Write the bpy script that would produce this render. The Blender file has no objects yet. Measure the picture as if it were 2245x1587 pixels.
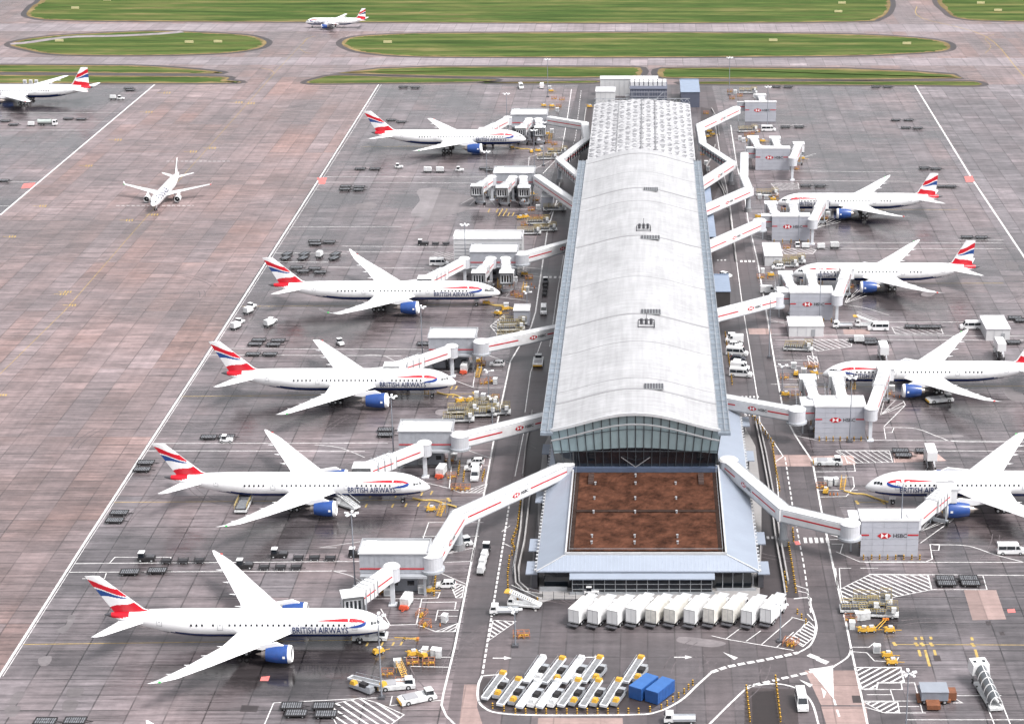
import bpy, bmesh, math, random
from mathutils import Vector, Matrix
S = bpy.context.scene
# ---------------------------------------------------------------- camera
F_PX, CAM_H, HOR_Y, VPX, PY0 = 4363.0, 190.0, -726.0, 1420.0, 793.5
TH = math.atan((PY0 - HOR_Y) / F_PX); CT, ST = math.cos(TH), math.sin(TH)
cd = bpy.data.cameras.new('camera'); cam = bpy.data.objects.new('camera', cd); S.collection.objects.link(cam)
cam.location = (0, 0, CAM_H); cam.rotation_euler = (math.pi/2 - TH, 0, 0)
cd.sensor_fit = 'HORIZONTAL'; cd.sensor_width = 36; cd.lens = 36*F_PX/2245
cd.shift_x = (1122.5 - VPX)/2245; cd.clip_start = 5; cd.clip_end = 8000
S.camera = cam
# ---------------------------------------------------------------- sky, sun, exposure
SUN_EL, SUN_AZ = 56, 118
W = bpy.data.worlds.new('World'); S.world = W; W.use_nodes = True
wn, wl = W.node_tree.nodes, W.node_tree.links
wn.clear()
sky = wn.new('ShaderNodeTexSky'); sky.sky_type = 'NISHITA'; sky.sun_disc = False
sky.sun_elevation = math.radians(SUN_EL); sky.sun_rotation = math.radians(SUN_AZ)
sky.air_density = 1.0; sky.dust_density = 6.0; sky.ozone_density = 1.0
hs = wn.new('ShaderNodeHueSaturation'); hs.inputs['Saturation'].default_value = 0.18; hs.inputs['Value'].default_value = 1.0
bg = wn.new('ShaderNodeBackground'); bg.inputs[1].default_value = 0.15
wo = wn.new('ShaderNodeOutputWorld')
wl.new(sky.outputs[0], hs.inputs['Color']); wl.new(hs.outputs[0], bg.inputs[0]); wl.new(bg.outputs[0], wo.inputs[0])
sd = bpy.data.lights.new('sun', 'SUN'); sd.energy = 1.5; sd.angle = math.radians(14); sd.color = (1, .965, .93)
sun = bpy.data.objects.new('sun', sd); S.collection.objects.link(sun)
az, el = math.radians(SUN_AZ), math.radians(SUN_EL)
sdir = Vector((math.sin(az)*math.cos(el), math.cos(az)*math.cos(el), math.sin(el)))
sun.rotation_euler = sdir.to_track_quat('Z', 'Y').to_euler()
S.view_settings.view_transform = 'Standard'; S.view_settings.look = 'None'
S.view_settings.exposure = 0.88; S.view_settings.gamma = 1
S.cycles.max_bounces = 5; S.cycles.diffuse_bounces = 2; S.cycles.glossy_bounces = 2; S.cycles.transmission_bounces = 3
rnd = random.Random(7)
R = math.radians
# ---------------------------------------------------------------- helpers
def G(px, py, z=0.0):
    """the real place of a photo pixel on the level z metres above the apron"""
    v = py - HOR_Y; h = CAM_H - z
    s = v*CT/h; zc = F_PX/s
    return Vector(((px - VPX)/s, (zc - h*ST)/CT, z))
def link(o, parent=None):
    S.collection.objects.link(o)
    if parent: o.parent = parent
    return o
def tag(o, label=None, cat=None, group=None, kind=None):
    if label: o['label'] = label
    if cat: o['category'] = cat
    if group: o['group'] = group
    if kind: o['kind'] = kind
    return o
def thing(name, label, cat, loc=(0, 0, 0), rz=0.0, group=None):
    o = bpy.data.objects.new(name, None); link(o); o.location = loc; o.rotation_euler = (0, 0, rz); o.empty_display_size = 1
    return tag(o, label, cat, group)
MATS = {}
def M(name, col=(.5, .5, .5), rough=.5, metal=0.0, var=.12, scale=.6, spec=.5, bump=0.0, emit=None):
    if name in MATS: return MATS[name]
    m = bpy.data.materials.new(name); m.use_nodes = True; nt = m.node_tree; b = nt.nodes['Principled BSDF']
    b.inputs['Roughness'].default_value = rough; b.inputs['Metallic'].default_value = metal
    b.inputs['Specular IOR Level'].default_value = spec
    tc = nt.nodes.new('ShaderNodeTexCoord'); n = nt.nodes.new('ShaderNodeTexNoise')
    n.inputs['Scale'].default_value = scale; n.inputs['Detail'].default_value = 5; n.inputs['Roughness'].default_value = .65
    nt.links.new(tc.outputs['Object'], n.inputs['Vector'])
    mr = nt.nodes.new('ShaderNodeMapRange'); mr.inputs['From Min'].default_value = .3; mr.inputs['From Max'].default_value = .7
    mr.inputs['To Min'].default_value = 1 - var; mr.inputs['To Max'].default_value = 1 + var*.4
    nt.links.new(n.outputs['Fac'], mr.inputs['Value'])
    mx = nt.nodes.new('ShaderNodeVectorMath'); mx.operation = 'SCALE'; mx.inputs[0].default_value = col
    nt.links.new(mr.outputs[0], mx.inputs['Scale']); nt.links.new(mx.outputs[0], b.inputs['Base Color'])
    if bump:
        bp = nt.nodes.new('ShaderNodeBump'); bp.inputs['Strength'].default_value = bump
        nt.links.new(n.outputs['Fac'], bp.inputs['Height']); nt.links.new(bp.outputs[0], b.inputs['Normal'])
    MATS[name] = m
    return m
class MB:
    def __init__(s): s.v = []; s.f = []; s.m = []
    def poly(s, pts, m=0):
        i = len(s.v); s.v += [tuple(p) for p in pts]; s.f.append(tuple(range(i, i+len(pts)))); s.m.append(m)
    def add(s, vs, fs, m=0):
        i = len(s.v); s.v += [tuple(p) for p in vs]
        for f in fs: s.f.append(tuple(i+k for k in f)); s.m.append(m)
    def box(s, c, d, m=0, rz=0.0, top=1.0, tf=None, mtop=None):
        """box centred in plan at c, base at c.z, size d; top scales the upper face"""
        cx, cy, z = c; a, b, h = d[0]/2, d[1]/2, d[2]; co, si = math.cos(rz), math.sin(rz)
        P = []
        for zz, k in ((z, 1), (z+h, top)):
            for x, y in ((-a, -b), (a, -b), (a, b), (-a, b)):
                x *= k if not tf else (tf[0] if k != 1 or zz > z else 1); y *= k if not tf else (tf[1] if zz > z else 1)
                P.append((cx + x*co - y*si, cy + x*si + y*co, zz))
        s.add(P, [(3, 2, 1, 0), (0, 1, 5, 4), (1, 2, 6, 5), (2, 3, 7, 6), (3, 0, 4, 7)], m)
        s.add(P[4:], [(0, 1, 2, 3)], m if mtop is None else mtop)
        return s
    def cyl(s, p0, p1, r0, r1=None, n=10, m=0, caps=True):
        r1 = r0 if r1 is None else r1; p0, p1 = Vector(p0), Vector(p1); d = (p1-p0).normalized()
        u = d.orthogonal().normalized(); w = d.cross(u)
        P = [p0 + (u*math.cos(2*math.pi*k/n) + w*math.sin(2*math.pi*k/n))*r0 for k in range(n)]
        P += [p1 + (u*math.cos(2*math.pi*k/n) + w*math.sin(2*math.pi*k/n))*r1 for k in range(n)]
        fs = [(k, (k+1) % n, n+(k+1) % n, n+k) for k in range(n)]
        if caps: fs += [tuple(range(n))[::-1], tuple(range(n, 2*n))]
        s.add(P, fs, m); return s
    def bar(s, p0, p1, w, h=None, m=0):
        """rectangular bar between two points, w wide, h high"""
        h = h or w; p0, p1 = Vector(p0), Vector(p1); d = (p1-p0).normalized()
        up = Vector((0, 0, 1)) if abs(d.z) < .95 else Vector((1, 0, 0))
        u = d.cross(up).normalized()*w/2; q = u.cross(d).normalized()*h/2
        P = [p + a*u + b*q for p in (p0, p1) for a, b in ((-1, -1), (1, -1), (1, 1), (-1, 1))]
        s.add(P, [(0, 1, 2, 3), (7, 6, 5, 4), (0, 4, 5, 1), (1, 5, 6, 2), (2, 6, 7, 3), (3, 7, 4, 0)], m); return s
    def grid(s, rows, m=0, mf=None, closed=False):
        n = len(rows[0]); i = len(s.v)
        for r in rows: s.v += [tuple(p) for p in r]
        for a in range(len(rows)-1):
            for b in range(n if closed else n-1):
                c = (b+1) % n
                s.f.append((i+a*n+b, i+a*n+c, i+(a+1)*n+c, i+(a+1)*n+b)); s.m.append(mf(a, b) if mf else m)
        return s
    def prism(s, pts, z0, z1, m=0, mtop=None):
        n = len(pts); P = [(p[0], p[1], z0) for p in pts] + [(p[0], p[1], z1) for p in pts]
        s.add(P, [(k, (k+1) % n, n+(k+1) % n, n+k) for k in range(n)] + [tuple(range(n))[::-1]], m)
        s.add(P[n:], [tuple(range(n))], m if mtop is None else mtop); return s
    def side(s, pts, y0, y1, m=0):
        """profile in (x, z) extruded across y"""
        n = len(pts); P = [(p[0], y0, p[1]) for p in pts] + [(p[0], y1, p[1]) for p in pts]
        s.add(P, [(k, (k+1) % n, n+(k+1) % n, n+k) for k in range(n)] + [tuple(range(n))[::-1], tuple(range(n, 2*n))], m); return s
    def build(s, name, mats, parent=None, loc=None, smooth=False, fix=True):
        me = bpy.data.meshes.new(name); me.from_pydata(s.v, [], s.f)
        for m in (mats if isinstance(mats, (list, tuple)) else [mats]): me.materials.append(m)
        me.polygons.foreach_set('material_index', s.m)
        if fix:
            b = bmesh.new(); b.from_mesh(me); bmesh.ops.recalc_face_normals(b, faces=b.faces); b.to_mesh(me); b.free()
        if smooth: me.polygons.foreach_set('use_smooth', [True]*len(me.polygons)); me.set_sharp_from_angle(angle=R(40))
        o = bpy.data.objects.new(name, me); link(o, parent)
        if loc is not None: o.location = loc
        return o
def clone(o, parent=None, loc=None, rz=None):
    c = o.copy(); link(c, parent)
    if loc is not None: c.location = loc
    if rz is not None: c.rotation_euler = (0, 0, rz)
    return c
def dup(root, loc, rz, label=None, group=None):
    r = clone(root, None, loc, rz)
    if label: r['label'] = label
    if group: r['group'] = group
    for ch in list(root.children):
        c = clone(ch, r)
        for g in ch.children: clone(g, c)
    return r
def smoothpts(P, closed=True, k=6):
    out = []; n = len(P)
    for i in range(n if closed else n-1):
        g = lambda j: Vector(P[j % n] if closed else P[max(0, min(n-1, j))])
        a, b, c, d = g(i-1), g(i), g(i+1), g(i+2)
        for t in range(k):
            t /= k
            out.append(.5*((2*b) + (c-a)*t + (2*a-5*b+4*c-d)*t*t + (3*b-a-3*c+d)*t**3))
    if not closed: out.append(Vector(P[-1]))
    return out
def stroke(mb, pts, w, z, m=0, dash=None):
    pts = [Vector((p[0], p[1])) for p in pts]
    if dash:
        on, off = dash; acc = 0.0
        for a, b in zip(pts, pts[1:]):
            L = (b-a).length; d = (b-a)/L; t = -acc
            while t < L:
                s0, s1 = max(0, t), min(L, t+on)
                if s1 > s0: stroke(mb, [a+d*s0, a+d*s1], w, z, m)
                t += on+off
            acc = (acc + L) % (on+off)
        return
    n = len(pts); Ls, Rs = [], []
    for i in range(n):
        d1 = (pts[i]-pts[i-1]).normalized() if i else (pts[1]-pts[0]).normalized()
        d2 = (pts[i+1]-pts[i]).normalized() if i < n-1 else d1
        t = (d1+d2); t = t.normalized() if t.length > 1e-6 else d1
        nn = Vector((-t.y, t.x)); c = max(.45, nn.dot(Vector((-d1.y, d1.x))))
        Ls.append(pts[i]+nn*w/2/c); Rs.append(pts[i]-nn*w/2/c)
    for i in range(n-1):
        mb.poly([(*Rs[i], z), (*Rs[i+1], z), (*Ls[i+1], z), (*Ls[i], z)], m)
def px(L, z=0.0): return [G(a, b, z) for a, b in L]
_txt = {}
def text_geo(s, size, bold=.0, slices=()):
    key = (s, size, bold, tuple(slices))
    if key in _txt: return _txt[key]
    c = bpy.data.curves.new('t', 'FONT'); c.body = s; c.size = size; c.offset = bold; c.resolution_u = 2
    o = bpy.data.objects.new('t', c); S.collection.objects.link(o)
    me = bpy.data.meshes.new_from_object(o.evaluated_get(bpy.context.evaluated_depsgraph_get()))
    bpy.data.objects.remove(o); bpy.data.curves.remove(c)
    b = bmesh.new(); b.from_mesh(me)
    for z in slices:
        bmesh.ops.bisect_plane(b, geom=b.verts[:]+b.edges[:]+b.faces[:], plane_co=(0, z, 0), plane_no=(0, 1, 0))
    bmesh.ops.triangulate(b, faces=b.faces)
    b.verts.index_update(); V = [v.co.copy() for v in b.verts]; Fs = [tuple(v.index for v in f.verts) for f in b.faces]
    b.free(); bpy.data.meshes.remove(me)
    x0 = min(v.x for v in V); x1 = max(v.x for v in V); y0 = min(v.y for v in V); y1 = max(v.y for v in V)
    V = [Vector((v.x-x0, v.y-y0, 0)) for v in V]
    _txt[key] = (V, Fs, x1-x0, y1-y0)
    return _txt[key]
# ---------------------------------------------------------------- materials
white = M('white_paint', (.72, .72, .73), .35, var=.06, scale=.15)
pwhite = M('aircraft_white', (.76, .76, .775), .24, var=.12, scale=.25)
navy = M('navy_paint', (.012, .028, .12), .25)
engblue = M('engine_blue', (.022, .065, .24), .22, var=.2)
redp = M('red_paint', (.50, .009, .022), .3, var=.06)
midred = M('stripe_red', (.45, .012, .02), .4, var=.06)
midgrey = M('mid_grey_paint', (.32, .33, .35), .5)
lgrey = M('light_grey_metal', (.55, .56, .58), .4, metal=.2, var=.15)
dgrey = M('dark_grey_metal', (.07, .07, .08), .5, var=.3)
black = M('black_rubber', (.015, .015, .017), .7, var=.3)
glassd = M('dark_glass', (.012, .016, .022), .08, spec=.8, var=.3)
steel = M('galvanised_steel', (.45, .47, .50), .35, metal=.6, var=.2)
yellow = M('yellow_paint', (.56, .32, .04), .45, var=.15, scale=1.5)
orange = M('orange_paint', (.52, .17, .04), .5, var=.2, scale=1.5)
bluep = M('blue_paint', (.022, .085, .28), .45, var=.2, scale=.8)
panel = M('grey_cladding', (.40, .41, .46), .42, var=.08, scale=.3)
roofw = M('white_membrane', (.56, .56, .575), .5, var=.14, scale=.12)
canopy = M('zinc_canopy', (.265, .30, .365), .35, metal=.15, var=.08, scale=.2)
def ground_mat(name, ca, cb, lane=7.5, slab=6.0, streak=.35, joint=.55, wet=.5, slabvar=.22, dark=.45, seed=0.0, bs=.012, dark_patches=()):
    m = bpy.data.materials.new(name); m.use_nodes = True; nt = m.node_tree; N = nt.nodes; L = nt.links; b = N['Principled BSDF']
    def math_(op, a, c=None, d=None):
        n = N.new('ShaderNodeMath'); n.operation = op
        for i, x in enumerate((a, c, d)):
            if x is None: continue
            if isinstance(x, (int, float)): n.inputs[i].default_value = x
            else: L.new(x, n.inputs[i])
        return n.outputs[0]
    geo = N.new('ShaderNodeNewGeometry'); sp = N.new('ShaderNodeSeparateXYZ'); L.new(geo.outputs['Position'], sp.inputs[0])
    def comb(x, y, z=0.0):
        c = N.new('ShaderNodeCombineXYZ')
        for i, q in enumerate((x, y, z)):
            if isinstance(q, (int, float)): c.inputs[i].default_value = q
            else: L.new(q, c.inputs[i])
        return c.outputs[0]
    def noise(vec, scale, det=4, rough=.6):
        n = N.new('ShaderNodeTexNoise'); n.inputs['Scale'].default_value = scale; n.inputs['Detail'].default_value = det; n.inputs['Roughness'].default_value = rough
        L.new(vec, n.inputs['Vector']); return n.outputs['Fac']
    def rng(v, a, c, d, e):
        n = N.new('ShaderNodeMapRange'); n.inputs[1].default_value = a; n.inputs[2].default_value = c; n.inputs[3].default_value = d; n.inputs[4].default_value = e
        L.new(v, n.inputs[0]); return n.outputs[0]
    xs = math_('ADD', math_('DIVIDE', sp.outputs[0], lane), seed); ys = math_('DIVIDE', sp.outputs[1], slab)
    fx, fy = math_('FLOOR', xs), math_('FLOOR', ys)
    w1 = N.new('ShaderNodeTexWhiteNoise'); w1.noise_dimensions = '2D'; L.new(comb(fx, fy), w1.inputs['Vector'])
    w2 = N.new('ShaderNodeTexWhiteNoise'); w2.noise_dimensions = '2D'; L.new(comb(fx, math_('FLOOR', math_('DIVIDE', ys, 9.0))), w2.inputs['Vector'])
    slabk = math_('MULTIPLY', rng(w1.outputs['Value'], 0, 1, 1-slabvar, 1+slabvar*.6), math_('SUBTRACT', 1.0, math_('MULTIPLY', math_('GREATER_THAN', w1.outputs['Value'], .955), .26)))
    slabk = math_('ADD', slabk, math_('MULTIPLY', math_('LESS_THAN', w1.outputs['Value'], .03), .38))
    strv = comb(math_('MULTIPLY', sp.outputs[0], .035), math_('MULTIPLY', sp.outputs[1], .9))
    st = rng(noise(strv, 1.0, 5, .75), .30, .62, 1-streak, 1.06)
    st2 = rng(noise(comb(math_('MULTIPLY', sp.outputs[0], .12), math_('MULTIPLY', sp.outputs[1], .35)), 1.0, 4, .7), .35, .65, 1-streak*.5, 1.08)
    blot = noise(geo.outputs['Position'], bs, 4, .6)
    fine = rng(noise(geo.outputs['Position'], .8, 6, .7), .3, .7, .88, 1.1)
    blk = rng(blot, .38, .60, 1-dark, 1.08)
    # long wheel tracks along the taxiing direction
    trk = rng(noise(comb(math_('MULTIPLY', sp.outputs[0], .45), math_('MULTIPLY', sp.outputs[1], .006)), 1.0, 3, .5), .35, .65, .9, 1.08)
    jx = math_('ABSOLUTE', math_('SUBTRACT', math_('FRACT', xs), .5)); jy = math_('ABSOLUTE', math_('SUBTRACT', math_('FRACT', ys), .5))
    jm = math_('MAXIMUM', math_('GREATER_THAN', jx, .5-.15/lane), math_('GREATER_THAN', jy, .5-.18/slab))
    jk = math_('SUBTRACT', 1.0, math_('MULTIPLY', jm, math_('MULTIPLY', rng(noise(geo.outputs['Position'], .09, 3), .35, .6, .35, 1.3), joint)))
    k = slabk
    for q in (st, st2, fine, blk, trk, jk): k = math_('MULTIPLY', k, q)
    patchk = None
    if dark_patches:     # darker, smoother ground, mostly by aircraft: a field of soft patches broken by noise
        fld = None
        for cx, cy, rx, ry in dark_patches:
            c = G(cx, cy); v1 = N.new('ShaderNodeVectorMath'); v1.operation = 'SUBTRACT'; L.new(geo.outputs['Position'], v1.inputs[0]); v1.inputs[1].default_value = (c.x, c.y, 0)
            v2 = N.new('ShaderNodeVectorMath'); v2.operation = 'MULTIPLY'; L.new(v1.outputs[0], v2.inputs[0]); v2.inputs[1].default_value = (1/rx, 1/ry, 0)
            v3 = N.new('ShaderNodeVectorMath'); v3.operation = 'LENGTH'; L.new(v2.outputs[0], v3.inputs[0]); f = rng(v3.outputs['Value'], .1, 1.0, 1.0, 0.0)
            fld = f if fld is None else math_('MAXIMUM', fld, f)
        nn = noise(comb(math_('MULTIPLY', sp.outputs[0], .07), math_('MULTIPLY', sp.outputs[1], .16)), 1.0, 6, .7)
        patchk = rng(math_('ADD', math_('MULTIPLY', fld, .9), nn), .62, 1.15, 0.0, 1.0)
        k = math_('MULTIPLY', k, math_('SUBTRACT', 1.0, math_('MULTIPLY', patchk, .58)))
    mx = N.new('ShaderNodeMix'); mx.data_type = 'RGBA'; mx.inputs[6].default_value = (*ca, 1); mx.inputs[7].default_value = (*cb, 1)
    L.new(math_('MULTIPLY', w2.outputs['Value'], rng(noise(geo.outputs['Position'], .02, 3), .35, .65, .2, 1.2)), mx.inputs[0])
    vs = N.new('ShaderNodeVectorMath'); vs.operation = 'SCALE'; L.new(mx.outputs[2], vs.inputs[0]); L.new(k, vs.inputs['Scale'])
    L.new(vs.outputs[0], b.inputs['Base Color'])
    ro = rng(math_('MULTIPLY', blk, st), .35, 1.1, .56-wet*.46, .60)
    if patchk is not None: ro = math_('MULTIPLY', ro, math_('SUBTRACT', 1.0, math_('MULTIPLY', patchk, .45)))
    L.new(ro, b.inputs['Roughness']); b.inputs['Specular IOR Level'].default_value = .55
    bp = N.new('ShaderNodeBump'); bp.inputs['Strength'].default_value = .12; bp.inputs['Distance'].default_value = .05
    L.new(noise(geo.outputs['Position'], 2.5, 5, .7), bp.inputs['Height']); L.new(bp.outputs[0], b.inputs['Normal'])
    return m
taxi_m = ground_mat('taxiway_concrete', (.268, .212, .218), (.300, .196, .180), streak=.60, wet=.75, dark=.32, slabvar=.15, joint=.42)
rtaxi_m = ground_mat('right_taxiway_concrete', (.235, .212, .228), (.25, .208, .220), streak=.62, wet=.55, dark=.35, slabvar=.22, seed=.2)
stand_m = ground_mat('stand_concrete', (.205, .182, .196), (.232, .186, .193), lane=7.5, slab=6.2, streak=.60, wet=.9, slabvar=.18, dark=.50, seed=.35, bs=.02, dark_patches=[(610, 1468, 26, 17), (760, 1450, 18, 12), (640, 1175, 26, 17), (790, 1150, 16, 12), (700, 912, 30, 20), (860, 880, 20, 12), (720, 722, 30, 22), (880, 700, 22, 12), (1000, 338, 34, 20), (1890, 480, 26, 26), (1960, 655, 28, 24), (2080, 880, 24, 16), (2150, 1160, 24, 14), (1990, 1360, 14, 8), (90, 230, 34, 22), (1100, 420, 22, 16), (905, 1450, 12, 10), (1905, 1345, 9, 9), (1020, 905, 14, 10)])
road_m = ground_mat('service_road_concrete', (.105, .094, .101), (.118, .096, .101), lane=5.6, slab=11, streak=.35, wet=.75, slabvar=.2, dark=.35, joint=.35, bs=.02)
asph_m = ground_mat('dark_asphalt', (.048, .040, .043), (.060, .045, .045), lane=40, slab=40, streak=.2, joint=.0, wet=.5, slabvar=.1, dark=.3)
pit_m = ground_mat('pit_tarmac', (.022, .016, .016), (.028, .02, .02), lane=40, slab=40, streak=.2, joint=.0, wet=.5, slabvar=.1, dark=.3)
pink_m = ground_mat('new_pink_concrete', (.30, .215, .20), (.32, .23, .215), lane=9, slab=9, streak=.2, joint=.3, wet=.3, slabvar=.1, dark=.15)
far_m = ground_mat('far_taxiway_concrete', (.27, .235, .25), (.28, .23, .245), lane=9, slab=9, streak=.35, wet=.3, slabvar=.15, dark=.22, joint=.5)
def grass_mat():
    m = bpy.data.materials.new('grass'); m.use_nodes = True; nt = m.node_tree; N = nt.nodes; L = nt.links; b = N['Principled BSDF']
    b.inputs['Roughness'].default_value = .9; b.inputs['Specular IOR Level'].default_value = .1
    geo = N.new('ShaderNodeNewGeometry'); mp = N.new('ShaderNodeMapping'); mp.inputs['Scale'].default_value = (.012, .07, 1); L.new(geo.outputs['Position'], mp.inputs[0])
    n1 = N.new('ShaderNodeTexNoise'); n1.inputs['Scale'].default_value = 1; n1.inputs['Detail'].default_value = 7; n1.inputs['Roughness'].default_value = .7; L.new(mp.outputs[0], n1.inputs[0])
    cr = N.new('ShaderNodeValToRGB'); e = cr.color_ramp.elements
    e[0].position = .30; e[0].color = (.030, .052, .012, 1); e[1].position = .72; e[1].color = (.20, .155, .075, 1)
    a = e.new(.46); a.color = (.050, .084, .020, 1); a = e.new(.58); a.color = (.095, .112, .034, 1)
    L.new(n1.outputs['Fac'], cr.inputs[0])
    mp2 = N.new('ShaderNodeMapping'); mp2.inputs['Scale'].default_value = (.05, .5, 1); L.new(geo.outputs['Position'], mp2.inputs[0])
    n2 = N.new('ShaderNodeTexNoise'); n2.inputs['Scale'].default_value = 1.0; n2.inputs['Detail'].default_value = 9; n2.inputs['Roughness'].default_value = .75; L.new(mp2.outputs[0], n2.inputs[0])
    mr = N.new('ShaderNodeMapRange'); mr.inputs[1].default_value = .3; mr.inputs[2].default_value = .7; mr.inputs[3].default_value = .6; mr.inputs[4].default_value = 1.35; L.new(n2.outputs['Fac'], mr.inputs[0])
    wv = N.new('ShaderNodeTexWave'); wv.bands_direction = 'Y'; wv.inputs['Scale'].default_value = .022; wv.inputs['Distortion'].default_value = 3.0; wv.inputs['Detail'].default_value = 3; wv.inputs['Detail Scale'].default_value = .3; L.new(geo.outputs['Position'], wv.inputs['Vector'])
    m3 = N.new('ShaderNodeMapRange'); m3.inputs[3].default_value = .84; m3.inputs[4].default_value = 1.08; L.new(wv.outputs['Fac'], m3.inputs[0])
    m4 = N.new('ShaderNodeMath'); m4.operation = 'MULTIPLY'; L.new(mr.outputs[0], m4.inputs[0]); L.new(m3.outputs[0], m4.inputs[1]); mr = m4
    vs = N.new('ShaderNodeVectorMath'); vs.operation = 'SCALE'; L.new(cr.outputs[0], vs.inputs[0]); L.new(mr.outputs[0], vs.inputs['Scale']); L.new(vs.outputs[0], b.inputs['Base Color'])
    return m
grass_m = grass_mat()
# ---------------------------------------------------------------- ground
def sheet(name, polys, mat, z):
    mb = MB()
    for P in polys: mb.poly([(p[0], p[1], z) for p in P])
    o = mb.build(name, mat, fix=False)
    for p in o.data.polygons:
        if p.normal.z < 0: p.flip()
    return tag(o, kind='structure')
sheet('ground', [[(-1600, 150, 0), (1300, 150, 0), (1300, 3600, 0), (-1600, 3600, 0)]], taxi_m, 0)
sheet('far_taxiway', [px([(-900, 52), (3100, 54), (3100, 71), (-900, 68)]), px([(-900, 126), (640, 126), (700, 127), (3100, 128), (3100, 146), (-900, 141)])], far_m, .004)
stand_left = px([(829, 186), (1330, 186), (1010, 1800), (-210, 1800)])
stand_right = px([(1500, 186), (2006, 188), (2440, 865), (2880, 1560), (3000, 1800), (1900, 1800)])
stand_far = px([(-900, 186), (338, 186), (0, 472), (-900, 1240)])
sheet('right_taxiway', [px([(2006, 186), (3600, 186), (3600, 1700), (2960, 1700), (2440, 865)])], rtaxi_m, .006)
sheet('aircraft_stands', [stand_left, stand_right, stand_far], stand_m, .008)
sheet('service_road', [px([(1268, 186), (1560, 186), (1640, 500), (1720, 905), (1795, 1010), (1900, 1240), (1945, 1430), (2100, 1800), (940, 1800), (1010, 1395), (1085, 960), (1130, 700), (1205, 410)])], road_m, .012)
grass_px = [
 [(98, -20), (70, 15), (58, 32), (75, 40), (130, 45), (330, 47.5), (700, 49), (1200, 51), (1545, 51), (1870, 48), (1925, 42), (1950, 20), (1945, -20), (1900, -160), (500, -200), (130, -160)],
 [(2055, -20), (2075, 25), (2110, 42), (2200, 47), (2400, 49), (3000, 49), (3000, -150), (2100, -150)],
 [(22, 98), (60, 86), (150, 77), (330, 69), (440, 72), (540, 78), (578, 88), (583, 97), (560, 108), (480, 118), (300, 122), (130, 120), (60, 110)],
 [(750, 93), (775, 82), (850, 76), (1000, 73), (1500, 72), (1850, 76), (1990, 82), (2060, 90), (2083, 100), (2070, 112), (1990, 118), (1850, 123), (1500, 126), (1100, 126), (900, 124), (800, 116), (760, 105)],
 [(-500, 142), (0, 143), (250, 144), (330, 146), (430, 153), (485, 161), (330, 161.5), (0, 159), (-500, 158)],
 [(-500, 164), (0, 165), (330, 167), (488, 169), (497, 176), (492, 182.5), (0, 183), (-500, 183)],
 [(740, 161), (830, 151), (950, 147), (1200, 147), (1385, 147.5), (1404, 149), (1409, 157), (1404, 166), (1385, 169), (1250, 171), (1000, 168), (850, 164)],
 [(677, 183), (700, 172), (740, 166), (850, 169), (1000, 173), (1090, 176), (1000, 181), (800, 183)],
 [(1060, 182), (1170, 180), (1300, 178), (1300, 182), (1170, 183.5)],
 [(1452, 150), (1444, 153), (1441, 160), (1444, 168), (1454, 171), (1600, 173), (1900, 175), (2110, 172), (2090, 164), (2000, 157), (1850, 151), (1600, 149)],
 [(1540, 180), (1900, 179), (2100, 179), (2143, 181), (2140, 188), (2000, 187.5), (1540, 185)]]
def expand(P, d):
    c = sum((Vector(p) for p in P), Vector((0, 0, 0)))/len(P); out = []
    n = len(P); area = sum(P[i].x*P[(i+1) % n].y - P[(i+1) % n].x*P[i].y for i in range(n)); sg = 1 if area > 0 else -1
    for i in range(n):
        t = (P[(i+1) % n]-P[i-1]).normalized(); out.append(Vector((P[i].x+t.y*sg*d, P[i].y-t.x*sg*d, 0)))
    return out
gp = [smoothpts([tuple(p) for p in px(P)]) if i not in (6, 9) else px(P) for i, P in enumerate(grass_px)]
sheet('grass_shoulders', [expand(P, 3.2) for P in gp], asph_m, .016)
sheet('grass_dry_edge', gp, M('dry_grass', (.20, .15, .075), .95, var=.5, scale=.06, spec=.1), .045)
gp2 = []
for i, P in enumerate(px(Q) for Q in grass_px):
    d = -2.4 if i not in (7, 8, 10) else -1.0; E = expand(smoothpts([tuple(p) for p in P], k=26) if i not in (6, 9) else [P[a]+(P[(a+1) % len(P)]-P[a])*b/6 for a in range(len(P)) for b in range(6)], d); n = len(E); w = [rnd.uniform(-1, 1) for _ in range(n)]
    o_ = []
    for j in range(n):
        t = (E[(j+1) % n]-E[j-1]).normalized(); q = (w[j]+.6*w[j-1]+.3*w[j-2])*.9*(-d/2.4); o_.append(Vector((E[j].x+t.y*q, E[j].y-t.x*q, 0)))
    gp2.append(o_)
sheet('grass', gp2, grass_m, .05)
# a perimeter track crossing the left-hand grass island
ex = MB(); stroke(ex, smoothpts([tuple(G(*p)) for p in [(22, 97), (60, 94), (150, 82), (250, 79.5), (345, 75), (400, 70)]], False), 6, .06)
tag(ex.build('grass_track', far_m, fix=False), kind='structure')
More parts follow.
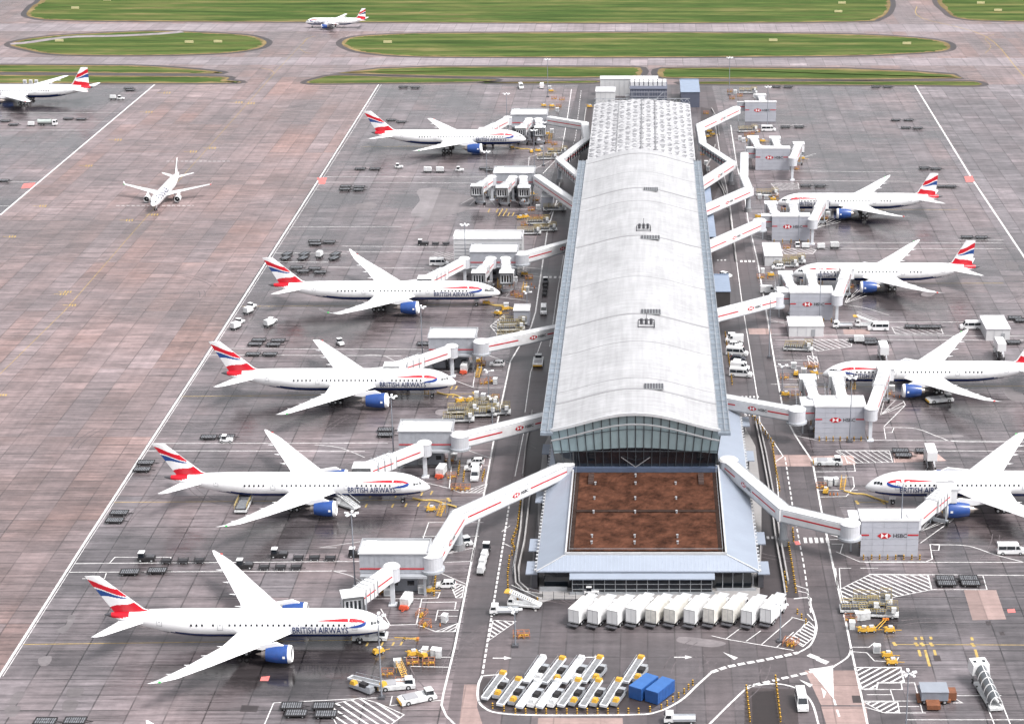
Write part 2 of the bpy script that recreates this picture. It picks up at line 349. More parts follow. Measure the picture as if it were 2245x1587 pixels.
# ---------------------------------------------------------------- terminal
ZE = 19.0
Y0 = G(1393, 943, ZE).y; Y1 = G(1400, 352, ZE).y; Y2 = G(1413, 229, ZE).y
XC, HW = -2.9, 21.4
def roofz(u): return ZE + 4.3*math.cos(math.pi/2*min(1, abs(u))*.97)**1.6
glass_teal = M('sky_reflection_glass', (.30, .40, .43), .3, var=.15, spec=.9, scale=.25)  # pale base colour stands in for sky reflected in the upper panes
soil = M('brown_sedum', (.082, .034, .021), .97, var=.75, scale=.35, bump=1.0, spec=.1)
troof = M('terminal_roof_membrane', (.39, .39, .405), .5, var=.16, scale=.10)
def _roof_lines(m):
    nt = m.node_tree; N, L = nt.nodes, nt.links; b = N['Principled BSDF']; src = b.inputs['Base Color'].links[0].from_socket
    tc = N.new('ShaderNodeTexCoord'); wv = N.new('ShaderNodeTexWave'); wv.bands_direction = 'Y'; wv.wave_profile = 'SAW'; wv.inputs['Scale'].default_value = .105; wv.inputs['Distortion'].default_value = 0; L.new(tc.outputs['Object'], wv.inputs['Vector'])
    mp = N.new('ShaderNodeMapping'); mp.inputs['Scale'].default_value = (.06, 1.4, 1); L.new(tc.outputs['Object'], mp.inputs[0]); ns = N.new('ShaderNodeTexNoise'); ns.inputs['Scale'].default_value = 1; ns.inputs['Detail'].default_value = 6; ns.inputs['Roughness'].default_value = .7; L.new(mp.outputs[0], ns.inputs['Vector'])
    mp3 = N.new('ShaderNodeMapping'); mp3.inputs['Scale'].default_value = (.9, .05, 1); L.new(tc.outputs['Object'], mp3.inputs[0]); n3 = N.new('ShaderNodeTexNoise'); n3.inputs['Scale'].default_value = 1; n3.inputs['Detail'].default_value = 5; L.new(mp3.outputs[0], n3.inputs['Vector'])
    def rg(v, a, c, d, e):
        n = N.new('ShaderNodeMapRange'); L.new(v, n.inputs[0])
        for i, q in enumerate((a, c, d, e)): n.inputs[i+1].default_value = q
        return n.outputs[0]
    k = rg(wv.outputs['Fac'], 0, .12, .86, 1.0)
    for q in (rg(ns.outputs['Fac'], .35, .65, .84, 1.08), rg(n3.outputs['Fac'], .35, .65, .90, 1.06)):
        mm = N.new('ShaderNodeMath'); mm.operation = 'MULTIPLY'; L.new(k, mm.inputs[0]); L.new(q, mm.inputs[1]); k = mm.outputs[0]
    vs = N.new('ShaderNodeVectorMath'); vs.operation = 'SCALE'; L.new(src, vs.inputs[0]); L.new(k, vs.inputs['Scale']); L.new(vs.outputs[0], b.inputs['Base Color'])
_roof_lines(troof)
seamm = M('roof_seam_grey', (.26, .26, .27), .5)
T = thing('terminal_building', 'long terminal with white arched roof, glazed end wall and brown flat roof', 'airport terminal', (XC, Y0, 0))
ty = lambda y: y - Y0
N = 40
def arch(name, ya, yb, off, mat, hw=HW-1.6, t=.25, ny=1, zk=1.0):
    mb = MB(); rows = []
    for j in range(ny+1):
        y = ya + (yb-ya)*j/ny
        rows.append([((-1+2*i/N)*hw, y, ZE+(roofz((-1+2*i/N)*hw/HW)-ZE)*zk+off) for i in range(N+1)])
    mb.grid(rows)
    mb.grid([[(p[0], p[1], p[2]-t) for p in r] for r in rows])
    mb.grid([[(*p[:2], p[2]) for p in rows[0]], [(*p[:2], p[2]-t) for p in rows[0]]]); mb.grid([[(*p[:2], p[2]) for p in rows[-1]], [(*p[:2], p[2]-t) for p in rows[-1]]])
    return mb.build(name, mat, T, smooth=True)
arch('roof', 0, Y1-Y0, 0, troof, ny=60)
for pyc, w in ((337, 1.4), (376, .35), (413, 1.6), (440, .45), (517, 1.6), (606, .45), (689, 1.5), (748, .4), (828, .45), (853, 1.5), (905, .4), (930, .5)):
    yy = ty(G(1400, pyc, ZE+4.3).y); arch('roof_seam', yy, yy+w*.6, .10 if w > 1 else .05, seamm, t=.3)
arch('roof_edge', -.6, -.1, .3, lgrey, t=.7, hw=HW-1.2)
for s in (-1, 1):      # gutters with service walkway and handrail
    g = MB(); g.box((s*(HW-.3), (Y1-Y0)/2-.5, ZE-.9), (3.0, Y1-Y0+1.5, .7))
    gut = g.build('gutter', M('gutter_blue_grey', (.24, .28, .33), .4, metal=.3, var=.3, scale=.4), T)
    h = MB()
    for k in (-1.4, .2, 1.4): h.bar((s*(HW-.3)+k, -1, ZE+.25), (s*(HW-.3)+k, Y1-Y0, ZE+.25), .14)
    for y in range(0, int(Y1-Y0), 4): h.bar((s*(HW-.3)-1.4, y, ZE+.1), (s*(HW-.3)+1.4, y, ZE+.1), .12)
    h.build('handrail', steel, gut)
# body walls
b = MB(); b.box((0, (Y2-Y0)/2+4, 0), (38.5, Y2-Y0-10, ZE-1.0)); b.build('side_wall', M('facade_grey', (.22, .25, .29), .35, var=.2, scale=.3), T)
for s in (-1, 1):
    b = MB()
    for k in range(int((Y2-Y0)/4.2)):
        b.box((s*19.3, 6+k*4.2, 6.5), (.12, 3.6, 10.5))
    b.build('side_glazing', glassd, T)
# glazed end wall: outward-leaning upper part, band, recessed lower storey
e = MB(); gl = MB(); lo = MB()
ytop, ybot, zbot, hb = .6, 3.0, 8.6, 19.2
nb = 20
def fp(u, f):  # u -1..1 across, f 0 (bottom)..1 (top under the arch)
    w = hb + 1.2*f; zt = ZE+(roofz(u*w/HW)-ZE)-.5
    return Vector((u*w, ybot+(ytop-ybot)*f, zbot+(zt-zbot)*f))
for i in range(nb):
    u0, u1 = -1+2*i/nb, -1+2*(i+1)/nb
    gl.poly([fp(u0, .36), fp(u1, .36), fp(u1, 1), fp(u0, 1)], 0)
    gl.poly([fp(u0, .0), fp(u1, .0), fp(u1, .36), fp(u0, .36)], 1)
gl.build('end_glazing', [glass_teal, glassd], T)
for i in range(nb+1):
    u = -1+2*i/nb; e.bar(fp(u, 0)+Vector((0, -.1, 0)), fp(u, 1)+Vector((0, -.1, 0)), .10, .2)
for f in (.42, .72):
    e.bar(fp(-1, f)+Vector((0, -.12, 0)), fp(1, f)+Vector((0, -.12, 0)), .1, .15) if f < .5 else [e.bar(fp(-1+2*i/nb, f)+Vector((0, -.12, 0)), fp(-1+2*(i+1)/nb, f)+Vector((0, -.12, 0)), .1) for i in range(nb)]
e.build('mullion', M('mullion_dark', (.05, .06, .07), .4), T)
e = MB(); e.box((0, ybot-.2, zbot-1.3), (2*hb+1, 1.6, 1.2)); e.build('fascia', M('fascia_blue_grey', (.10, .13, .20), .4, metal=.2), T)
e = MB()
for k in (-1, 1): e.bar((k*3.5, ybot-.7, zbot+2.6), (0, ybot-1.6, zbot+.4), .14)
e.build('v_brace', steel, T)
lo.box((0, ybot+2.2, 5), (2*hb, 1, 3.2)); lo.build('lower_glazing', glassd, T)
lo = MB()
for x0, x1 in ((-13.5, -8.8), (-2.2, 12.5)): lo.box(((x0+x1)/2, ybot+1.4, 5), (x1-x0, .5, 2.9))
lo.build('lower_panel', M('violet_grey_panel', (.10, .10, .17), .5, var=.2), T)
# brown roof with parapet and hipped zinc canopy round it
YB0, YB1 = ty(G(1400, 1212, 8.0).y), ybot+1.0
b = MB(); b.box((0, (YB0+YB1)/2, .2), (34.6, YB1-YB0, 7.2), mtop=1)
bx0, bx1 = -17.6+2.9-.3, 17.3+2.9-.2   # relative to XC
b = MB(); b.prism([(bx0, YB0), (bx1, YB0), (bx1, YB1), (bx0, YB1)], .2, 7.35)
b.build('podium', M('podium_grey', (.2, .2, .22), .5), T)
b = MB(); nx, ny = 60, 60; rr = random.Random(3)
b.grid([[(bx0+1.6+(bx1-bx0-3.2)*i/nx, YB0+2.4+(YB1-YB0-5)*j/ny, 7.5+rr.uniform(-.09, .09)) for i in range(nx+1)] for j in range(ny+1)])
b.build('planted_roof', soil, T)
b = MB(); b.prism([(bx0, YB0), (bx1, YB0), (bx1, YB1), (bx0, YB1)], 7.36, 7.40)
ym = YB0 + (YB1-YB0)*.48; b.box(((bx0+bx1)/2, ym, 7.62), (bx1-bx0-3, 1.3, .06))
b.build('roof_margin', M('brown_dark_margin', (.040, .026, .022), .95, var=.4, spec=.05), T)
b = MB()
for x in (bx0, bx1): b.box((x, (YB0+YB1)/2, 7.4), (.35, YB1-YB0, .75))
b.box(((bx0+bx1)/2, YB0, 7.4), (bx1-bx0+.35, .35, .75)); b.box(((bx0+bx1)/2, YB1, 7.4), (bx1-bx0+.35, .35, 1.0))
par = b.build('parapet', lgrey, T)
b = MB()
for x in (bx0+.7, bx1-.7): b.bar((x, YB0+1, 8.6), (x, YB1-1, 8.6), .08); [b.bar((x, YB0+1+k*2.2, 7.4), (x, YB0+1+k*2.2, 8.6), .07) for k in range(int((YB1-YB0-2)/2.2)+1)]
b.bar((bx0+.7, YB0+1, 8.6), (bx1-.7, YB0+1, 8.6), .08)
b.build('guard_rail', steel, par)
for fy in (.12, .19, .46, .62, .80, .9):
    for x in (-9.5, 0, 9.5):
        if fy == .9 and x: continue
        v = MB(); v.cyl((x, YB0+(YB1-YB0)*fy, 7.4), (x, YB0+(YB1-YB0)*fy, 8.1), .2, .2, 8); v.box((x, YB0+(YB1-YB0)*fy, 8.1), (.5, .5, .12)); v.build('roof_vent', midgrey, T)
for x in (bx0+4.4, bx1-4.4):
    v = MB(); v.box((x, YB1-7, 7.4), (1.3, 5.5, .5)); [v.box((x, YB1-9.4+k*1.0, 7.9), (1.3, .3, .2)) for k in range(6)]; v.build('roof_hatch', M('hatch_brown', (.07, .045, .04), .6), T)
YC = ty(G(1400, 1252, 5.0).y); YCR = ty(G(1610, 905, 5).y); CX = 24.25
cx0, cx1 = -CX+2.9+.1, CX+2.9-.1
def slope(name, pts): 
    m = MB(); m.poly(pts); m.poly([(p[0], p[1], p[2]-.3) for p in pts])
    n = len(pts)
    for i in range(n): a, c = pts[i], pts[(i+1) % n]; m.poly([a, c, (*c[:2], c[2]-.3), (*a[:2], a[2]-.3)])
    return m.build(name, canopy, T)
slope('canopy', [(cx0, YC, 5), (cx1, YC, 5), (bx1+.2, YB0-.2, 7.6), (bx0-.2, YB0-.2, 7.6)])
slope('canopy', [(cx0, YC, 5), (bx0-.2, YB0-.2, 7.6), (bx0-.2, 30, 7.6), (cx0, 30, 5)])
slope('canopy', [(cx1, YC, 5), (bx1+.2, YB0-.2, 7.6), (bx1+.2, YCR, 7.6), (cx1, YCR, 5)])
b = MB()
for a, c in (((cx0, YC), (bx0, YB0)), ((cx1, YC), (bx1, YB0))): b.bar((*a, 5.08), (*c, 7.72), .35, .12)
k = 0
y = YC+1.2
b.box((cx1+.06, (YC+YCR)/2, 4.6), (.12, YCR-YC, .3)); b.box((cx0-.06, (YC+30)/2, 4.6), (.12, 30-YC, .3)); b.build('canopy_trim', lgrey, T)
br = MB(); br.box((0, 0, 0), (.5, .45, .3)); br = br.build('eaves_bracket', lgrey, T, loc=(cx1+.3, YC+.6, 4.7))
while y < YCR:
    if k < 60: clone(br, T, (cx1+.3, y, 4.7))
    if y < 30: clone(br, T, (cx0-.3, y, 4.7))
    y += 1.9; k += 1
b = MB()   # standing seams
x = cx0+1
while x < cx1:
    t = 1.0
    xe = min(max(x, bx0), bx1); f = 1-(abs(x-xe)/ (bx0-cx0))
    if f > .02: b.bar((x, YC, 5.05), (x, YC+(YB0-YC-.2)*f, 5.05+2.6*f), .06)
    x += .8
b.build('standing_seam', M('seam_zinc', (.36, .41, .5), .4), T)
xl, xr = cx0+7.2, cx1-9.6
b = MB(); b.side([(0, 0), (1, 0), (1, 1), (0, 1)], 0, 1) if 0 else None
b.add([(xl, YC-1.6, 3.9), (xr, YC-1.6, 3.9), (xr, YC+.2, 4.6), (xl, YC+.2, 4.6), (xl, YC-1.6, 3.7), (xr, YC-1.6, 3.7), (xr, YC+.2, 4.4), (xl, YC+.2, 4.4)], [(0, 1, 2, 3), (7, 6, 5, 4), (0, 4, 5, 1), (1, 5, 6, 2), (3, 7, 4, 0)])
b.build('porch_roof', canopy, T)
b = MB(); b.box(((cx0+cx1)/2, YC+3, .15), (cx1-cx0-3, 2, 4.6)); b.box(((xl+xr)/2, YC-.4, .15), (xr-xl-1, 1.2, 3.5)); b.build('ground_floor_glazing', glassd, T)
b = MB(); n = 13
for i in range(n+1):
    x = xl+.6+(xr-xl-1.2)*i/n; b.bar((x, YC-1.2, .2), (x, YC-1.1, 3.8), .14)
for z in (1.3, 2.5): b.bar((xl+.6, YC-1.2, z), (xr-.6, YC-1.2, z), .12)
b.box(((xl+xr)/2, YC-1.2, .1), (xr-xl, .5, .5))
for x in (cx1-1.2, cx1-3.4, cx1-5.6, cx1-7.8): b.bar((x, YC+.7, .2), (x, YC+.8, 4.6), .14)
b.box((cx1-4.8, YC+.6, .1), (8.6, .4, .6)); b.box((cx0+3.6, YC+.6, .1), (6, .4, .9))
b.build('ground_floor_frame', steel, T)
# kerbed plinth round the building foot
b = MB(); b.prism([(p.x-XC, p.y-Y0) for p in smoothpts([(cx0+XC+.6, YC+Y0-1.5, 0), (cx0+XC+4, YC+Y0-3.4, 0), (cx1+XC-6, YC+Y0-3.4, 0), (cx1+XC+.2, YC+Y0-1, 0), (cx1+XC+.2, Y0+60, 0), (cx0+XC+.6, Y0+60, 0)], k=4)], .02, .14); b.build('plinth', M('plinth_concrete', (.26, .25, .25), .6), T)
# small side canopies along both flanks
for s, lst in ((-1, (1245, 1195, 1090, 985)), (1, (1245, 1180, 1000, 925))):
    for pyy in lst:
        yy = ty(G(1400, pyy, 3.5).y); b = MB(); x = (cx0 if s < 0 else cx1)+s*1.2
        if yy < YC+2: yy = YC+6
        b.box((x, yy, 3.4), (2.6, 6.5, .25)); b.box((x-s*.6, yy, .1), (1.2, 5.6, 3.2), 1); b.build('side_porch', [canopy, dgrey], T)
# roof hatches and plant on the arched roof
for pxa, pxb, pyc in ((1411, 1443, 416), (1405, 1447, 522), (1405, 1449, 685), (1412, 1455, 848)):
    p = G((pxa+pxb)/2, pyc, ZE+4.2); w = (pxb-pxa)/((pyc-HOR_Y)*CT/(CAM_H-ZE-4)); z = roofz((p.x-XC)/HW)+.12
    b = MB(); b.box((p.x-XC, ty(p.y), z), (w, 3.6, .35), 0)
    for k in range(7): b.box((p.x-XC-w/2+w*(k+.5)/7, ty(p.y), z+.35), (w*.09, 3.3, .12), 1)
    b.build('roof_grille', [M('grille_grey', (.26, .27, .28), .5), dgrey], T)
for pxx, pyy in ((1411, 502), (1417, 711)):
    p = G(pxx, pyy, ZE+4.2); b = MB(); z = roofz((p.x-XC)/HW)+.1; x, y = p.x-XC, ty(p.y)
    for dx in (-2.2, 2.2): b.bar((x+dx, y-3, z), (x+dx, y+3, z), .2); b.bar((x+dx, y-3, z), (x+dx, y-3, z+1.6), .15)
    for k in range(-1, 2): b.cyl((x+k*1.3, y, z), (x+k*1.3, y, z+1.5), .4, .4, 8)
    b.bar((x-2.2, y-3, z+.2), (x+2.2, y-3, z+.2), .2); b.bar((x-2.2, y+3, z+.2), (x+2.2, y+3, z+.2), .2); b.bar((x, y, z+1), (x, y+1, z+3), .15)
    b.build('roof_plant', dgrey, T)
# far, lower roof of small ridged skylight rows
b = MB(); hw2 = 19.9; xo = .6; nr = 46; L2 = Y2-Y1; na = 30
for j in range(nr):
    ya, yb = ty(Y1)+L2*j/nr, ty(Y1)+L2*(j+1)/nr; ymid = ya+(yb-ya)*.62
    def rz_(i): u = -1+2*i/na; return ZE-.2+2.1*math.cos(math.pi/2*u*.95)
    b.grid([[(xo+(-1+2*i/na)*hw2, ya, rz_(i)) for i in range(na+1)], [(xo+(-1+2*i/na)*hw2, ymid, rz_(i)+.34+.08*((i*7+j*3) % 5-2)) for i in range(na+1)], [(xo+(-1+2*i/na)*hw2, yb, rz_(i)) for i in range(na+1)]])
    for i in range(1, na, 2):
        if (i*5+j*3) % 4: b.box((xo+(-1+2*i/na)*hw2, ya+.4, rz_(i)+.15), (.9+.5*((i+j) % 3), .5, .22), 1)
b.build('skylight_roof', [troof, M('vent_grey', (.30, .30, .32), .5)], T)
b = MB()
for k in (-.52, .0, .3): b.box((xo+k*hw2*.9, (ty(Y1)+ty(Y2))/2, ZE+2.0*math.cos(k*1.4)+.5), (.22, L2-4, .25))
b.build('roof_seam', seamm, T)
b = MB(); yy = ty(Y2)+.8
for z in (ZE+.3, ZE+2.2): b.bar((xo-hw2, yy, z), (xo+hw2, yy, z), .2)
for i in range(16): x = xo-hw2+2*hw2*i/16; b.bar((x, yy, ZE+.3), (x+1.25, yy, ZE+2.2), .16); b.bar((x+1.25, yy, ZE+2.2), (x+2.5, yy, ZE+.3), .16)
b.build('edge_truss', steel, T)
# ---------------------------------------------------------------- airliners
PROF = [(0, .02, -.32), (.004, .16, -.31), (.012, .30, -.28), (.025, .46, -.22), (.045, .64, -.15), (.07, .80, -.08), (.10, .92, -.03), (.135, .99, 0), (.16, 1, 0),
        (.25, 1, 0), (.35, 1, 0), (.45, 1, 0), (.55, 1, 0), (.63, 1, .0), (.68, .98, .02), (.73, .92, .08), (.78, .83, .16), (.82, .73, .24), (.86, .61, .33), (.90, .48, .42), (.93, .37, .49), (.955, .27, .54), (.975, .18, .58), (.99, .10, .60), (1.0, .04, .61)]
TYPES = {
 'a': dict(L=58.4, R=2.92, zc=4.75, wing=[(2.4, 19.4, 11.4, 3.6, .13), (9.8, 24.6, 7.9, 4.2, .11), (20, 32.4, 4.9, 5.2, .10), (26.8, 37.6, 3.1, 6.1, .09), (29.2, 40.2, 1.8, 6.6, .08), (30.4, 42.0, .5, 7.0, .08)],
           eng=(9.75, 18.4, 5.2, 1.80, 2.55), fin=(6.6, 7.4, 15.2, 3.1), tail=(9.9, 5.9, 1.9, 5.3), gear=(2, 6)),
 'b': dict(L=63.8, R=2.92, zc=4.75, wing=[(2.4, 22.2, 11.4, 3.6, .13), (9.8, 27.4, 7.9, 4.2, .11), (20, 35.2, 4.9, 5.2, .10), (26.8, 40.4, 3.1, 6.1, .09), (29.2, 43.0, 1.8, 6.6, .08), (30.4, 44.8, .5, 7.0, .08)],
           eng=(9.75, 21.2, 5.2, 1.80, 2.55), fin=(6.6, 7.4, 15.2, 3.1), tail=(9.9, 5.9, 1.9, 5.3), gear=(2, 6)),
 'c': dict(L=64.5, R=3.1, zc=5.2, wing=[(2.6, 21.6, 12.8, 4.1, .13), (9.6, 26.0, 8.8, 4.5, .11), (20, 33.8, 5.6, 5.4, .10), (29.8, 41.3, 2.6, 6.3, .09), (30.5, 42.4, 1.9, 6.4, .08)],
           eng=(9.6, 17.6, 6.0, 1.95, 2.6), fin=(7.4, 8.4, 16.2, 3.2), tail=(10.8, 6.6, 2.1, 5.7), gear=(3, 6)),
 'd': dict(L=73.0, R=3.0, zc=5.1, wing=[(2.5, 26.4, 13.2, 3.9, .13), (10.4, 31.8, 8.8, 4.5, .11), (21, 39.6, 5.6, 5.6, .10), (29.2, 46.2, 3.6, 6.6, .09), (31.4, 49.2, 2.0, 7.8, .09), (32.3, 51.6, .5, 9.4, .08)],
           eng=(10.4, 24.6, 5.6, 1.95, 2.7), fin=(7.0, 8.4, 15.8, 3.3), tail=(9.4, 6.0, 2.0, 5.7), gear=(3, 6)),
 'e': dict(L=33.8, R=1.98, zc=3.6, wing=[(1.7, 10.0, 7.0, 2.9, .13), (6.0, 13.4, 4.3, 3.5, .11), (16.4, 19.0, 1.7, 4.8, .10), (17.0, 19.5, 1.4, 5.0, .09)],
           eng=(5.75, 9.6, 3.4, 1.15, 1.75), fin=(5.3, 5.4, 10.8, 2.1), tail=(6.2, 4.0, 1.5, 4.3), gear=(1, 4)),
 'f': dict(L=44.5, R=1.98, zc=3.7, wing=[(1.7, 15.6, 7.0, 2.9, .13), (6.0, 19.0, 4.3, 3.5, .11), (16.4, 25.0, 1.7, 4.8, .10), (17.0, 26.2, .8, 5.7, .08)],
           eng=(5.75, 14.6, 3.4, 1.15, 1.75), fin=(5.3, 5.4, 10.8, 2.1), tail=(6.2, 4.0, 1.5, 4.3), gear=(1, 4))}
TYPES['g'] = dict(TYPES['b'], L=61.0)
AF = [(1, .0), (.7, .38), (.42, .62), (.16, .52), (.04, .26), (0, 0), (.04, -.2), (.16, -.36), (.42, -.38), (.7, -.16)]
def airliner(t, label, x, y, heading, side, livery='ba', skew=0.0, doors=(.115, .31, .585, .80), detail=True, lsize=None, group='airliners parked around the terminal'):
    """side: +1/-1 = which local y side faces the camera; forward is +x, origin on the ground under mid-length"""
    D = TYPES[t]; L, Rf, zc0 = D['L'], D['R'], D['zc']; ba = livery == 'ba'
    root = thing('airliner', label, 'airliner', (x, y, .05), heading, group)
    X = lambda d: L/2 - d
    def prof(d):
        f = max(0, min(1, d/L))
        for (a, r0, z0), (b_, r1, z1) in zip(PROF, PROF[1:]):
            if f <= b_:
                k = (f-a)/(b_-a); return Rf*(r0+(r1-r0)*k), zc0+Rf*(z0+(z1-z0)*k)
        return Rf*.04, zc0
    def surf(d, phi, off=.03, s=side):
        r, z = prof(d); return Vector((X(d), s*(r+off)*math.cos(phi), z+(r+off)*math.sin(phi)))
    # fuselage
    NA = 44; ds = []
    for (a, *_), (b_, *_) in zip(PROF, PROF[1:]):
        n = 3 if b_-a > .03 else 2
        ds += [a+(b_-a)*k/n for k in range(n)]
    ds.append(1.0); mb = MB()
    rows = [[(X(f*L), prof(f*L)[0]*math.cos(2*math.pi*(k+.5)/NA), prof(f*L)[1]+prof(f*L)[0]*math.sin(2*math.pi*(k+.5)/NA)) for k in range(NA)] for f in ds]
    def mf(a, k):
        f = ds[a]; ph = 2*math.pi*(k+1)/NA; sz = math.sin(ph)
        if ba:
            lim = -.42 if f < .72 else -.42-(f-.72)*5.5
            if f < .03: lim = -.75
            if sz < lim and f < .88: return 1
            if f > .972: return 3
            if f > .90 and sz > -.9+(.975-f)*20: return 2
        else:
            if f > .985: return 3
        return 0
    mb.grid(rows, mf=mf, closed=True); mb.poly(rows[0][::-1]); mb.poly(rows[-1], 3)
    fus = mb.build('fuselage', [pwhite, navy, redp, dgrey], root, smooth=True)
    # belly fairing
    bf = MB(); w0 = D['wing'][0]; d0, d1 = w0[1]-3, w0[1]+w0[2]+4.5; rows = []
    for k in range(13):
        f = k/12; e_ = math.sin(math.pi*f)**.55; d = d0+(d1-d0)*f
        rows.append([(X(d), Rf*(.98+.12*e_)*e_*math.cos(a)+0, zc0-Rf*.30-(Rf*.82*e_)*max(0, math.sin(-a))) for a in [math.pi+math.pi*q/14 for q in range(15)]])
    bf.grid(rows); bf.build('belly_fairing', navy if ba else pwhite, root, smooth=True)
    # wings
    for s in (-1, 1):
        wb = MB(); rows = []
        for (yy, xl, ch, z, tc) in [(0, w0[1]-2.0, w0[2]+1.5, w0[3]-.1, w0[4])]+D['wing']:
            rows.append([(X(xl+c*ch), s*yy, z+tt*tc*ch+ (0.0)) for c, tt in AF])
        wb.grid(rows, closed=True); wb.poly(rows[-1])
        wg = wb.build('wing', pwhite if t != 'f' else M('wing_grey', (.62, .63, .65), .35), root, smooth=True)
        if detail:
            for fy in (.30, .46, .62, .78):
                ss = D['wing']; ya = fy*ss[-1][0]
                for q0, q1 in zip(ss, ss[1:]):
                    if q0[0] <= ya <= q1[0]: k = (ya-q0[0])/(q1[0]-q0[0]); xl = q0[1]+(q1[1]-q0[1])*k; ch = q0[2]+(q1[2]-q0[2])*k; z = q0[3]+(q1[3]-q0[3])*k
                p = MB(); p.cyl((X(xl+ch*.62), s*ya, z-.25), (X(xl+ch*1.0), s*ya, z-.35), .28, .22, 8); p.cyl((X(xl+ch*1.0), s*ya, z-.35), (X(xl+ch*1.0+1.3), s*ya, z-.2), .22, .03, 8)
                p.build('flap_fairing', pwhite, wg, smooth=True)
            lb = MB(); q = D['wing'][-2]; lb.box((X(q[1]+.1), s*q[0], q[3]-.06), (.5, .35, .25)); lb.build('navigation_light', M('green_lamp' if s < 0 else 'red_lamp', (.05, .5, .1) if s < 0 else (.6, .05, .04), .3), wg)
        fl = MB()
        for q0, q1 in zip(D['wing'][:-2], D['wing'][1:-1]):
            for c in (.74, .17):
                zc_ = lambda q: q[3]+(.335 if c > .5 else .535)*q[4]*q[2]+.035
                fl.poly([(X(q0[1]+c*q0[2]), s*q0[0], zc_(q0)), (X(q1[1]+c*q1[2]), s*q1[0], zc_(q1)), (X(q1[1]+c*q1[2]+.16), s*q1[0], zc_(q1)-.01), (X(q0[1]+c*q0[2]+.16), s*q0[0], zc_(q0)-.01)])
        if detail: fl.build('flap_line', M('flap_line_grey', (.42, .43, .45), .5), wg, fix=False)
        # engine
        ey, ed, el_, er, ez = D['eng']; eb = MB(); n = 26
        st = [(0, .90, 1), (.03, .98, 1), (.10, 1.03, 1 if ba else 0), (.14, 1.045, 0), (.35, 1.06, 0), (.60, 1.02, 0), (.85, .90, 0), (1.0, .80, 0)]
        rows = [[(X(ed+f*el_), s*ey+er*k*math.cos(2*math.pi*a/n), ez+er*k*math.sin(2*math.pi*a/n)) for a in range(n)] for f, k, _ in st]
        eb.grid(rows, mf=lambda a, b_: st[a][2], closed=True)
        inn = [[(X(ed+f*el_), s*ey+er*k*math.cos(2*math.pi*a/n), ez+er*k*math.sin(2*math.pi*a/n)) for a in range(n)] for f, k in ((0, .90), (.06, .84), (.22, .84))]
        eb.grid(inn, mf=lambda a, b_: 1 if a == 0 else 2, closed=True)
        en = eb.build('engine', [engblue if ba else pwhite, lgrey if not ba else pwhite, dgrey], root, smooth=True)
        fb = MB(); fb.cyl((X(ed+.22*el_), s*ey, ez), (X(ed+.24*el_), s*ey, ez), er*.86, n=20); fb.cyl((X(ed+.22*el_), s*ey, ez), (X(ed+.10*el_), s*ey, ez), er*.28, .03, 12, 1)
        fb.build('fan', [black, lgrey], en)
        fb = MB(); fb.cyl((X(ed+.8*el_), s*ey, ez), (X(ed+1.18*el_), s*ey, ez), er*.62, er*.42, 16); fb.cyl((X(ed+1.1*el_), s*ey, ez), (X(ed+1.42*el_), s*ey, ez), er*.36, .05, 14); fb.build('exhaust', M('exhaust_metal', (.35, .31, .29), .4, metal=.7), en, smooth=True)
        pb = MB(); zt = [q for q in D['wing'] if abs(q[0]-ey) < 1.6][0]
        pb.side([(X(ed+.25*el_), ez+er*.95), (X(ed+.6*el_), ez+er*1.45), (X(zt[1]+1.0), zt[3]+.25), (X(zt[1]+4.0), zt[3]-.1), (X(ed+1.15*el_), ez+er*.55)], s*ey-.25, s*ey+.25); pb.build('pylon', pwhite, root)
        if ba and s == side:
            q = MB(); th = -s*0.0; q.add([(X(ed+.22*el_), s*(ey+er*1.06), ez-.1), (X(ed+.32*el_), s*(ey+er*1.07), ez-.1), (X(ed+.32*el_), s*(ey+er*1.07), ez+.45), (X(ed+.22*el_), s*(ey+er*1.06), ez+.45)], [(0, 1, 2, 3)]); q.build('engine_badge', pwhite, en)
        # tailplane
        ts, c0, c1, zt0 = D['tail']; tb = MB(); xr = L*.85; rows = []
        for yy, xl, ch, z, tc in ((0, xr-1, c0+1, zt0, .1), (1.2, xr, c0, zt0+.1, .1), (ts*.92, xr+(ts*.92)*.72, c1*1.15, zt0+ts*.10, .09), (ts, xr+ts*.80, c1*.55, zt0+ts*.11, .08)):
            rows.append([(X(xl+c*ch), s*yy, z+tt*tc*ch) for c, tt in AF])
        tb.grid(rows, closed=True); tb.poly(rows[-1]); tb.build('tailplane', pwhite, root, smooth=True)
    # fin with its painted flag pattern
    zr, cr_, zt_, ct_ = D['fin']; zr = zc0+Rf*.72; fd = L*.835; NU, NV = 40, 64; H = zt_-zr
    sweep = .92
    def fpnt(u, v, s):
        xl = fd - (1.9*max(0, .13-v)/.13) + v*H*sweep + skew*v*H; ch = cr_+(ct_-cr_)*v + 1.9*max(0, .13-v)/.13
        th = .055*ch*math.sin(math.pi*min(1, u*.96+.04)**.7)
        return (X(xl+u*ch), s*th, zr+v*H)
    def fm(v, u):
        if livery == 'fin': return 4 if (u-.62)**2/.035+((v-.55)/.22)**2 < 1 or (abs(u-.45-.3*(v-.55)) < .06 and .3 < v < .8) else 0
        v -= .0; w = v+.27*(1-u)+.018*math.sin(u*6.3)
        if .71 < w < .915 and u > .07*(1-v): return 2
        if .46+.22*(1-u) < w < .66+.02*(1-u) and u > .10: return 1
        if -.08+.40*(1-u)+.02*math.sin(u*9) < w < .17+.42*(1-u) and u > .04: return 2
        return 0
    mb = MB()
    for s in (-1, 1):
        mb.grid([[fpnt(u/NU, v/NV, s) for u in range(NU+1)] for v in range(NV+1)], mf=lambda a, b_: fm((a+.5)/NV, (b_+.5)/NU))
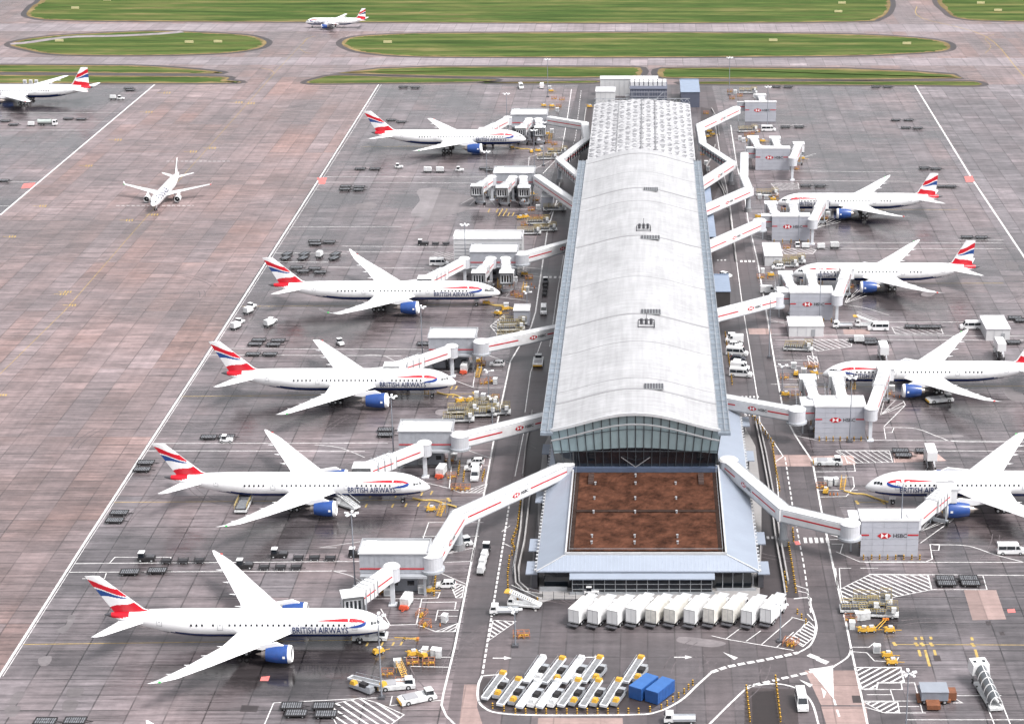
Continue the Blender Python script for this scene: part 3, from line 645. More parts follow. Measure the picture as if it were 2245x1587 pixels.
    mb.poly([fpnt(u/8, 1, 1) for u in range(9)]+[fpnt(u/8, 1, -1) for u in range(8, -1, -1)]); mb.grid([[fpnt(1, v/8, s) for v in range(9)] for s in (-1, 1)])
    mb.build('tail_fin', [pwhite, navy if t in 'ef' else M('flag_blue', (.015, .06, .22), .3), redp, dgrey, M('emblem_dark_blue', (.02, .025, .07), .3)], root, smooth=False)
    # landing gear
    gz = .0
    for k, d, yy in ((0, L*.105, 0), (1, w0[1]+w0[2]*.86, 1), (1, w0[1]+w0[2]*.86, -1)):
        wr = .5 if k == 0 else .66
        if t in 'ef': wr *= .75
        yb = yy*(5.3 if t not in 'ef' else 3.6); gb = MB(); gb.cyl((X(d), yb, wr), (X(d), yb*.9, zc0-Rf*.5), .16 if k == 0 else .26, n=8); gb.bar((X(d), yb, zc0-Rf*.85), (X(d+(-2 if k else 1.5)), yb*.8, zc0-Rf*.6), .14)
        if k: gb.bar((X(d-1.5), yb, wr), (X(d+1.5), yb, wr), .25)
        gb.box((X(d)+.1, yb+ (.45 if k == 0 else 0), 1.3), (1.6, .08, .9), 1)
        g_ = gb.build('nose_gear' if k == 0 else 'main_gear', [lgrey, pwhite], root)
        na = 1 if k == 0 else D['gear'][0]
        for q in range(na):
            dx = (q-(na-1)/2)*1.45
            for sy in (-1, 1):
                w_ = MB(); yw = yb+sy*(.38 if k == 0 else .62); w_.cyl((X(d)+dx, yw-.2, wr), (X(d)+dx, yw+.2, wr), wr, n=14); w_.cyl((X(d)+dx, yw-.22, wr), (X(d)+dx, yw+.22, wr), wr*.45, n=10, m=1); w_.build('wheel', [black, lgrey], g_)
    # doors, windows, cockpit glass
    for f in doors:
        d = f*L; q = MB(); p0, p1 = -.12, .60
        for a, b_, c, e_ in ((d-.55, d-.47, p0, p1), (d+.47, d+.55, p0, p1), (d-.55, d+.55, p0, p0+.04), (d-.55, d+.55, p1-.04, p1)):
            q.grid([[surf(a+(b_-a)*i, c+(e_-c)*j/4, .035) for i in (0, 1)] for j in range(5)])
        q.grid([[surf(d-.14+.28*i, .20+.12*j, .036) for i in (0, 1)] for j in range(2)])
        q.build('door', M('door_outline', (.30, .31, .33), .4), root)
    win0 = None; wd = doors[0]*L+2.0; wend = doors[-1]*L-1.3; k = 0; pitch = 1.12 if t not in 'ef' else .95
    while wd < wend:
        k += 1
        if not any(abs(wd-f*L) < 1.35 for f in doors) and k % 17 != 9:
            if win0 is None:
                q = MB(); r = Rf+.03; q.grid([[(dx, side*r*math.cos(ph), zc0+r*math.sin(ph)) for dx in (-.2, .2)] for ph in (.17, .25, .33)]); win0 = q.build('cabin_window', glassd, root); win0.location.x = X(wd)
            elif prof(wd)[0] > Rf*.96:
                c = clone(win0, root); c.location = (X(wd), 0, 0)
        wd += pitch
    for i, (a, b_) in enumerate(((.030, .040), (.041, .051), (.052, .060))):
        for s in (-1, 1):
            q = MB(); lo, hi = .62-i*.12, 1.02-i*.16
            q.grid([[surf((a+(b_-a)*u)*L, lo+(hi-lo)*j/3+ (.0), .03, s) for u in (0, .5, 1)] for j in range(4)]); q.build('cockpit_window', glassd, root)
    if t == 'd':
        for s in (-1, 1):
            q = MB(); q.grid([[surf((.026+.040*u)*L, (.42-.14*u)+(.74-.10*u)*j/4, .028, s) for u in (0, .25, .5, .75, 1)] for j in range(5)]); q.build('cockpit_mask', M('mask_grey', (.05, .055, .065), .3), root)
    # lettering
    def wrap_text(txt, dc, phi0, size, mat, name='airline_lettering', cx=1.0):
        r = Rf+.06; sl = [size*k*.18 for k in range(0, 5)]
        V, Fs, w, h = text_geo(txt, size, .016, sl); q = MB(); P = []
        for v in V:
            u = (v.x-w/2)*cx; d = dc + (-u if side < 0 else u)
            rr_, zz = prof(d); ph = phi0+v.y/r; P.append((X(d), side*(rr_+.06)*math.cos(ph), zz+(rr_+.06)*math.sin(ph)))
        q.add(P, Fs); return q.build(name, mat, root)
    if ba:
        sz = lsize or (2.2 if t not in 'ef' else 1.3); tw = text_geo('BRITISH AIRWAYS', sz, .016, [sz*k*.18 for k in range(0, 5)])[2]
        cnd = (11.4 if t in 'abg' else 12.6)/tw if t not in 'ef' else .8; dc = 8.0+tw*cnd/2 if t not in 'ef' else 5.0+tw*cnd/2
        wrap_text('BRITISH AIRWAYS', dc, -.40, sz, navy, cx=cnd)
        q = MB(); a = .075*L   # ribbon: red sweep, blue hook below it
        up = [(16.2, .56), (13, .64), (10, .71), (7.5, .75), (5.9, .72), (5.0, .60)]; lw = [(16.2, .55), (13, .52), (10, .50), (7.5, .48), (6.4, .50), (5.4, .48)]
        kx = L/64 if t not in 'ef' else .55
        for (u0, l0), (u1, l1) in zip(zip(up, lw), zip(up[1:], lw[1:])):
            q.grid([[surf(kx*(l0[0]+(u0[0]-l0[0])*j/3), l0[1]+(u0[1]-l0[1])*j/3, .05) for j in range(4)], [surf(kx*(l1[0]+(u1[0]-l1[0])*j/3), l1[1]+(u1[1]-l1[1])*j/3, .05) for j in range(4)]], 0)
        up = [(4.9, .60), (4.8, .42), (5.1, .25), (5.9, .12), (7.2, .05), (8.8, .06)]; lw = [(5.5, .46), (5.9, .38), (6.4, .30), (7.0, .24), (7.9, .17), (8.8, .08)]
        for (u0, l0), (u1, l1) in zip(zip(up, lw), zip(up[1:], lw[1:])):
            q.grid([[surf(kx*(l0[0]+(u0[0]-l0[0])*j/3), l0[1]+(u0[1]-l0[1])*j/3, .05) for j in range(4)], [surf(kx*(l1[0]+(u1[0]-l1[0])*j/3), l1[1]+(u1[1]-l1[1])*j/3, .05) for j in range(4)]], 1)
        q.build('nose_ribbon', [redp, M('ribbon_blue', (.015, .05, .25), .3)], root)
        rg = L*.79
    else:
        wrap_text('FINNAIR', .26*L, .10, 3.9, M('lettering_dark_blue', (.02, .025, .07), .3))
    return root
HALF = math.pi
def place(t, label, nose_px, cy, sgn, **k):
    """sgn +1: nose to the right in the photo"""
    D = TYPES[t]; p = G(nose_px, cy, D['zc']); x = p.x - sgn*D['L']/2
    return airliner(t, label, x, p.y, 0 if sgn > 0 else HALF, -1 if sgn > 0 else 1, skew=(.26 if sgn > 0 else -.32), **k)
place('a', 'white airliner with blue engines at the lowest left stand, nearest the camera', 853, 1364, 1)
place('b', 'white airliner, second from the bottom on the left, loader at its rear hold', 943, 1061, 1)
place('c', 'white airliner with dark blue belly, third from the bottom on the left', 1000, 832, 1)
place('d', 'longest white airliner on the left side, black-rimmed cockpit glass and upturned wingtips', 1097, 637, 1)
place('c', 'white airliner at the uppermost stand left of the terminal', 1153, 301, 1)
place('c', 'white airliner cut by the left edge of the photo, only its rear half visible', -98, 200, -1)
place('g', 'white airliner at the uppermost occupied stand on the right side of the terminal', 1703, 441, -1)
place('g', 'white airliner at the second occupied stand on the right, three jet bridges at its nose', 1737, 596, -1)
place('b', 'white airliner on the right whose tail is cut by the photo edge', 1803, 814, -1, lsize=2.1)
place('c', 'large white airliner at the lowest right stand, rear half outside the photo', 1897, 1060, -1)
# taxiing ones
place('e', 'small white airliner with blue engines taxiing on the far taxiway beside the grass', 670, 47.5, -1, group=None)
p = G(334, 452, 3.0)
airliner('f', 'white airliner with blue lettering taxiing toward the camera on the left taxiway', p.x, p.y+22.2, -math.pi/2, 1, livery='fin', group=None)
# only its wingtip shows at the bottom left
wt = G(314, 1558, 9.0)
airliner('b', 'airliner below the photo edge of which only one white wingtip shows, bottom left', wt.x+45.1-31.4, wt.y-30.4, 0, -1, skew=.2)
# ---------------------------------------------------------------- gate rooms, fixed link bridges, jet bridges
clad = M('ribbed_cladding', (.36, .37, .405), .45, var=.16, scale=.7)
leg_m = M('leg_grey', (.38, .40, .43), .45, metal=.2)
def bank_logo(mb, o, u, v, w, text=True, tmb=None):
    """red and white hexagon emblem and bank letters; o centre-left, u along, v up, w hexagon width; materials 0 red 1 white"""
    h = w*.42; n = u.cross(v)*.03; r = w*.27
    P = lambda a, b, k=1: o+u*a+v*b+n*k
    mb.poly([P(0, 0), P(r, -h/2), P(r, h/2)], 0); mb.poly([P(w, 0), P(w-r, h/2), P(w-r, -h/2)], 0)
    c = P(w/2, 0)
    mb.poly([P(r, h/2), c, P(w-r, h/2)][::-1], 0); mb.poly([P(r, -h/2), P(w-r, -h/2), c], 0)
    mb.poly([P(r, h/2), P(r, -h/2), c], 1); mb.poly([P(w-r, -h/2), P(w-r, h/2), c], 1)
    if tmb is not None:
        V, Fs, tw, th = text_geo('HSBC', w*.40, .02); s = 1.0
        tmb.add([o+u*(w*1.12+p.x)+v*(p.y-th/2)+n for p in V], Fs)
def clad_wall_ribs(mb, x0, x1, y, z0, z1, step=1.1):
    x = x0+step
    while x < x1-.2: mb.box((x, y-.03, z0), (.07, .06, z1-z0)); x += step
def gate_room(label, xl, xr, yfront, yback, z0=5.4, z1=10.0):
    """raised lounge box on legs, left side of the terminal"""
    a = G(xl, yfront, z1); b = G(xr, yfront, z1); D = G(xl, yback, z1).y - a.y; w = b.x-a.x
    t = thing('gate_room', label, 'gate room', ((a.x+b.x)/2, a.y+D/2, 0), 0, 'raised gate rooms left of the terminal')
    m = MB(); m.box((0, 0, z0), (w, D, z1-z0)); clad_wall_ribs(m, -w/2, w/2, -D/2, z0+.1, z1-.1); m.build('wall', clad, t)
    m = MB(); m.box((0, 0, z1), (w+.5, D+.5, .25)); rf = m.build('roof', roofw, t)
    m = MB(); m.box((0, D/2+.1, z1+.25), (w+.5, .25, .5)); m.box((-w/2-.1, 0, z1+.25), (.25, D+.2, .4)); m.box((w/2+.1, 0, z1+.25), (.25, D+.2, .4)); m.build('roof_parapet', midgrey, rf)
    m = MB(); m.box((-w*.36, D*.22, z1+.25), (w*.16, D*.3, .45)); m.build('roof_plant', white, rf)
    m = MB(); m.box((0, -D/2-.08, z0+1.0), (w-.1, .06, .28)); m.build('stripe', midred, t)
    m = MB(); m.box((0, -.6, z0-.6), (w*.98, D+1.6, .5)); m.build('floor_beam', leg_m, t)
    for sx in (-.47, -.05, .44):
        for sy in (-.42, .42):
            m = MB(); m.bar((sx*w, sy*D, 0), (sx*w, sy*D, z0-.5), .55); m.build('leg', leg_m, t)
    m = MB(); m.box((w*.10, D*.1, .1), (w*.42, D*.5, 3.4)); un = m.build('service_room', M('service_room_grey', (.22, .23, .26), .5), t)
    for k in (-1, 1):
        m = MB(); m.box((w*.10+k*w*.12, D*.1-D*.25-.04, 1.5), (w*.10, .06, 1.1)); m.build('window', glassd, un)
    m = MB(); m.box((-w*.30, D*.05, .1), (w*.26, D*.45, 3.0)); m.build('store_room', M('store_grey', (.30, .31, .34), .5), t)
    return t
def sign_gate(label, xl, xr, ybot, yback, xa, z1=8.7):
    """gate building on the right whose blank front carries the bank emblem"""
    a = G(xl, ybot, 0); b = G(xr, ybot, 0); D = G(xl, yback, z1).y - a.y; w = b.x-a.x; cx = (a.x+b.x)/2
    t = thing('gate_building', label, 'gate building', (cx, a.y+D/2, 0), 0, 'gate buildings right of the terminal')
    m = MB(); m.box((0, -D/2+.5, .1), (w, .6, z1-.1)); pn = m.build('front_panel', panel, t)
    m = MB()
    for k in range(1, 6): m.box((0, -D/2+.18, .1+(z1-.1)*k/6), (w-.1, .04, .06))
    for k in (1, 2, 4): m.box((-w/2+w*k/5, -D/2+.18, .15), (.05, .04, z1-.3))
    m.build('panel_joint', M('joint_grey', (.36, .37, .41), .5), pn)
    m = MB(); m.box((0, .4, 4.6), (w-.4, D-1.4, z1-4.7)); m.build('wall', clad, t)
    m = MB(); m.box((0, .3, z1), (w+.4, D+.4, .3)); m.box((0, -D/2+.6, z1+.3), (w, .25, .25)); m.build('roof', roofw, t)
    wa = (xl-xa)/((ybot-HOR_Y)*CT/CAM_H)
    m = MB(); m.box((-w/2-wa/2, .8, 4.6), (wa, D-1.8, z1-4.8)); an = m.build('annex', clad, t)
    m = MB(); m.box((-w/2-wa/2, .9, z1-.2), (wa+.3, D-1.4, .25)); m.build('annex_roof', roofw, an)
    m = MB(); m.box((-w/2-wa/2, .8-(D-1.8)/2-.04, z1-2.3), (wa-.2, .06, .3)); m.build('stripe', midred, an)
    tx = MB(); yy = -D/2+.16; lw = w*.25
    for x0, x1 in ((-w/2+.05, -w*.36), (w*.31, w/2-.05)): red = MB(); red.box(((x0+x1)/2, yy, z1*.60), (x1-x0, .05, .32)); red.build('stripe', midred, t)
    lg = MB(); bank_logo(lg, Vector((-w*.22, yy, z1*.60)), Vector((1, 0, 0)), Vector((0, 0, 1)), lw, tmb=tx)
    lo = lg.build('emblem', [midred, white], t, fix=False); tx.build('lettering', M('lettering_black', (.03, .03, .035), .5), lo, fix=False)
    for sx in (-1, 1):
        for sy in (-.1, .42): m = MB(); m.bar((sx*(w/2-.6), sy*D, 0), (sx*(w/2-.6), sy*D, 4.6), .45); m.build('leg', leg_m, t)
    m = MB(); m.bar((-w/2-wa+.6, 0, 0), (-w/2-wa+.6, 0, 4.6), .4); m.build('leg', leg_m, t)
    return t
def tube_sec(m, a, b, w, h, mi=0, crown=.35):
    """covered walkway section between roof-centre points a and b (points are on the crown line)"""
    a, b = Vector(a), Vector(b); d = (b-a); dh = Vector((d.x, d.y, 0)).normalized(); n = Vector((-dh.y, dh.x, 0)); up = Vector((0, 0, 1))
    pr = [(-w/2, -h), (-w/2, -crown), (-w*.30, -.06), (0, 0), (w*.30, -.06), (w/2, -crown), (w/2, -h)]
    rows = [[p+n*q[0]+up*q[1] for q in pr] for p in (a, b)]
    m.grid(rows, mi, closed=True)
    for r in rows: m.poly(r, mi)
    return n
brw = M('bridge_white', (.66, .66, .675), .42, var=.16, scale=.4)
def bridge(label, P, logos=(), cols=(), rots=(), z=9.4, w=3.3, h=3.2, glazed=(), rw=4.6, legs=True):
    pts = [G(x, y, z) for x, y in P]
    c = sum(pts, Vector())/len(pts); c.z = 0
    t = thing('link_bridge', label, 'walkway', c, 0, 'covered walkways between terminal and gates')
    Q = [p-c for p in pts]
    for i, (a, b) in enumerate(zip(Q, Q[1:])):
        d = (b-a).normalized(); a2 = a-d*(1.0 if i else 0); b2 = b+d*(1.0 if i < len(Q)-2 else 0)
        m = MB(); n = tube_sec(m, a2, b2, w, h); tn = m.build('tunnel', brw, t)
        s = -1 if n.y > 0 else 1
        if abs(d.x) > .12:
            nn = n*s; dd = d if d.x > 0 else -d; st = a if d.x > 0 else b; L = (b-a).length
            segs = [(.04, .96)]
            for li, lt in logos:
                if li == i: segs = [(.04, lt-.13*24/max(L, 24)-.02), (lt+4.6/L+.03+.02, .96)]
            for f0, f1 in segs:
                if f1-f0 < .03: continue
                p0 = st+dd*L*f0+nn*(w/2+.03); p1 = st+dd*L*f1+nn*(w/2+.03); dz = Vector((0, 0, -1.55))
                mk = MB(); mk.bar(p0+dz, p1+dz, .05, .34); mk.build('stripe', midred, tn)
            for li, lt in logos:
                if li == i:
                    lg = MB(); tx = MB(); bank_logo(lg, st+dd*L*lt+nn*(w/2+.06)+Vector((0, 0, -1.6)), dd, Vector((0, 0, 1)), 2.7, tmb=tx)
                    lo = lg.build('emblem', [midred, white], tn, fix=False); tx.build('lettering', M('lettering_black'), lo, fix=False)
        m = MB(); m.bar(a+Vector((0, 0, -h-.15)), b+Vector((0, 0, -h-.15)), w*.8, .3); m.build('underframe', leg_m, tn)
        for sg in (-1, 1):
            m = MB(); m.bar(a2+n*sg*(w/2-.15)+Vector((0, 0, -.24)), b2+n*sg*(w/2-.15)+Vector((0, 0, -.24)), .16, .2); m.build('roof_rail', midgrey, tn)
            m = MB(); m.bar(a2+n*sg*(w/2+.02)+Vector((0, 0, -h+.1)), b2+n*sg*(w/2+.02)+Vector((0, 0, -h+.1)), .06, .22); m.build('sill_rail', midgrey, tn)
        if i in glazed:
            L = (b-a).length; k = 0
            for sgn in (-1, 1):
                for k in range(1, int(L/3.2)): 
                    p = a+d*3.2*k+n*sgn*(w/2+.03)+Vector((0, 0, -1.8)); gl = MB(); gl.bar(p-d*.95, p+d*.95, .05, 2.2); gl.build('window', glassd, tn)
    for i in cols:
        p = Q[i]; m = MB(); m.cyl((p.x, p.y, .1), (p.x, p.y, z-h), .95, .85, 14); m.cyl((p.x, p.y, 0), (p.x, p.y, 1.4), 1.5, 1.3, 14, 1); m.build('support_column', [leg_m, M('column_base', (.2, .2, .21), .6)], t)
    for i in rots:
        p = Q[i]; m = MB(); m.cyl((p.x, p.y, z-h-.2), (p.x, p.y, z-.2), rw/2, n=24, m=0); m.cyl((p.x, p.y, z-.2), (p.x, p.y, z+.15), rw/2+.1, rw/2-.3, 24, 1); m.cyl((p.x, p.y, z-h-.7), (p.x, p.y, z-h-.2), rw/2+.4, n=24, m=2); m.build('rotunda', [M('rotunda_grey', (.55, .56, .60), .35, metal=.2), brw, leg_m], t)
    return t
def jet_bridge(label, p0, p1, z0=9.2, z1=7.9, cabrot=None, stairs=True, slim=1.0):
    a, b = G(*p0, z0), G(*p1, z1); c = Vector((a.x, a.y, 0)); a -= c; b -= c
    t = thing('jet_bridge', label, 'jet bridge', c, 0, 'movable jet bridges at the stands')
    d = (b-a).normalized(); dh = Vector((d.x, d.y, 0)).normalized(); L = (b-a).length; up = Vector((0, 0, 1)); n = Vector((-dh.y, dh.x, 0))
    m = MB(); m.cyl((0, 0, z0-3.3), (0, 0, z0-.1), 1.75, n=20); m.cyl((0, 0, z0-.1), (0, 0, z0+.2), 1.9, 1.6, 20, 1); m.build('rotunda', [M('rotunda_grey'), brw], t)
    m = MB(); m.bar((0, 0, 0), (0, 0, z0-3.3), .9, .9); m.box((0, 0, 0), (1.8, 1.8, .3)); m.build('column', M('column_white', (.62, .64, .68), .4), t)
    k = .55
    m = MB(); tube_sec(m, a+dh*1.2, a+d*L*k, 2.7*slim, 2.9, crown=.15); tn = m.build('tunnel', brw, t)
    m = MB(); tube_sec(m, a+d*(L*k-.5)+up*.28, a+d*(L-1.2)+up*.28, 3.2*slim, 3.3, crown=.15); tn2 = m.build('outer_tunnel', brw, t)
    s = -1 if n.y > 0 else 1
    for q, f0, f1, ww, ob in ((0, .12, k-.02, 2.7, tn), (0, k+.02, .9, 3.2, tn2)):
        m = MB(); off = n*s*(ww*slim/2+.04); m.bar(a+d*L*f0+off+up*(-1.4), a+d*L*f1+off+up*(-1.4), .05, .3); m.build('stripe', midred, ob)
    for f in (k-.03, k+.06, k+.16, k+.26):   # service framing on the telescoping tunnel
        m = MB()
        for sg in (-1, 1): p = a+d*L*f+n*sg*(1.65*slim+.1); m.bar(p+up*.5, p-up*3.1, .12)
        p = a+d*L*f; m.bar(p+n*1.75*slim+up*.5, p-n*1.75*slim+up*.5, .12); m.build('portal_frame', midgrey, tn2)
    cr = math.atan2(dh.y, dh.x) if cabrot is None else cabrot
    m = MB(); m.box((b.x, b.y, b.z-3.2), (4.0, 4.4, 3.4), 0, cr); m.box((b.x, b.y, b.z+.2), (4.3, 4.7, .2), 0, cr); cb = m.build('cab', M('cab_white', (.66, .67, .69), .4, var=.15), t)
    fd = Vector((math.cos(cr), math.sin(cr), 0)); fn = Vector((-fd.y, fd.x, 0)); m = MB()
    for q in (-1.3, -.45, .4, 1.25): p_ = Vector(b)+fd*2.03+fn*q; m.add([p_-fn*.26-up*2.7, p_+fn*.26-up*2.7, p_+fn*.26-up*.5, p_-fn*.26-up*.5], [(0, 1, 2, 3)])
    m.build('cab_window', glassd, cb)
    m = MB()
    for q in range(3):
        o_ = Vector(b)+fd*(2.1+.3*q)
        for sg in (-1, 1): m.bar(o_+fn*sg*2.1+up*.25, o_+fn*sg*2.1-up*3.2, .22)
        m.bar(o_-fn*2.1+up*.25, o_+fn*2.1+up*.25, .25); m.bar(o_-fn*2.1-up*3.2, o_+fn*2.1-up*3.2, .25)
    m.build('bellows', M('bellows_grey', (.07, .07, .075), .7), cb)
    m = MB(); m.box((b.x, b.y, b.z-3.75), (3.6, 3.8, .5), 0, cr); m.build('cab_base', dgrey, cb)
    m = MB(); e_ = a+d*(L*k)-up*3.3; m.bar(e_, a+d*(L-1)-up*3.25, 1.6*slim, .35); m.build('tunnel_beam', dgrey, tn2)
    p = a+d*(L*.82); w_ = MB(); zz = a.z+d.z*L*.82
    for sg in (-1, 1): w_.bar((p.x+n.x*sg*1.5, p.y+n.y*sg*1.5, .8), (p.x+n.x*sg*1.5, p.y+n.y*sg*1.5, zz-.4), .4)
    w_.bar((p.x-n.x*2, p.y-n.y*2, 1.0), (p.x+n.x*2, p.y+n.y*2, 1.0), .7); w_.bar((p.x-n.x*1.6, p.y-n.y*1.6, zz-3.5), (p.x+n.x*1.6, p.y+n.y*1.6, zz-3.5), .35)
    wc = w_.build('drive_column', leg_m, t)
    for sg in (-1, 1):
        q = MB(); o_ = Vector((p.x, p.y, .6))+n*sg*1.9; q.cyl(o_-n*.25, o_+n*.25, .6, n=14); q.build('wheel', black, wc)
    if stairs:
        q = MB(); o_ = Vector((b.x, b.y, 0))-fd*1.0; sd_ = n*-s if abs(n.y) > .3 else n
        e0 = o_+sd_*2.4+up*(b.z-3.1); e1 = e0-dh*4.2; e1.z = .2
        for off in (0, .9): q.bar(e0+sd_*off, e1+sd_*off, .12, .25); q.bar(e0+sd_*off+up*1, e1+sd_*off+up*1, .07)
        for f in range(1, 10): pt = e0+(e1-e0)*f/10; q.bar(pt, pt+sd_*.9, .3, .06)
        q.build('stairs', steel, cb)
    return t
gate_room('grey gate room with red stripe beside the nose of the lowest left airliner', 787, 937, 1214, 1187)
gate_room('grey gate room with red stripe, second from the bottom left of the terminal', 873, 990, 946, 925)
gate_room('grey gate room with red stripe, third from the bottom left of the terminal', 939, 1042, 741, 723)
gate_room('grey gate room with red stripe in front of the tall white block', 1030, 1134, 553, 538)
gate_room('grey gate room with three idle jet bridges, fifth from the bottom', 1082, 1171, 380, 368)
gate_room('farthest grey gate room left of the terminal', 1120, 1199, 252, 241.5)
# tall white block behind the fourth gate room
a = G(994, 524, 11.5); b_ = G(1145, 524, 11.5); D_ = G(994, 509, 11.5).y-a.y; w_ = b_.x-a.x
t = thing('plant_block', 'tall white louvred block behind the fourth left gate room', 'building', ((a.x+b_.x)/2, a.y+D_/2, 0))
m = MB(); m.box((0, 0, 0), (w_, D_, 11.3)); m.build('wall', roofw, t)
m = MB(); [m.box((0, -D_/2-.04, 1+k*1.2), (w_-.6, .08, .25)) for k in range(8)]; m.build('louvre', M('louvre_grey', (.34, .34, .36), .5), t)
m = MB(); m.box((0, 0, 11.3), (w_+.3, D_+.3, .3)); m.box((0, D_/2, 11.6), (w_, .3, .7)); m.box((-w_/2, 0, 11.6), (.3, D_, .7)); m.box((w_/2, 0, 11.6), (.3, D_, .7)); m.build('roof', roofw, t)
sign_gate('gate building with bank emblem beside the lowest right airliner', 1886, 2012, 1221, 1119, 1862)
sign_gate('gate building with bank emblem, second from the bottom on the right', 1786, 1896, 962, 870, 1757)
sign_gate('gate building with bank emblem, long white cabin in front of its wall', 1731, 1825, 703, 629, 1705)
sign_gate('gate building with bank emblem below the uppermost right airliner', 1692, 1775, 529, 468.5, 1669)
sign_gate('gate building with bank emblem, second from the top, no airliner at it', 1656, 1731, 374, 322, 1637)
sign_gate('farthest gate building with bank emblem near the grass', 1633, 1701, 268, 223, 1616)
bridge('longest left walkway, bent over a column, from the brown roof to the lowest gate room', [(947, 1213), (1004, 1120), (1240, 1013)], logos=[(1, .44), (0, .35)], cols=[1], rots=[0, 2])
bridge('straight walkway to the second gate room from the bottom on the left', [(1008, 951), (1230, 897)], logos=[(0, .5)], rots=[0])
bridge('straight walkway to the third gate room from the bottom on the left', [(1055, 747), (1250, 707)], logos=[(0, .5)], rots=[0])
bridge('straight walkway to the gate room in front of the tall white block', [(1144, 555), (1272, 520)], logos=[(0, .58)], rots=[0])
bridge('walkway sloping down-right from the gate room with three idle jet bridges', [(1177, 383), (1285, 457)], rots=[])
bridge('zigzag glazed walkway to the farthest left gate room', [(1203, 255), (1282, 268), (1287, 302), (1227, 348), (1292, 403)], cols=[3], glazed=[2, 3])
bridge('right walkway bent over a column, from the brown roof to the lowest gate building', [(1597, 1006), (1719, 1110), (1864, 1144)], logos=[(0, .36)], cols=[1], rots=[0, 2])
bridge('straight walkway to the second gate building from the bottom on the right', [(1560, 861), (1747, 895)], logos=[(0, .46)], rots=[1])
bridge('straight walkway to the gate building behind the long white cabin', [(1545, 686), (1702, 646)], logos=[(0, .54)], rots=[1])
bridge('straight walkway to the gate building below the uppermost right airliner', [(1530, 541), (1665, 482)], logos=[(0, .48)], rots=[1])
bridge('right walkway turning up sharply at a white elbow to the second highest gate building', [(1520, 462), (1641, 410), (1631, 385), (1632, 334)], logos=[(0, .5)], cols=[1])
bridge('zigzag right walkway with glazed section to the farthest gate building', [(1515, 410), (1603, 353), (1541, 313), (1534, 272), (1616, 233)], logos=[(0, .55), (3, .45)], cols=[1], glazed=[1])
R_ = math.radians
JB = [
 ('jet bridge with striped tunnel above the nose of the lowest left airliner', (858, 1240), (772, 1303), R_(-75), 7.9),
 ('jet bridge touching the second lowest left airliner', (930, 970), (795, 1022), R_(-90), 7.9),
 ('jet bridge touching the third left airliner from the bottom', (990, 758), (860, 801), R_(-90), 7.9),
 ('jet bridge reaching behind the longest left airliner, white minibus beside it', (1018, 566), (932, 610), R_(-90), 7.9),
 ('left one of two jet bridges facing the camera above the longest airliner', (1076, 566), (1050, 597), R_(-90), 7.6),
 ('right one of two jet bridges facing the camera above the longest airliner', (1108, 566), (1111, 597), R_(-90), 7.6),
 ('leftmost of the three idle jet bridges at the fifth gate room', (1078, 387), (1046, 408), R_(-90), 7.6),
 ('middle one of the three idle jet bridges at the fifth gate room', (1124, 388), (1101, 411), R_(-90), 7.6),
 ('rightmost of the three idle jet bridges at the fifth gate room', (1147, 388), (1149, 411), R_(-90), 7.6),
 ('jet bridge above the nose of the highest left airliner', (1113, 257), (1062, 284), R_(-90), 7.8),
 ('left one of two idle jet bridges at the farthest left gate room', (1160, 261), (1142, 281), R_(-90), 7.6),
 ('right one of two idle jet bridges at the farthest left gate room', (1180, 261), (1184, 280), R_(-90), 7.6),
 ('jet bridge to the lowest right airliner', (2004, 1129), (2076, 1068), R_(90), 7.9),
 ('long jet bridge crossing to the door of the airliner cut by the right edge', (1910, 893), (1941, 806), R_(90), 7.9),
 ('short jet bridge behind the second gate building, by the airliner door', (1846, 868), (1835, 822), R_(90), 7.7),
 ('short empty jet bridge left of the nose, behind the second gate building', (1785, 868), (1771, 828), R_(90), 7.7),
 ('long jet bridge crossing to the second highest right airliner', (1836, 645), (1857, 588), R_(90), 7.9),
 ('short jet bridge ahead of the wing of the second highest right airliner', (1784, 626), (1777, 598), R_(90), 7.7),
 ('short jet bridge under the nose of the second highest right airliner', (1735, 626), (1722, 600), R_(90), 7.7),
 ('jet bridge crossing to the highest right airliner', (1782, 480), (1803, 437), R_(90), 7.9),
 ('short jet bridge at the front door of the highest right airliner', (1742, 465), (1738, 445), R_(90), 7.7),
 ('short jet bridge left of the nose of the highest right airliner', (1698, 465), (1690, 446), R_(90), 7.7),
 ('jet bridge swung out beside the gate building that has no airliner', (1738, 345), (1751, 315), R_(90), 7.7),
 ('right short jet bridge behind the gate building that has no airliner', (1705, 320), (1699, 303), R_(90), 7.7),
 ('left short jet bridge behind the gate building that has no airliner', (1662, 320), (1651, 302), R_(90), 7.7),
 ('jet bridge behind the farthest right gate building', (1672, 221), (1668, 209), R_(90), 7.7)]
for lab, q0, q1, cr, z1 in JB: jet_bridge(lab, q0, q1, cabrot=cr, z1=z1, slim=1.0)
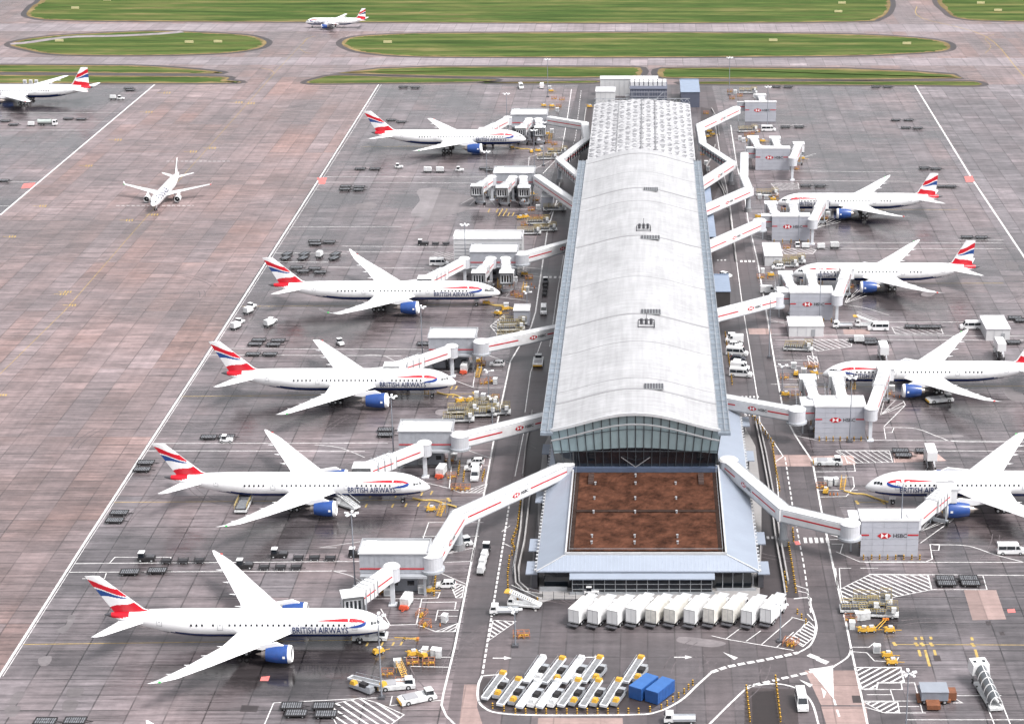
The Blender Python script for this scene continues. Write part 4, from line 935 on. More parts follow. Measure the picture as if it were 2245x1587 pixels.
# plant buildings beyond the far end of the terminal
def block(name, label, xl, xr, yf, yb, z1, wallm, roofm, cat='building', extra=None):
    a = G(xl, yf, z1); b = G(xr, yf, z1); D = G(xl, yb, z1).y-a.y; w = b.x-a.x
    t = thing(name, label, cat, ((a.x+b.x)/2, a.y+D/2, 0))
    m = MB(); m.box((0, 0, 0), (w, D, z1)); m.build('wall', wallm, t)
    m = MB(); m.box((0, 0, z1), (w+.4, D+.4, .2)); m.box((0, D/2, z1+.2), (w+.4, .3, .35)); m.build('roof', roofm, t)
    if extra: extra(t, w, D, z1)
    return t
def ribs(t, w, D, z1):
    m = MB(); n = int(w/2.2)
    for k in range(1, n): m.box((-w/2+w*k/n, -D/2-.03, .3), (.08, .08, z1-.6))
    m.build('wall_joint', M('joint_grey'), t)
    m = MB(); m.box((w*.2, -D/2-.05, .1), (1.2, .08, 2.2)); m.build('door', M('door_outline'), t)
def cooling(t, w, D, z1):
    for k in range(8):
        m = MB(); x = -w/2+w*(k+.5)/8; m.box((x, D*.2, z1+.2), (w/8-.4, D*.5, 1.8)); m.cyl((x, D*.2, z1+2), (x, D*.2, z1+2.3), w/20, n=12); m.build('cooling_unit', roofw, t)
    m = MB()
    for x in (-w/2+1, w/2-1, 0): m.bar((x, -D/2-2, 0), (x, -D/2-2, z1-1), .3)
    for z in (2, 4, z1-1): m.bar((-w/2, -D/2-2, z), (w/2, -D/2-2, z), .3)
    for k in range(14): x = -w/2+w*(k+.5)/14; m.bar((x, -D/2-2, 4), (x, -D/2-2, z1), .12)
    m.bar((w*.1, -D/2-2.3, 1), (w*.4, -D/2-2.3, z1-1), .4); m.build('pipe_rack', M('rack_grey', (.28, .29, .33), .5), t)
block('plant_building', 'white flat-roofed plant building at the far end of the terminal, in front of the grass', 1316, 1442, 174, 169, 8, roofw, roofw, extra=ribs)
block('cooling_plant', 'dark cooling plant with white units on top behind the skylight roof', 1381, 1462, 196, 182, 7, M('plant_dark', (.09, .10, .14), .5), M('plant_dark'), extra=cooling)
block('plant_house', 'small square white plant house left of the dark cooling plant', 1306, 1348, 202, 193, 6, roofw, roofw, extra=ribs)
block('plant_shed', 'shed with a blue-grey roof right of the dark cooling plant', 1493, 1534, 203, 176, 7, M('plant_dark'), M('shed_roof', (.22, .27, .36), .4))
block('plant_kiosk', 'tiny white kiosk in front of the dark cooling plant', 1372, 1391, 212, 208, 3, roofw, roofw)
block('cabin', 'white office cabin with grey doors beside the left service road below the longest airliner', 1126, 1160, 682, 670, 4.6, panel, roofw, 'cabin', ribs)
block('cabin', 'grey open-topped cabin beside the left service road, below the fifth gate room', 1187, 1212, 433, 423, 4.2, panel, roofw, 'cabin', ribs)
block('cabin', 'white cabin with a ribbed roof near the crossing, right service road', 1677, 1715, 562, 535, 3.4, roofw, roofw, 'cabin', ribs)
block('cabin', 'long white cabin in front of the third gate building', 1730, 1806, 716, 697, 3.2, roofw, roofw, 'cabin', ribs)
block('cabin', 'white cabin with two-tone roof near the right photo edge', 2163, 2215, 722, 695, 3.6, roofw, roofw, 'cabin', ribs)
block('service_shed', 'blue-grey shed against the right flank of the terminal, open at its front', 1561, 1601, 640, 604, 6, M('shed_dark', (.05, .045, .045), .7), M('shed_roof'), 'shed')
block('service_shed', 'long low blue-grey roofed shed along the right flank, higher one', 1545, 1569, 520, 410, 5, M('shed_dark'), M('shed_roof'), 'shed')
# ---------------------------------------------------------------- painted lines, patches
paint_w = M('road_paint_white', (.66, .65, .65), .6, var=.45, scale=.8)
paint_y = M('road_paint_yellow', (.46, .32, .10), .6, var=.5, scale=.8)
paint_r = M('road_paint_red', (.60, .16, .15), .6, var=.3, scale=.8)
ZL = .020
WL, YL, HL, RL = MB(), MB(), MB(), MB()
def wl(P, w=.32, sm=False, dash=None, mb=None, dz=0):
    pts = px(P)
    if sm: pts = smoothpts([tuple(p) for p in pts], False, 5)
    stroke(mb or WL, pts, w, ZL+dz, 0, dash)
wl([(830, 186), (695, 400), (446, 790), (185, 1190), (0, 1480), (-62, 1578)], .55)
wl([(836, 186), (702, 400), (452, 790), (192, 1190), (6, 1482)], .14)
wl([(2006, 188), (2136, 400), (2245, 563), (2600, 1120)], .7)
wl([(339, 186), (85, 400), (0, 472)], .7)
# left service road
wl([(1253, 196), (1244, 258), (1230, 339)], .3); wl([(1230, 339), (1190, 381)], .3); wl([(1227, 400), (1221, 440), (1200, 505), (1174, 684), (1164, 717), (1119, 792), (1084, 957), (1042, 1187), (997, 1417), (972, 1520), (968, 1545), (978, 1568), (997, 1587)], .42)
wl([(1150, 735), (1100, 760)], .3)
wl([(1274, 199), (1262, 300), (1250, 340)], .22, dash=(3, 2))
wl([(1236, 560), (1222, 640), (1205, 760)], .22); wl([(1190, 740), (1163, 817), (1151, 904)], .24); wl([(1151, 934), (1129, 1044)], .24)
wl([(1117, 1101), (1104, 1187), (1084, 1311), (1057, 1481)], .42, dash=(1.6, .7))
wl([(1100, 1165), (1118, 1152)], .2); wl([(1103, 1190), (1122, 1199)], .2)
wl([(1057, 1481), (1049, 1500), (1048, 1530), (1060, 1549), (1092, 1562), (1180, 1567), (1380, 1566), (1440, 1560), (1492, 1535), (1530, 1500), (1560, 1473)], .5, True)
wl([(1057, 1481), (1095, 1479), (1115, 1490)], .35, True)
wl([(1560, 1473), (1600, 1460), (1680, 1445), (1750, 1430)], .95, True, dash=(1.6, .5))
wl([(1750, 1430), (1776, 1414), (1789, 1385), (1788, 1360), (1777, 1325), (1775, 1310), (1740, 1312)], .42, True)
# right service road
wl([(1721, 1002), (1737, 1105), (1762, 1236), (1778, 1345)], .32, dash=(2, 1.2))
wl([(1602, 275), (1615, 361), (1632, 427), (1640, 483), (1661, 573), (1684, 706), (1695, 775), (1718, 906), (1742, 952), (1759, 978), (1781, 1010), (1801, 1119), (1826, 1238), (1856, 1371), (1866, 1421), (1902, 1587)], .42)
wl([(1564, 247), (1577, 328), (1602, 460), (1616, 581), (1626, 658), (1642, 755), (1660, 868), (1666, 925), (1703, 979), (1717, 1000), (1700, 1012), (1708, 1100), (1735, 1118)], .26)
wl([(1866, 1421), (1858, 1440), (1828, 1460)], .4, True); wl([(1828, 1460), (1770, 1474), (1700, 1490), (1650, 1502), (1634, 1510)], .85, True, dash=(1.5, .6))
wl([(1634, 1510), (1600, 1542), (1555, 1587)], .42); wl([(1640, 1505), (1700, 1498), (1750, 1510), (1780, 1540), (1795, 1590)], .42, True)
HL.poly([(*G(1775, 1466)[:2], ZL+.004), (*G(1828, 1532)[:2], ZL+.004), (*G(1826, 1459)[:2], ZL+.004)])
wl([(1828, 1532), (1832, 1545)], .42); wl([(1835, 1555), (1840, 1570)], .42); wl([(1812, 1510), (1800, 1490), (1775, 1466)], .35, True)
for q in ([(1585, 1429), (1618, 1441), (1610, 1446)], [(1752, 1489), (1782, 1500), (1776, 1506)], [(1800, 1507), (1812, 1516), (1806, 1530), (1803, 1516)]): HL.poly([(*G(*p)[:2], ZL+.004) for p in q])
for x in (1772, 1790, 1800): pass
for x0, y0 in ((1776, 1432), (1797, 1442)): HL.poly([(*G(x0, y0)[:2], ZL), (*G(x0+22, y0+8)[:2], ZL), (*G(x0+14, y0+14)[:2], ZL), (*G(x0-8, y0+5)[:2], ZL)])
# arrows along the lorry park
for x, y, L_, s in ((1080, 1442, 42, 1), (1478, 1440, 40, 1), (1280, 1440, 40, 1), (1460, 1439, 0, 1)):
    if L_: wl([(x, y), (x+L_*.7, y)], .35); HL.poly([(*G(x+L_*.6, y-4)[:2], ZL+.004), (*G(x+L_, y)[:2], ZL+.004), (*G(x+L_*.6, y+4)[:2], ZL+.004)])
# cross roads behind the tails, left
for P in ([(165, 1235), (790, 1230)], [(150, 1254), (760, 1251)], [(334, 972), (850, 971)], [(324, 988), (800, 989)], [(468, 764), (930, 766)], [(455, 778), (880, 780)], [(594, 555), (760, 556)], [(582, 574), (720, 575)], [(640, 498), (880, 497)],
          [(680, 415), (700, 416)], [(700, 400), (1060, 402)], [(712, 388), (1180, 389)], [(0, 247), (262, 248)], [(0, 266), (238, 267)], [(0, 286), (214, 286)], [(0, 399), (90, 399)], [(0, 452), (20, 452)],
          [(750, 540), (1000, 542)], [(760, 552), (960, 553)], [(720, 586), (930, 588)]): wl(P, .26)
# cross roads, right
for P in ([(1895, 1232), (2245, 1232)], [(1905, 1258), (2245, 1261)], [(1800, 964), (2245, 967)], [(1835, 987), (2245, 989)], [(1690, 706), (2245, 706)], [(1690, 733), (2245, 737)], [(1740, 744), (2245, 746)], [(1760, 532), (2200, 533)], [(1730, 545), (2200, 546)],
          [(1690, 375), (1990, 378)], [(1665, 396), (2000, 398)], [(1650, 275), (1760, 274)], [(2006, 402), (2140, 404)], [(2100, 526), (2200, 527)]): wl(P, .26)
wl([(725, 1250), (770, 1262), (800, 1280), (840, 1292)], .22, True); wl([(690, 975), (740, 980), (775, 992), (800, 1003)], .22, True); wl([(800, 778), (840, 780), (868, 793)], .2, True)
wl([(2046, 1194), (2120, 1196), (2180, 1215), (2245, 1232)], .26, True); wl([(1960, 937), (2010, 940), (2060, 958), (2100, 968), (2245, 969)], .24, True); wl([(1850, 668), (1900, 676), (1950, 692)], .2, True)
# stand-nose boxes and gate aprons, left
for P in ([(790, 1187), (700, 1200), (738, 1200)], [(815, 1300), (965, 1298), (960, 1310), (915, 1312)], [(820, 1312), (925, 1311), (913, 1368), (855, 1370), (835, 1334)], [(913, 1368), (955, 1384), (998, 1384)], [(925, 1320), (1000, 1319), (997, 1335)], [(960, 1337), (1005, 1337)], [(957, 1350), (1003, 1350)], [(960, 1337), (955, 1360)],
          [(965, 1255), (1022, 1280)], [(1040, 1190), (975, 1215)], [(975, 1215), (1040, 1200), (1034, 1230), (975, 1232)], [(775, 1395), (1000, 1394)][:0] or [(885, 1440), (992, 1440)], [(900, 1460), (985, 1462)], [(855, 1546), (968, 1534)], [(855, 1546), (860, 1525)], [(600, 1540), (840, 1528)], [(600, 1540), (580, 1587)],
          [(905, 1100), (950, 1140)][:0] or [(940, 1145), (1060, 1145)], [(925, 1175), (1050, 1175)], [(940, 1145), (925, 1187)], [(820, 1022), (1070, 1020)], [(1020, 985), (1078, 1005)], [(985, 1070), (1010, 1080), (1060, 1080)], [(880, 1045), (985, 1070)], [(990, 1022), (985, 1070)],
          [(870, 815), (1100, 812)], [(1060, 775), (1116, 795)], [(1000, 835), (1040, 850), (1098, 850)], [(1042, 812), (1037, 848)], [(1110, 725), (1160, 738)], [(880, 1072), (985, 1070)][:0] or [(1060, 900), (1092, 900)], [(940, 597), (1180, 600)], [(1010, 645), (1080, 650), (1160, 660)], [(1085, 600), (1190, 607)], [(1130, 630), (1185, 632)], [(1140, 585), (1190, 590)],
          [(1030, 458), (1200, 458)], [(1190, 335), (1160, 345), (1158, 372)], [(1165, 375), (1230, 340)], [(1130, 320), (1240, 300)], [(60, 455), (60, 455.5)][:0] or [(1245, 425), (1215, 455), (1205, 470)],
          [(240, 1234), (252, 1221), (375, 1221), (372, 1228)], [(233, 1256), (229, 1268), (180, 1268)]): wl(P, .22)
# gate aprons, right
for P in ([(1833, 1209), (1885, 1231), (2030, 1231), (2044, 1225), (2039, 1193), (2060, 1193), (2058, 1206), (2042, 1206)], [(1820, 1182), (1878, 1182)], [(1823, 1192), (1848, 1192), (1842, 1212)], [(2018, 1190), (2090, 1138), (2088, 1128)], [(1745, 955), (1795, 966)], [(1938, 935), (1985, 888), (1980, 878), (1950, 876)], [(1938, 937), (1942, 962)], [(1940, 937), (1960, 937), (1956, 948), (1943, 948)],
          [(1795, 1074), (1880, 1074)], [(1785, 1034), (1875, 1033), (1872, 1016)], [(1790, 1045), (1870, 1045), (1873, 1067), (1855, 1088), (1798, 1089)], [(1648, 515), (1700, 527)], [(1685, 700), (1730, 712)], [(1700, 745), (1780, 745)], [(1780, 770), (1795, 830)], [(1700, 790), (1770, 790)], [(1702, 803), (1775, 803)], [(1705, 830), (1790, 832)], [(1868, 1418), (1905, 1418), (1918, 1408)], [(1690, 842), (1790, 843)],
          [(1870, 1428), (1900, 1430), (1917, 1448), (1965, 1450), (1970, 1440)], [(1872, 1462), (1975, 1462), (1982, 1497)], [(1922, 1497), (2005, 1496), (2023, 1562)], [(1925, 1497), (1922, 1510), (1978, 1511), (1976, 1497)], [(1895, 1511), (1952, 1511), (1960, 1536)], [(1893, 1536), (2010, 1536)], [(1900, 1522), (1955, 1522)], [(1893, 1548), (1940, 1562), (2030, 1562)], [(1970, 1548), (2015, 1548)], [(1960, 1587), (2240, 1578)][:0] or [(1985, 1577), (2245, 1577)], [(2062, 1524), (2155, 1524), (2180, 1587)], [(2082, 1524), (2110, 1540), (2090, 1540)], [(2190, 1524), (2215, 1587)], [(2155, 1524), (2195, 1524)],
          [(2035, 1260), (2043, 1292), (2164, 1292), (2155, 1262)], [(1843, 1290), (1840, 1245), (1866, 1245)], [(1836, 1290), (1832, 1245)], [(1886, 1245), (1925, 1245)], [(1560, 1393), (1590, 1400), (1740, 1425)], [(1560, 1393), (1590, 1370)][:0] or [(1735, 1352), (1768, 1361), (1752, 1385)], [(1592, 1400), (1625, 1375)], [(1636, 1405), (1668, 1382)], [(1670, 1412), (1737, 1354)], [(1703, 1418), (1740, 1385)], [(1775, 1312), (1768, 1290), (1745, 1283)], [(1772, 1300), (1750, 1295)], [(1770, 1345), (1783, 1360)]): 
    if len(P) > 1: wl(P, .22)
for k in range(5): wl([(1890+k*2, 893), (1966+k*5, 893-k*3)], .001) if 0 else None
# radiating guide lines for jet bridge wheels
for cx_, cy_, P in ((2017, 1165, [(2085, 1132), (2060, 1126), (2088, 1138), (2040, 1136)]), (1930, 910, [(1983, 880), (1965, 875), (1985, 888), (1940, 872), (1950, 895)]), (1852, 665, [(1905, 638), (1890, 632), (1900, 648), (1862, 640), (1880, 635)]), (1790, 500, [(1844, 482), (1842, 487), (1830, 480), (1815, 482), (1800, 484)]), (1060, 420, [(1010, 448), (1030, 450), (1062, 455), (1085, 450)]), (1115, 425, [(1060, 450), (1090, 455), (1120, 455), (1140, 450)]), (1120, 640, [(1098, 650), (1090, 643), (1110, 650)]), (1760, 345, [(1790, 337), (1775, 350), (1782, 342)]), (1118, 318, [(1080, 330), (1130, 326)])):
    for q in P: wl([(cx_, cy_), q], .18)
def hatch(P, d, step, w=.3, edge=True, zz=0):
    """parallel painted bars clipped to a polygon; d = direction in pixels"""
    pts = px(P); c = pts[0]; a = G(P[0][0]+d[0], P[0][1]+d[1]) - G(*P[0]); a.normalize(); n = Vector((-a.y, a.x, 0))
    ts = [(p-c).dot(n) for p in pts]; t = min(ts)+step/2
    while t < max(ts):
        xs = []
        for i in range(len(pts)):
            p, q = pts[i]-c, pts[(i+1) % len(pts)]-c; u, v = p.dot(n)-t, q.dot(n)-t
            if u*v < 0: r = p+(q-p)*(u/(u-v)); xs.append(r.dot(a))
        xs.sort()
        for s0, s1 in zip(xs[::2], xs[1::2]):
            if s1-s0 > .3: stroke(HL, [c+n*t+a*s0, c+n*t+a*s1], w, ZL)
        t += step
    if edge: stroke(WL, pts+[pts[0]], .2, ZL+.004)
hatch([(1842, 1291), (1907, 1259), (2034, 1261), (2042, 1292), (1953, 1310), (1950, 1320), (1850, 1320)], (60, 27), 1.45, .42)
hatch([(1873, 1463), (1975, 1463), (1983, 1495), (1925, 1495), (1922, 1508), (1890, 1510)], (60, -32), 1.3, .42)
hatch([(1894, 1538), (1968, 1538), (1972, 1561), (1935, 1561)], (60, -32), 1.2, .4)
hatch([(715, 1546), (790, 1529), (830, 1541), (886, 1566), (840, 1600), (745, 1600)], (60, 40), 1.5, .42)
hatch([(1081, 1359), (1131, 1362), (1071, 1404)], (50, 30), 1.2, .4)
hatch([(1732, 1399), (1773, 1362), (1787, 1375), (1785, 1395), (1760, 1417)], (40, 22), 1.15, .4)
hatch([(985, 1275), (1018, 1283), (1013, 1310), (1000, 1310)], (30, -18), .9, .3)
hatch([(1832, 989), (1950, 989), (1957, 1013), (1858, 1015), (1852, 1000)], (40, 26), 1.5, .22)
hatch([(1762, 744), (1870, 745), (1866, 760), (1790, 770)], (40, 18), 1.7, .3)
hatch([(1955, 717), (2062, 718), (2068, 732), (1963, 732)], (40, 14), 2, .2); hatch([(1712, 546), (1790, 547), (1782, 557), (1722, 558)], (40, 14), 1.8, .3)
hatch([(1690, 402), (1750, 402), (1752, 415), (1702, 417)], (40, 10), 1.6, .25); hatch([(955, 1384), (1003, 1366), (998, 1384)], (30, -16), .9, .25); hatch([(1010, 1078), (1068, 1060), (1062, 1080)], (30, -16), .9, .25)
hatch([(1820, 1165), (1870, 1180), (1850, 1181), (1822, 1172)], (30, 14), 1, .3); hatch([(1045, 568), (940, 570), (955, 553), (1000, 553)], (30, 9), 1.6, .2, False); hatch([(1770, 780), (1790, 782), (1795, 800), (1775, 800)], (30, 26), 1.1, .25); hatch([(1075, 715), (1105, 690), (1112, 740), (1100, 745)], (30, 12), 1.6, .25)
hatch([(1090, 1262), (1120, 1262), (1120, 1262.5)], (30, 0), 5) if 0 else None
# zebra crossings
def zebra(x, y, dx, n, w, h):
    for k in range(n):
        a = G(x+dx*k, y); HL.poly([(a.x, a.y, ZL+.008), (a.x+w, a.y, ZL+.008), (a.x+w, a.y+h, ZL+.008), (a.x, a.y+h, ZL+.008)])
zebra(1193, 610, 10.5, 4, .85, 2.2); zebra(1623, 575, 9, 4, .85, 2.2); zebra(1763, 1190, 12.2, 5, .75, 3.0); zebra(1670, 1181, 11, 3, .6, 1.4); zebra(1626, 872, 8.5, 5, .5, 1.4); zebra(1572, 572, 8, 3, .6, 1.5)
# yellow lead-in lines and stop marks
for P in ([(50, 1412), (912, 1401)], [(249, 1101), (985, 1095)], [(398, 869), (1040, 863)], [(530, 672), (1115, 667)], [(1961, 1412), (2400, 1414)], [(1879, 1101), (1936, 1101)], [(1720, 848), (2400, 846)], [(1860, 622), (2200, 621)], [(790, 322), (1120, 320)], [(1830, 460), (2100, 460)]): wl(P, .22, mb=YL)
for x, y, w_ in ((1961, 1411, 1), (2009, 1412, 1), (2022, 1412, 1), (2042, 1412, 1), (2133, 1413, 1), (912, 1401, 1), (984, 1095, 1), (1879, 1101, 1), (1936, 1101, 1), (1040, 863, 1)):
    wl([(x-3, y-4), (x+3, y+4)], .7, mb=YL, dz=.004)
for x, y0, y1 in ((2007, 1396, 1402), (2020, 1395, 1402), (2040, 1395, 1401), (2130, 1396, 1403), (2014, 1424, 1438), (2028, 1424, 1460), (2048, 1424, 1436), (2138, 1423, 1448)): wl([(x, y0), (x+(y1-y0)*.28, y1)], .55, mb=YL, dz=.004)
for x, y in ((805, 1412), (838, 1411), (862, 1411), (880, 1410), (803, 1108), (861, 1108), (890, 1107), (918, 1106), (940, 1105), (812, 1088), (868, 1087), (925, 1082), (946, 1080), (990, 850), (1000, 850), (982, 868), (994, 868), (1085, 430), (1095, 470), (1105, 470), (1115, 470), (1125, 470), (1090, 462), (1100, 462), (1110, 462), (1072, 462)): wl([(x-2, y+4), (x+2, y-4)], .4, mb=YL, dz=.004)
wl([(675, 84), (655, 105), (600, 163), (335, 460), (143, 680), (26, 795), (-90, 905)], .15, mb=YL); wl([(572, 150), (595, 155), (601, 163)], .2, True, mb=YL); wl([(690, 80), (672, 86), (664, 97)], .2, True, mb=YL); wl([(657, 107), (668, 115), (680, 118)], .2, True, mb=YL)
wl([(2010, 15), (2020, 40), (2160, 80), (2245, 168), (2400, 320)], .35, True, mb=YL); wl([(2180, 76), (2160, 85), (2172, 102), (2160, 118)], .2, True, mb=YL)
wl([(-200, 54.5), (2245, 63)], .3, mb=YL) if 0 else None
for x, y in ((525, 225), (552, 227), (425, 333), (467, 325), (285, 483), (340, 471), (140, 645), (160, 669), (95, 452), (28, 519), (260, 307), (328, 246), (367, 204), (8, 866), (196, 364), (150, 640)):
    for k in range(3): wl([(x-8+k*6, y+2), (x-6+k*6, y-2)], .45, mb=YL, dz=.004)
    wl([(x-22, y), (x-11, y)], .3, mb=YL, dz=.004)
for P in ([(695, 390), (717, 390), (712, 404), (700, 404)], [(52, 403), (78, 401), (70, 412), (46, 414)], [(2114, 387), (2132, 386), (2137, 399), (2118, 400)], [(2208, 1335), (2224, 1334), (2227, 1342), (2210, 1343)], [(573, 1483), (592, 1481), (588, 1492), (570, 1492)], [(1741, 1186), (1752, 1186), (1755, 1194), (1744, 1194)], [(1715, 888), (1724, 888), (1726, 893), (1717, 893)]): RL.poly([(*p[:2], ZL+.002) for p in px(P)])
# ground lettering
V, Fs, tw, th = text_geo('STOP', 3.4, .06); o = G(1632, 912); HL.add([(o.x+v.x*.55, o.y+v.y, ZL+.01) for v in V], Fs)
for x0, x1, y in ((365, 505, 354), (255, 340, 451), (355, 425, 451)): wl([(x0, y), (x1, y)], .5, dash=(1.2, .7))
for mb, nm, mt in ((WL, 'white_lines', paint_w), (HL, 'white_hatching', paint_w), (YL, 'yellow_lines', paint_y), (RL, 'red_markings', paint_r)):
    o = mb.build(nm, mt, fix=False)
    for p in o.data.polygons:
        if p.normal.z < 0: p.flip()
    tag(o, kind='structure')
# repaired slabs, pits and tarmac
sheet('pink_concrete_patches', [px(P) for P in ([(2113, 1293), (2184, 1293), (2206, 1357), (2132, 1359)], [(1764, 1469), (1874, 1469), (1898, 1545), (1800, 1545)], [(1800, 1548), (1899, 1548), (1906, 1600), (1815, 1600)], [(1697, 997), (1774, 997), (1783, 1022), (1700, 1022)], [(1783, 1022), (1778, 1000), (1870, 998), (1876, 1018)], [(1958, 990), (2050, 990), (2075, 1010), (1960, 1014)], [(1018, 1500), (1048, 1500), (1046, 1550), (1062, 1600), (1005, 1600)], [(1180, 1573), (1365, 1573), (1366, 1600), (1178, 1600)], [(1640, 720), (1690, 720), (1692, 733), (1643, 733)], [(1848, 722), (1905, 722), (1908, 733), (1850, 733)])], pink_m, .016)
sheet('dark_tarmac', [px(P) for P in ([(1160, 905), (1205, 905), (1160, 1290), (1330, 1300), (1330, 1330), (1130, 1310), (1125, 1250), (1150, 1040)], [(1650, 905), (1672, 935), (1700, 1010), (1708, 1100), (1752, 1310), (1660, 1310), (1672, 1200), (1640, 1000)], [(1633, 1507), (1745, 1510), (1752, 1600), (1632, 1600)], [(2045, 1436), (2060, 1436), (2064, 1449), (2049, 1449)], [(2160, 1361), (2172, 1361), (2174, 1370), (2163, 1370)], [(2190, 1384), (2201, 1384), (2204, 1392), (2193, 1392)], [(1867, 1524), (1892, 1524), (1896, 1540), (1870, 1540)], [(530, 1545), (568, 1547), (562, 1560), (526, 1559)], [(1062, 1485), (1180, 1500), (1480, 1520), (1420, 1560), (1180, 1564), (1095, 1558), (1055, 1540), (1052, 1500)],
    [(1212, 200), (1290, 200), (1290, 300), (1270, 330), (1215, 330)][:0] or [(1285, 235), (1300, 235), (1290, 345), (1270, 380), (1262, 350)], [(1536, 235), (1560, 240), (1580, 400), (1560, 450), (1540, 440)], [(1860, 260), (1860.5, 260), (1860, 261)])], asph_m, .0172)
sheet('tarmac_pit', [px([(1648, 1516), (1698, 1514), (1710, 1600), (1650, 1600)])], pit_m, .0178)
sheet('pale_repairs', [smoothpts([tuple(p) for p in px(P)]) for P in ([(1490, 1396), (1520, 1397), (1580, 1405), (1590, 1412), (1560, 1418), (1510, 1412), (1484, 1405)], [(2050, 953), (2105, 953), (2107, 958), (2055, 959)], [(85, 1442), (112, 1438), (108, 1455), (88, 1458)], [(150, 1510), (184, 1508), (175, 1525), (148, 1527)], [(142, 1535), (172, 1537), (160, 1560), (137, 1556)], [(150, 1350), (165, 1348), (160, 1365), (140, 1388), (125, 1380), (145, 1368)], [(30, 1520), (55, 1516), (40, 1540), (20, 1545)], [(12, 1550), (45, 1548), (35, 1568), (15, 1570)], [(960, 898), (1000, 898), (996, 909), (958, 909)], [(2205, 573), (2228, 576), (2232, 588), (2212, 590)], [(2025, 640), (2050, 642), (2040, 650), (2020, 648)], [(915, 418), (960, 412), (1010, 425), (1060, 440), (1040, 455), (980, 475), (950, 490), (900, 505), (930, 480), (900, 470), (920, 440)], [(785, 448), (815, 443), (825, 452), (800, 462), (780, 458)], [(2200, 855), (2240, 862), (2245, 880), (2215, 876)])], ground_mat('pale_repair', (.215, .196, .205), (.23, .20, .208), lane=20, slab=20, streak=.3, joint=0, wet=.3), .0165)

# tyre marks
TM = MB(); r3 = random.Random(11)
for i in range(46):
    x, y = r3.choice([(r3.uniform(80, 620), r3.uniform(430, 1150)), (r3.uniform(860, 1010), r3.uniform(560, 1560)), (r3.uniform(1720, 2150), r3.uniform(480, 1540)), (r3.uniform(1100, 1500), r3.uniform(1400, 1470))])
    c = G(x, y); a0 = r3.uniform(0, 6.28); rad = r3.uniform(14, 40); sw = r3.uniform(.3, 1.1)
    for off in (0, 1.7):
        P = [(c.x+(rad+off)*math.cos(a0+sw*t/12), c.y+(rad+off)*math.sin(a0+sw*t/12)) for t in range(13)]
        stroke(TM, P, .24, .0185+.0002*(i % 6))
o = TM.build('tyre_marks', M('tyre_mark_grey', (.115, .098, .104), .5, var=.5, scale=.5), fix=False)
for p in o.data.polygons:
    if p.normal.z < 0: p.flip()
tag(o, kind='structure')
# ---------------------------------------------------------------- ground vehicles and equipment
carw = M('car_white', (.70, .70, .71), .3, var=.05); cardk = M('car_dark', (.03, .033, .045), .25, var=.1); silver = M('silver_paint', (.42, .44, .47), .3, metal=.4, var=.1)
deck = M('dolly_deck', (.10, .10, .11), .55, metal=.3, var=.5, scale=2.0); frm = M('dolly_frame', (.022, .02, .022), .6, var=.4)
cream = M('aged_white', (.66, .64, .60), .5, var=.25, scale=.7); redo = M('red_orange_paint', (.62, .10, .05), .5, var=.2); grn = M('green_paint', (.03, .22, .12), .5)
gpuw = M('unit_white', (.62, .63, .64), .4, var=.3, scale=1.2); beltm = M('belt_rubber', (.20, .205, .215), .7, var=.35, scale=1.4)
def wheels(t, xs, y, r=.36, w=.25):
    for x in xs:
        for s in (-1, 1):
            m = MB(); m.cyl((x, s*y-w/2, r), (x, s*y+w/2, r), r, n=12); m.cyl((x, s*(y+w/2)-.01, r), (x, s*(y+w/2)+.02*s, r), r*.5, n=8, m=1); m.build('wheel', [black, lgrey], t)
def glassq(t, pts, name='window', mat=None):
    m = MB(); m.poly(pts); m.build(name, mat or glassd, t, fix=False)
def car_like(t, L, Wd, H, body, prof, wins, rear=None):
    m = MB(); n = len(prof); hw = Wd/2
    inset = lambda z: hw*(1.0 if z < H*.55 else 1.0-.16*(z-H*.55)/(H*.45))
    P = [(x*L, -inset(z*H), z*H) for x, z in prof]+[(x*L, inset(z*H), z*H) for x, z in prof]
    m.add(P, [(k, (k+1) % n, n+(k+1) % n, n+k) for k in range(n)]+[tuple(range(n))[::-1], tuple(range(n, 2*n))]); m.build('body', body, t)
    for s in (-1, 1):
        for q in wins:
            glassq(t, [(x*L, s*(inset(z*H)+.02), z*H) for x, z in q], 'side_window')
    k = max(range(len(prof)-1), key=lambda i: (prof[i][0] > .05)*(prof[i][1] > .9)*(prof[i][0]))
    return inset
def windscreen(t, L, H, Wd, a, b, name='windscreen'):
    (xa, za), (xb, zb) = a, b; nx = (zb-za)*H; nz = -(xb-xa)*L; l = math.hypot(nx, nz) or 1; o = .03*(1 if xa > xb or True else -1)
    sg = 1 if (xa+xb) > 0 else -1
    ox, oz = abs(nx/l)*.03*sg, abs(nz/l)*.03
    wa, wb = Wd*.44, Wd*.38
    glassq(t, [(xa*L+ox, -wa, za*H+oz), (xa*L+ox, wa, za*H+oz), (xb*L+ox, wb, zb*H+oz), (xb*L+ox, -wb, zb*H+oz)], name)
def lights(t, L, Wd, z):
    for s in (-1, 1):
        m = MB(); m.box((L/2, s*Wd*.36, z), (.06, .32, .16)); m.build('headlight', lgrey, t)
        m = MB(); m.box((-L/2, s*Wd*.40, z+.1), (.06, .2, .3)); m.build('tail_light', redp, t)
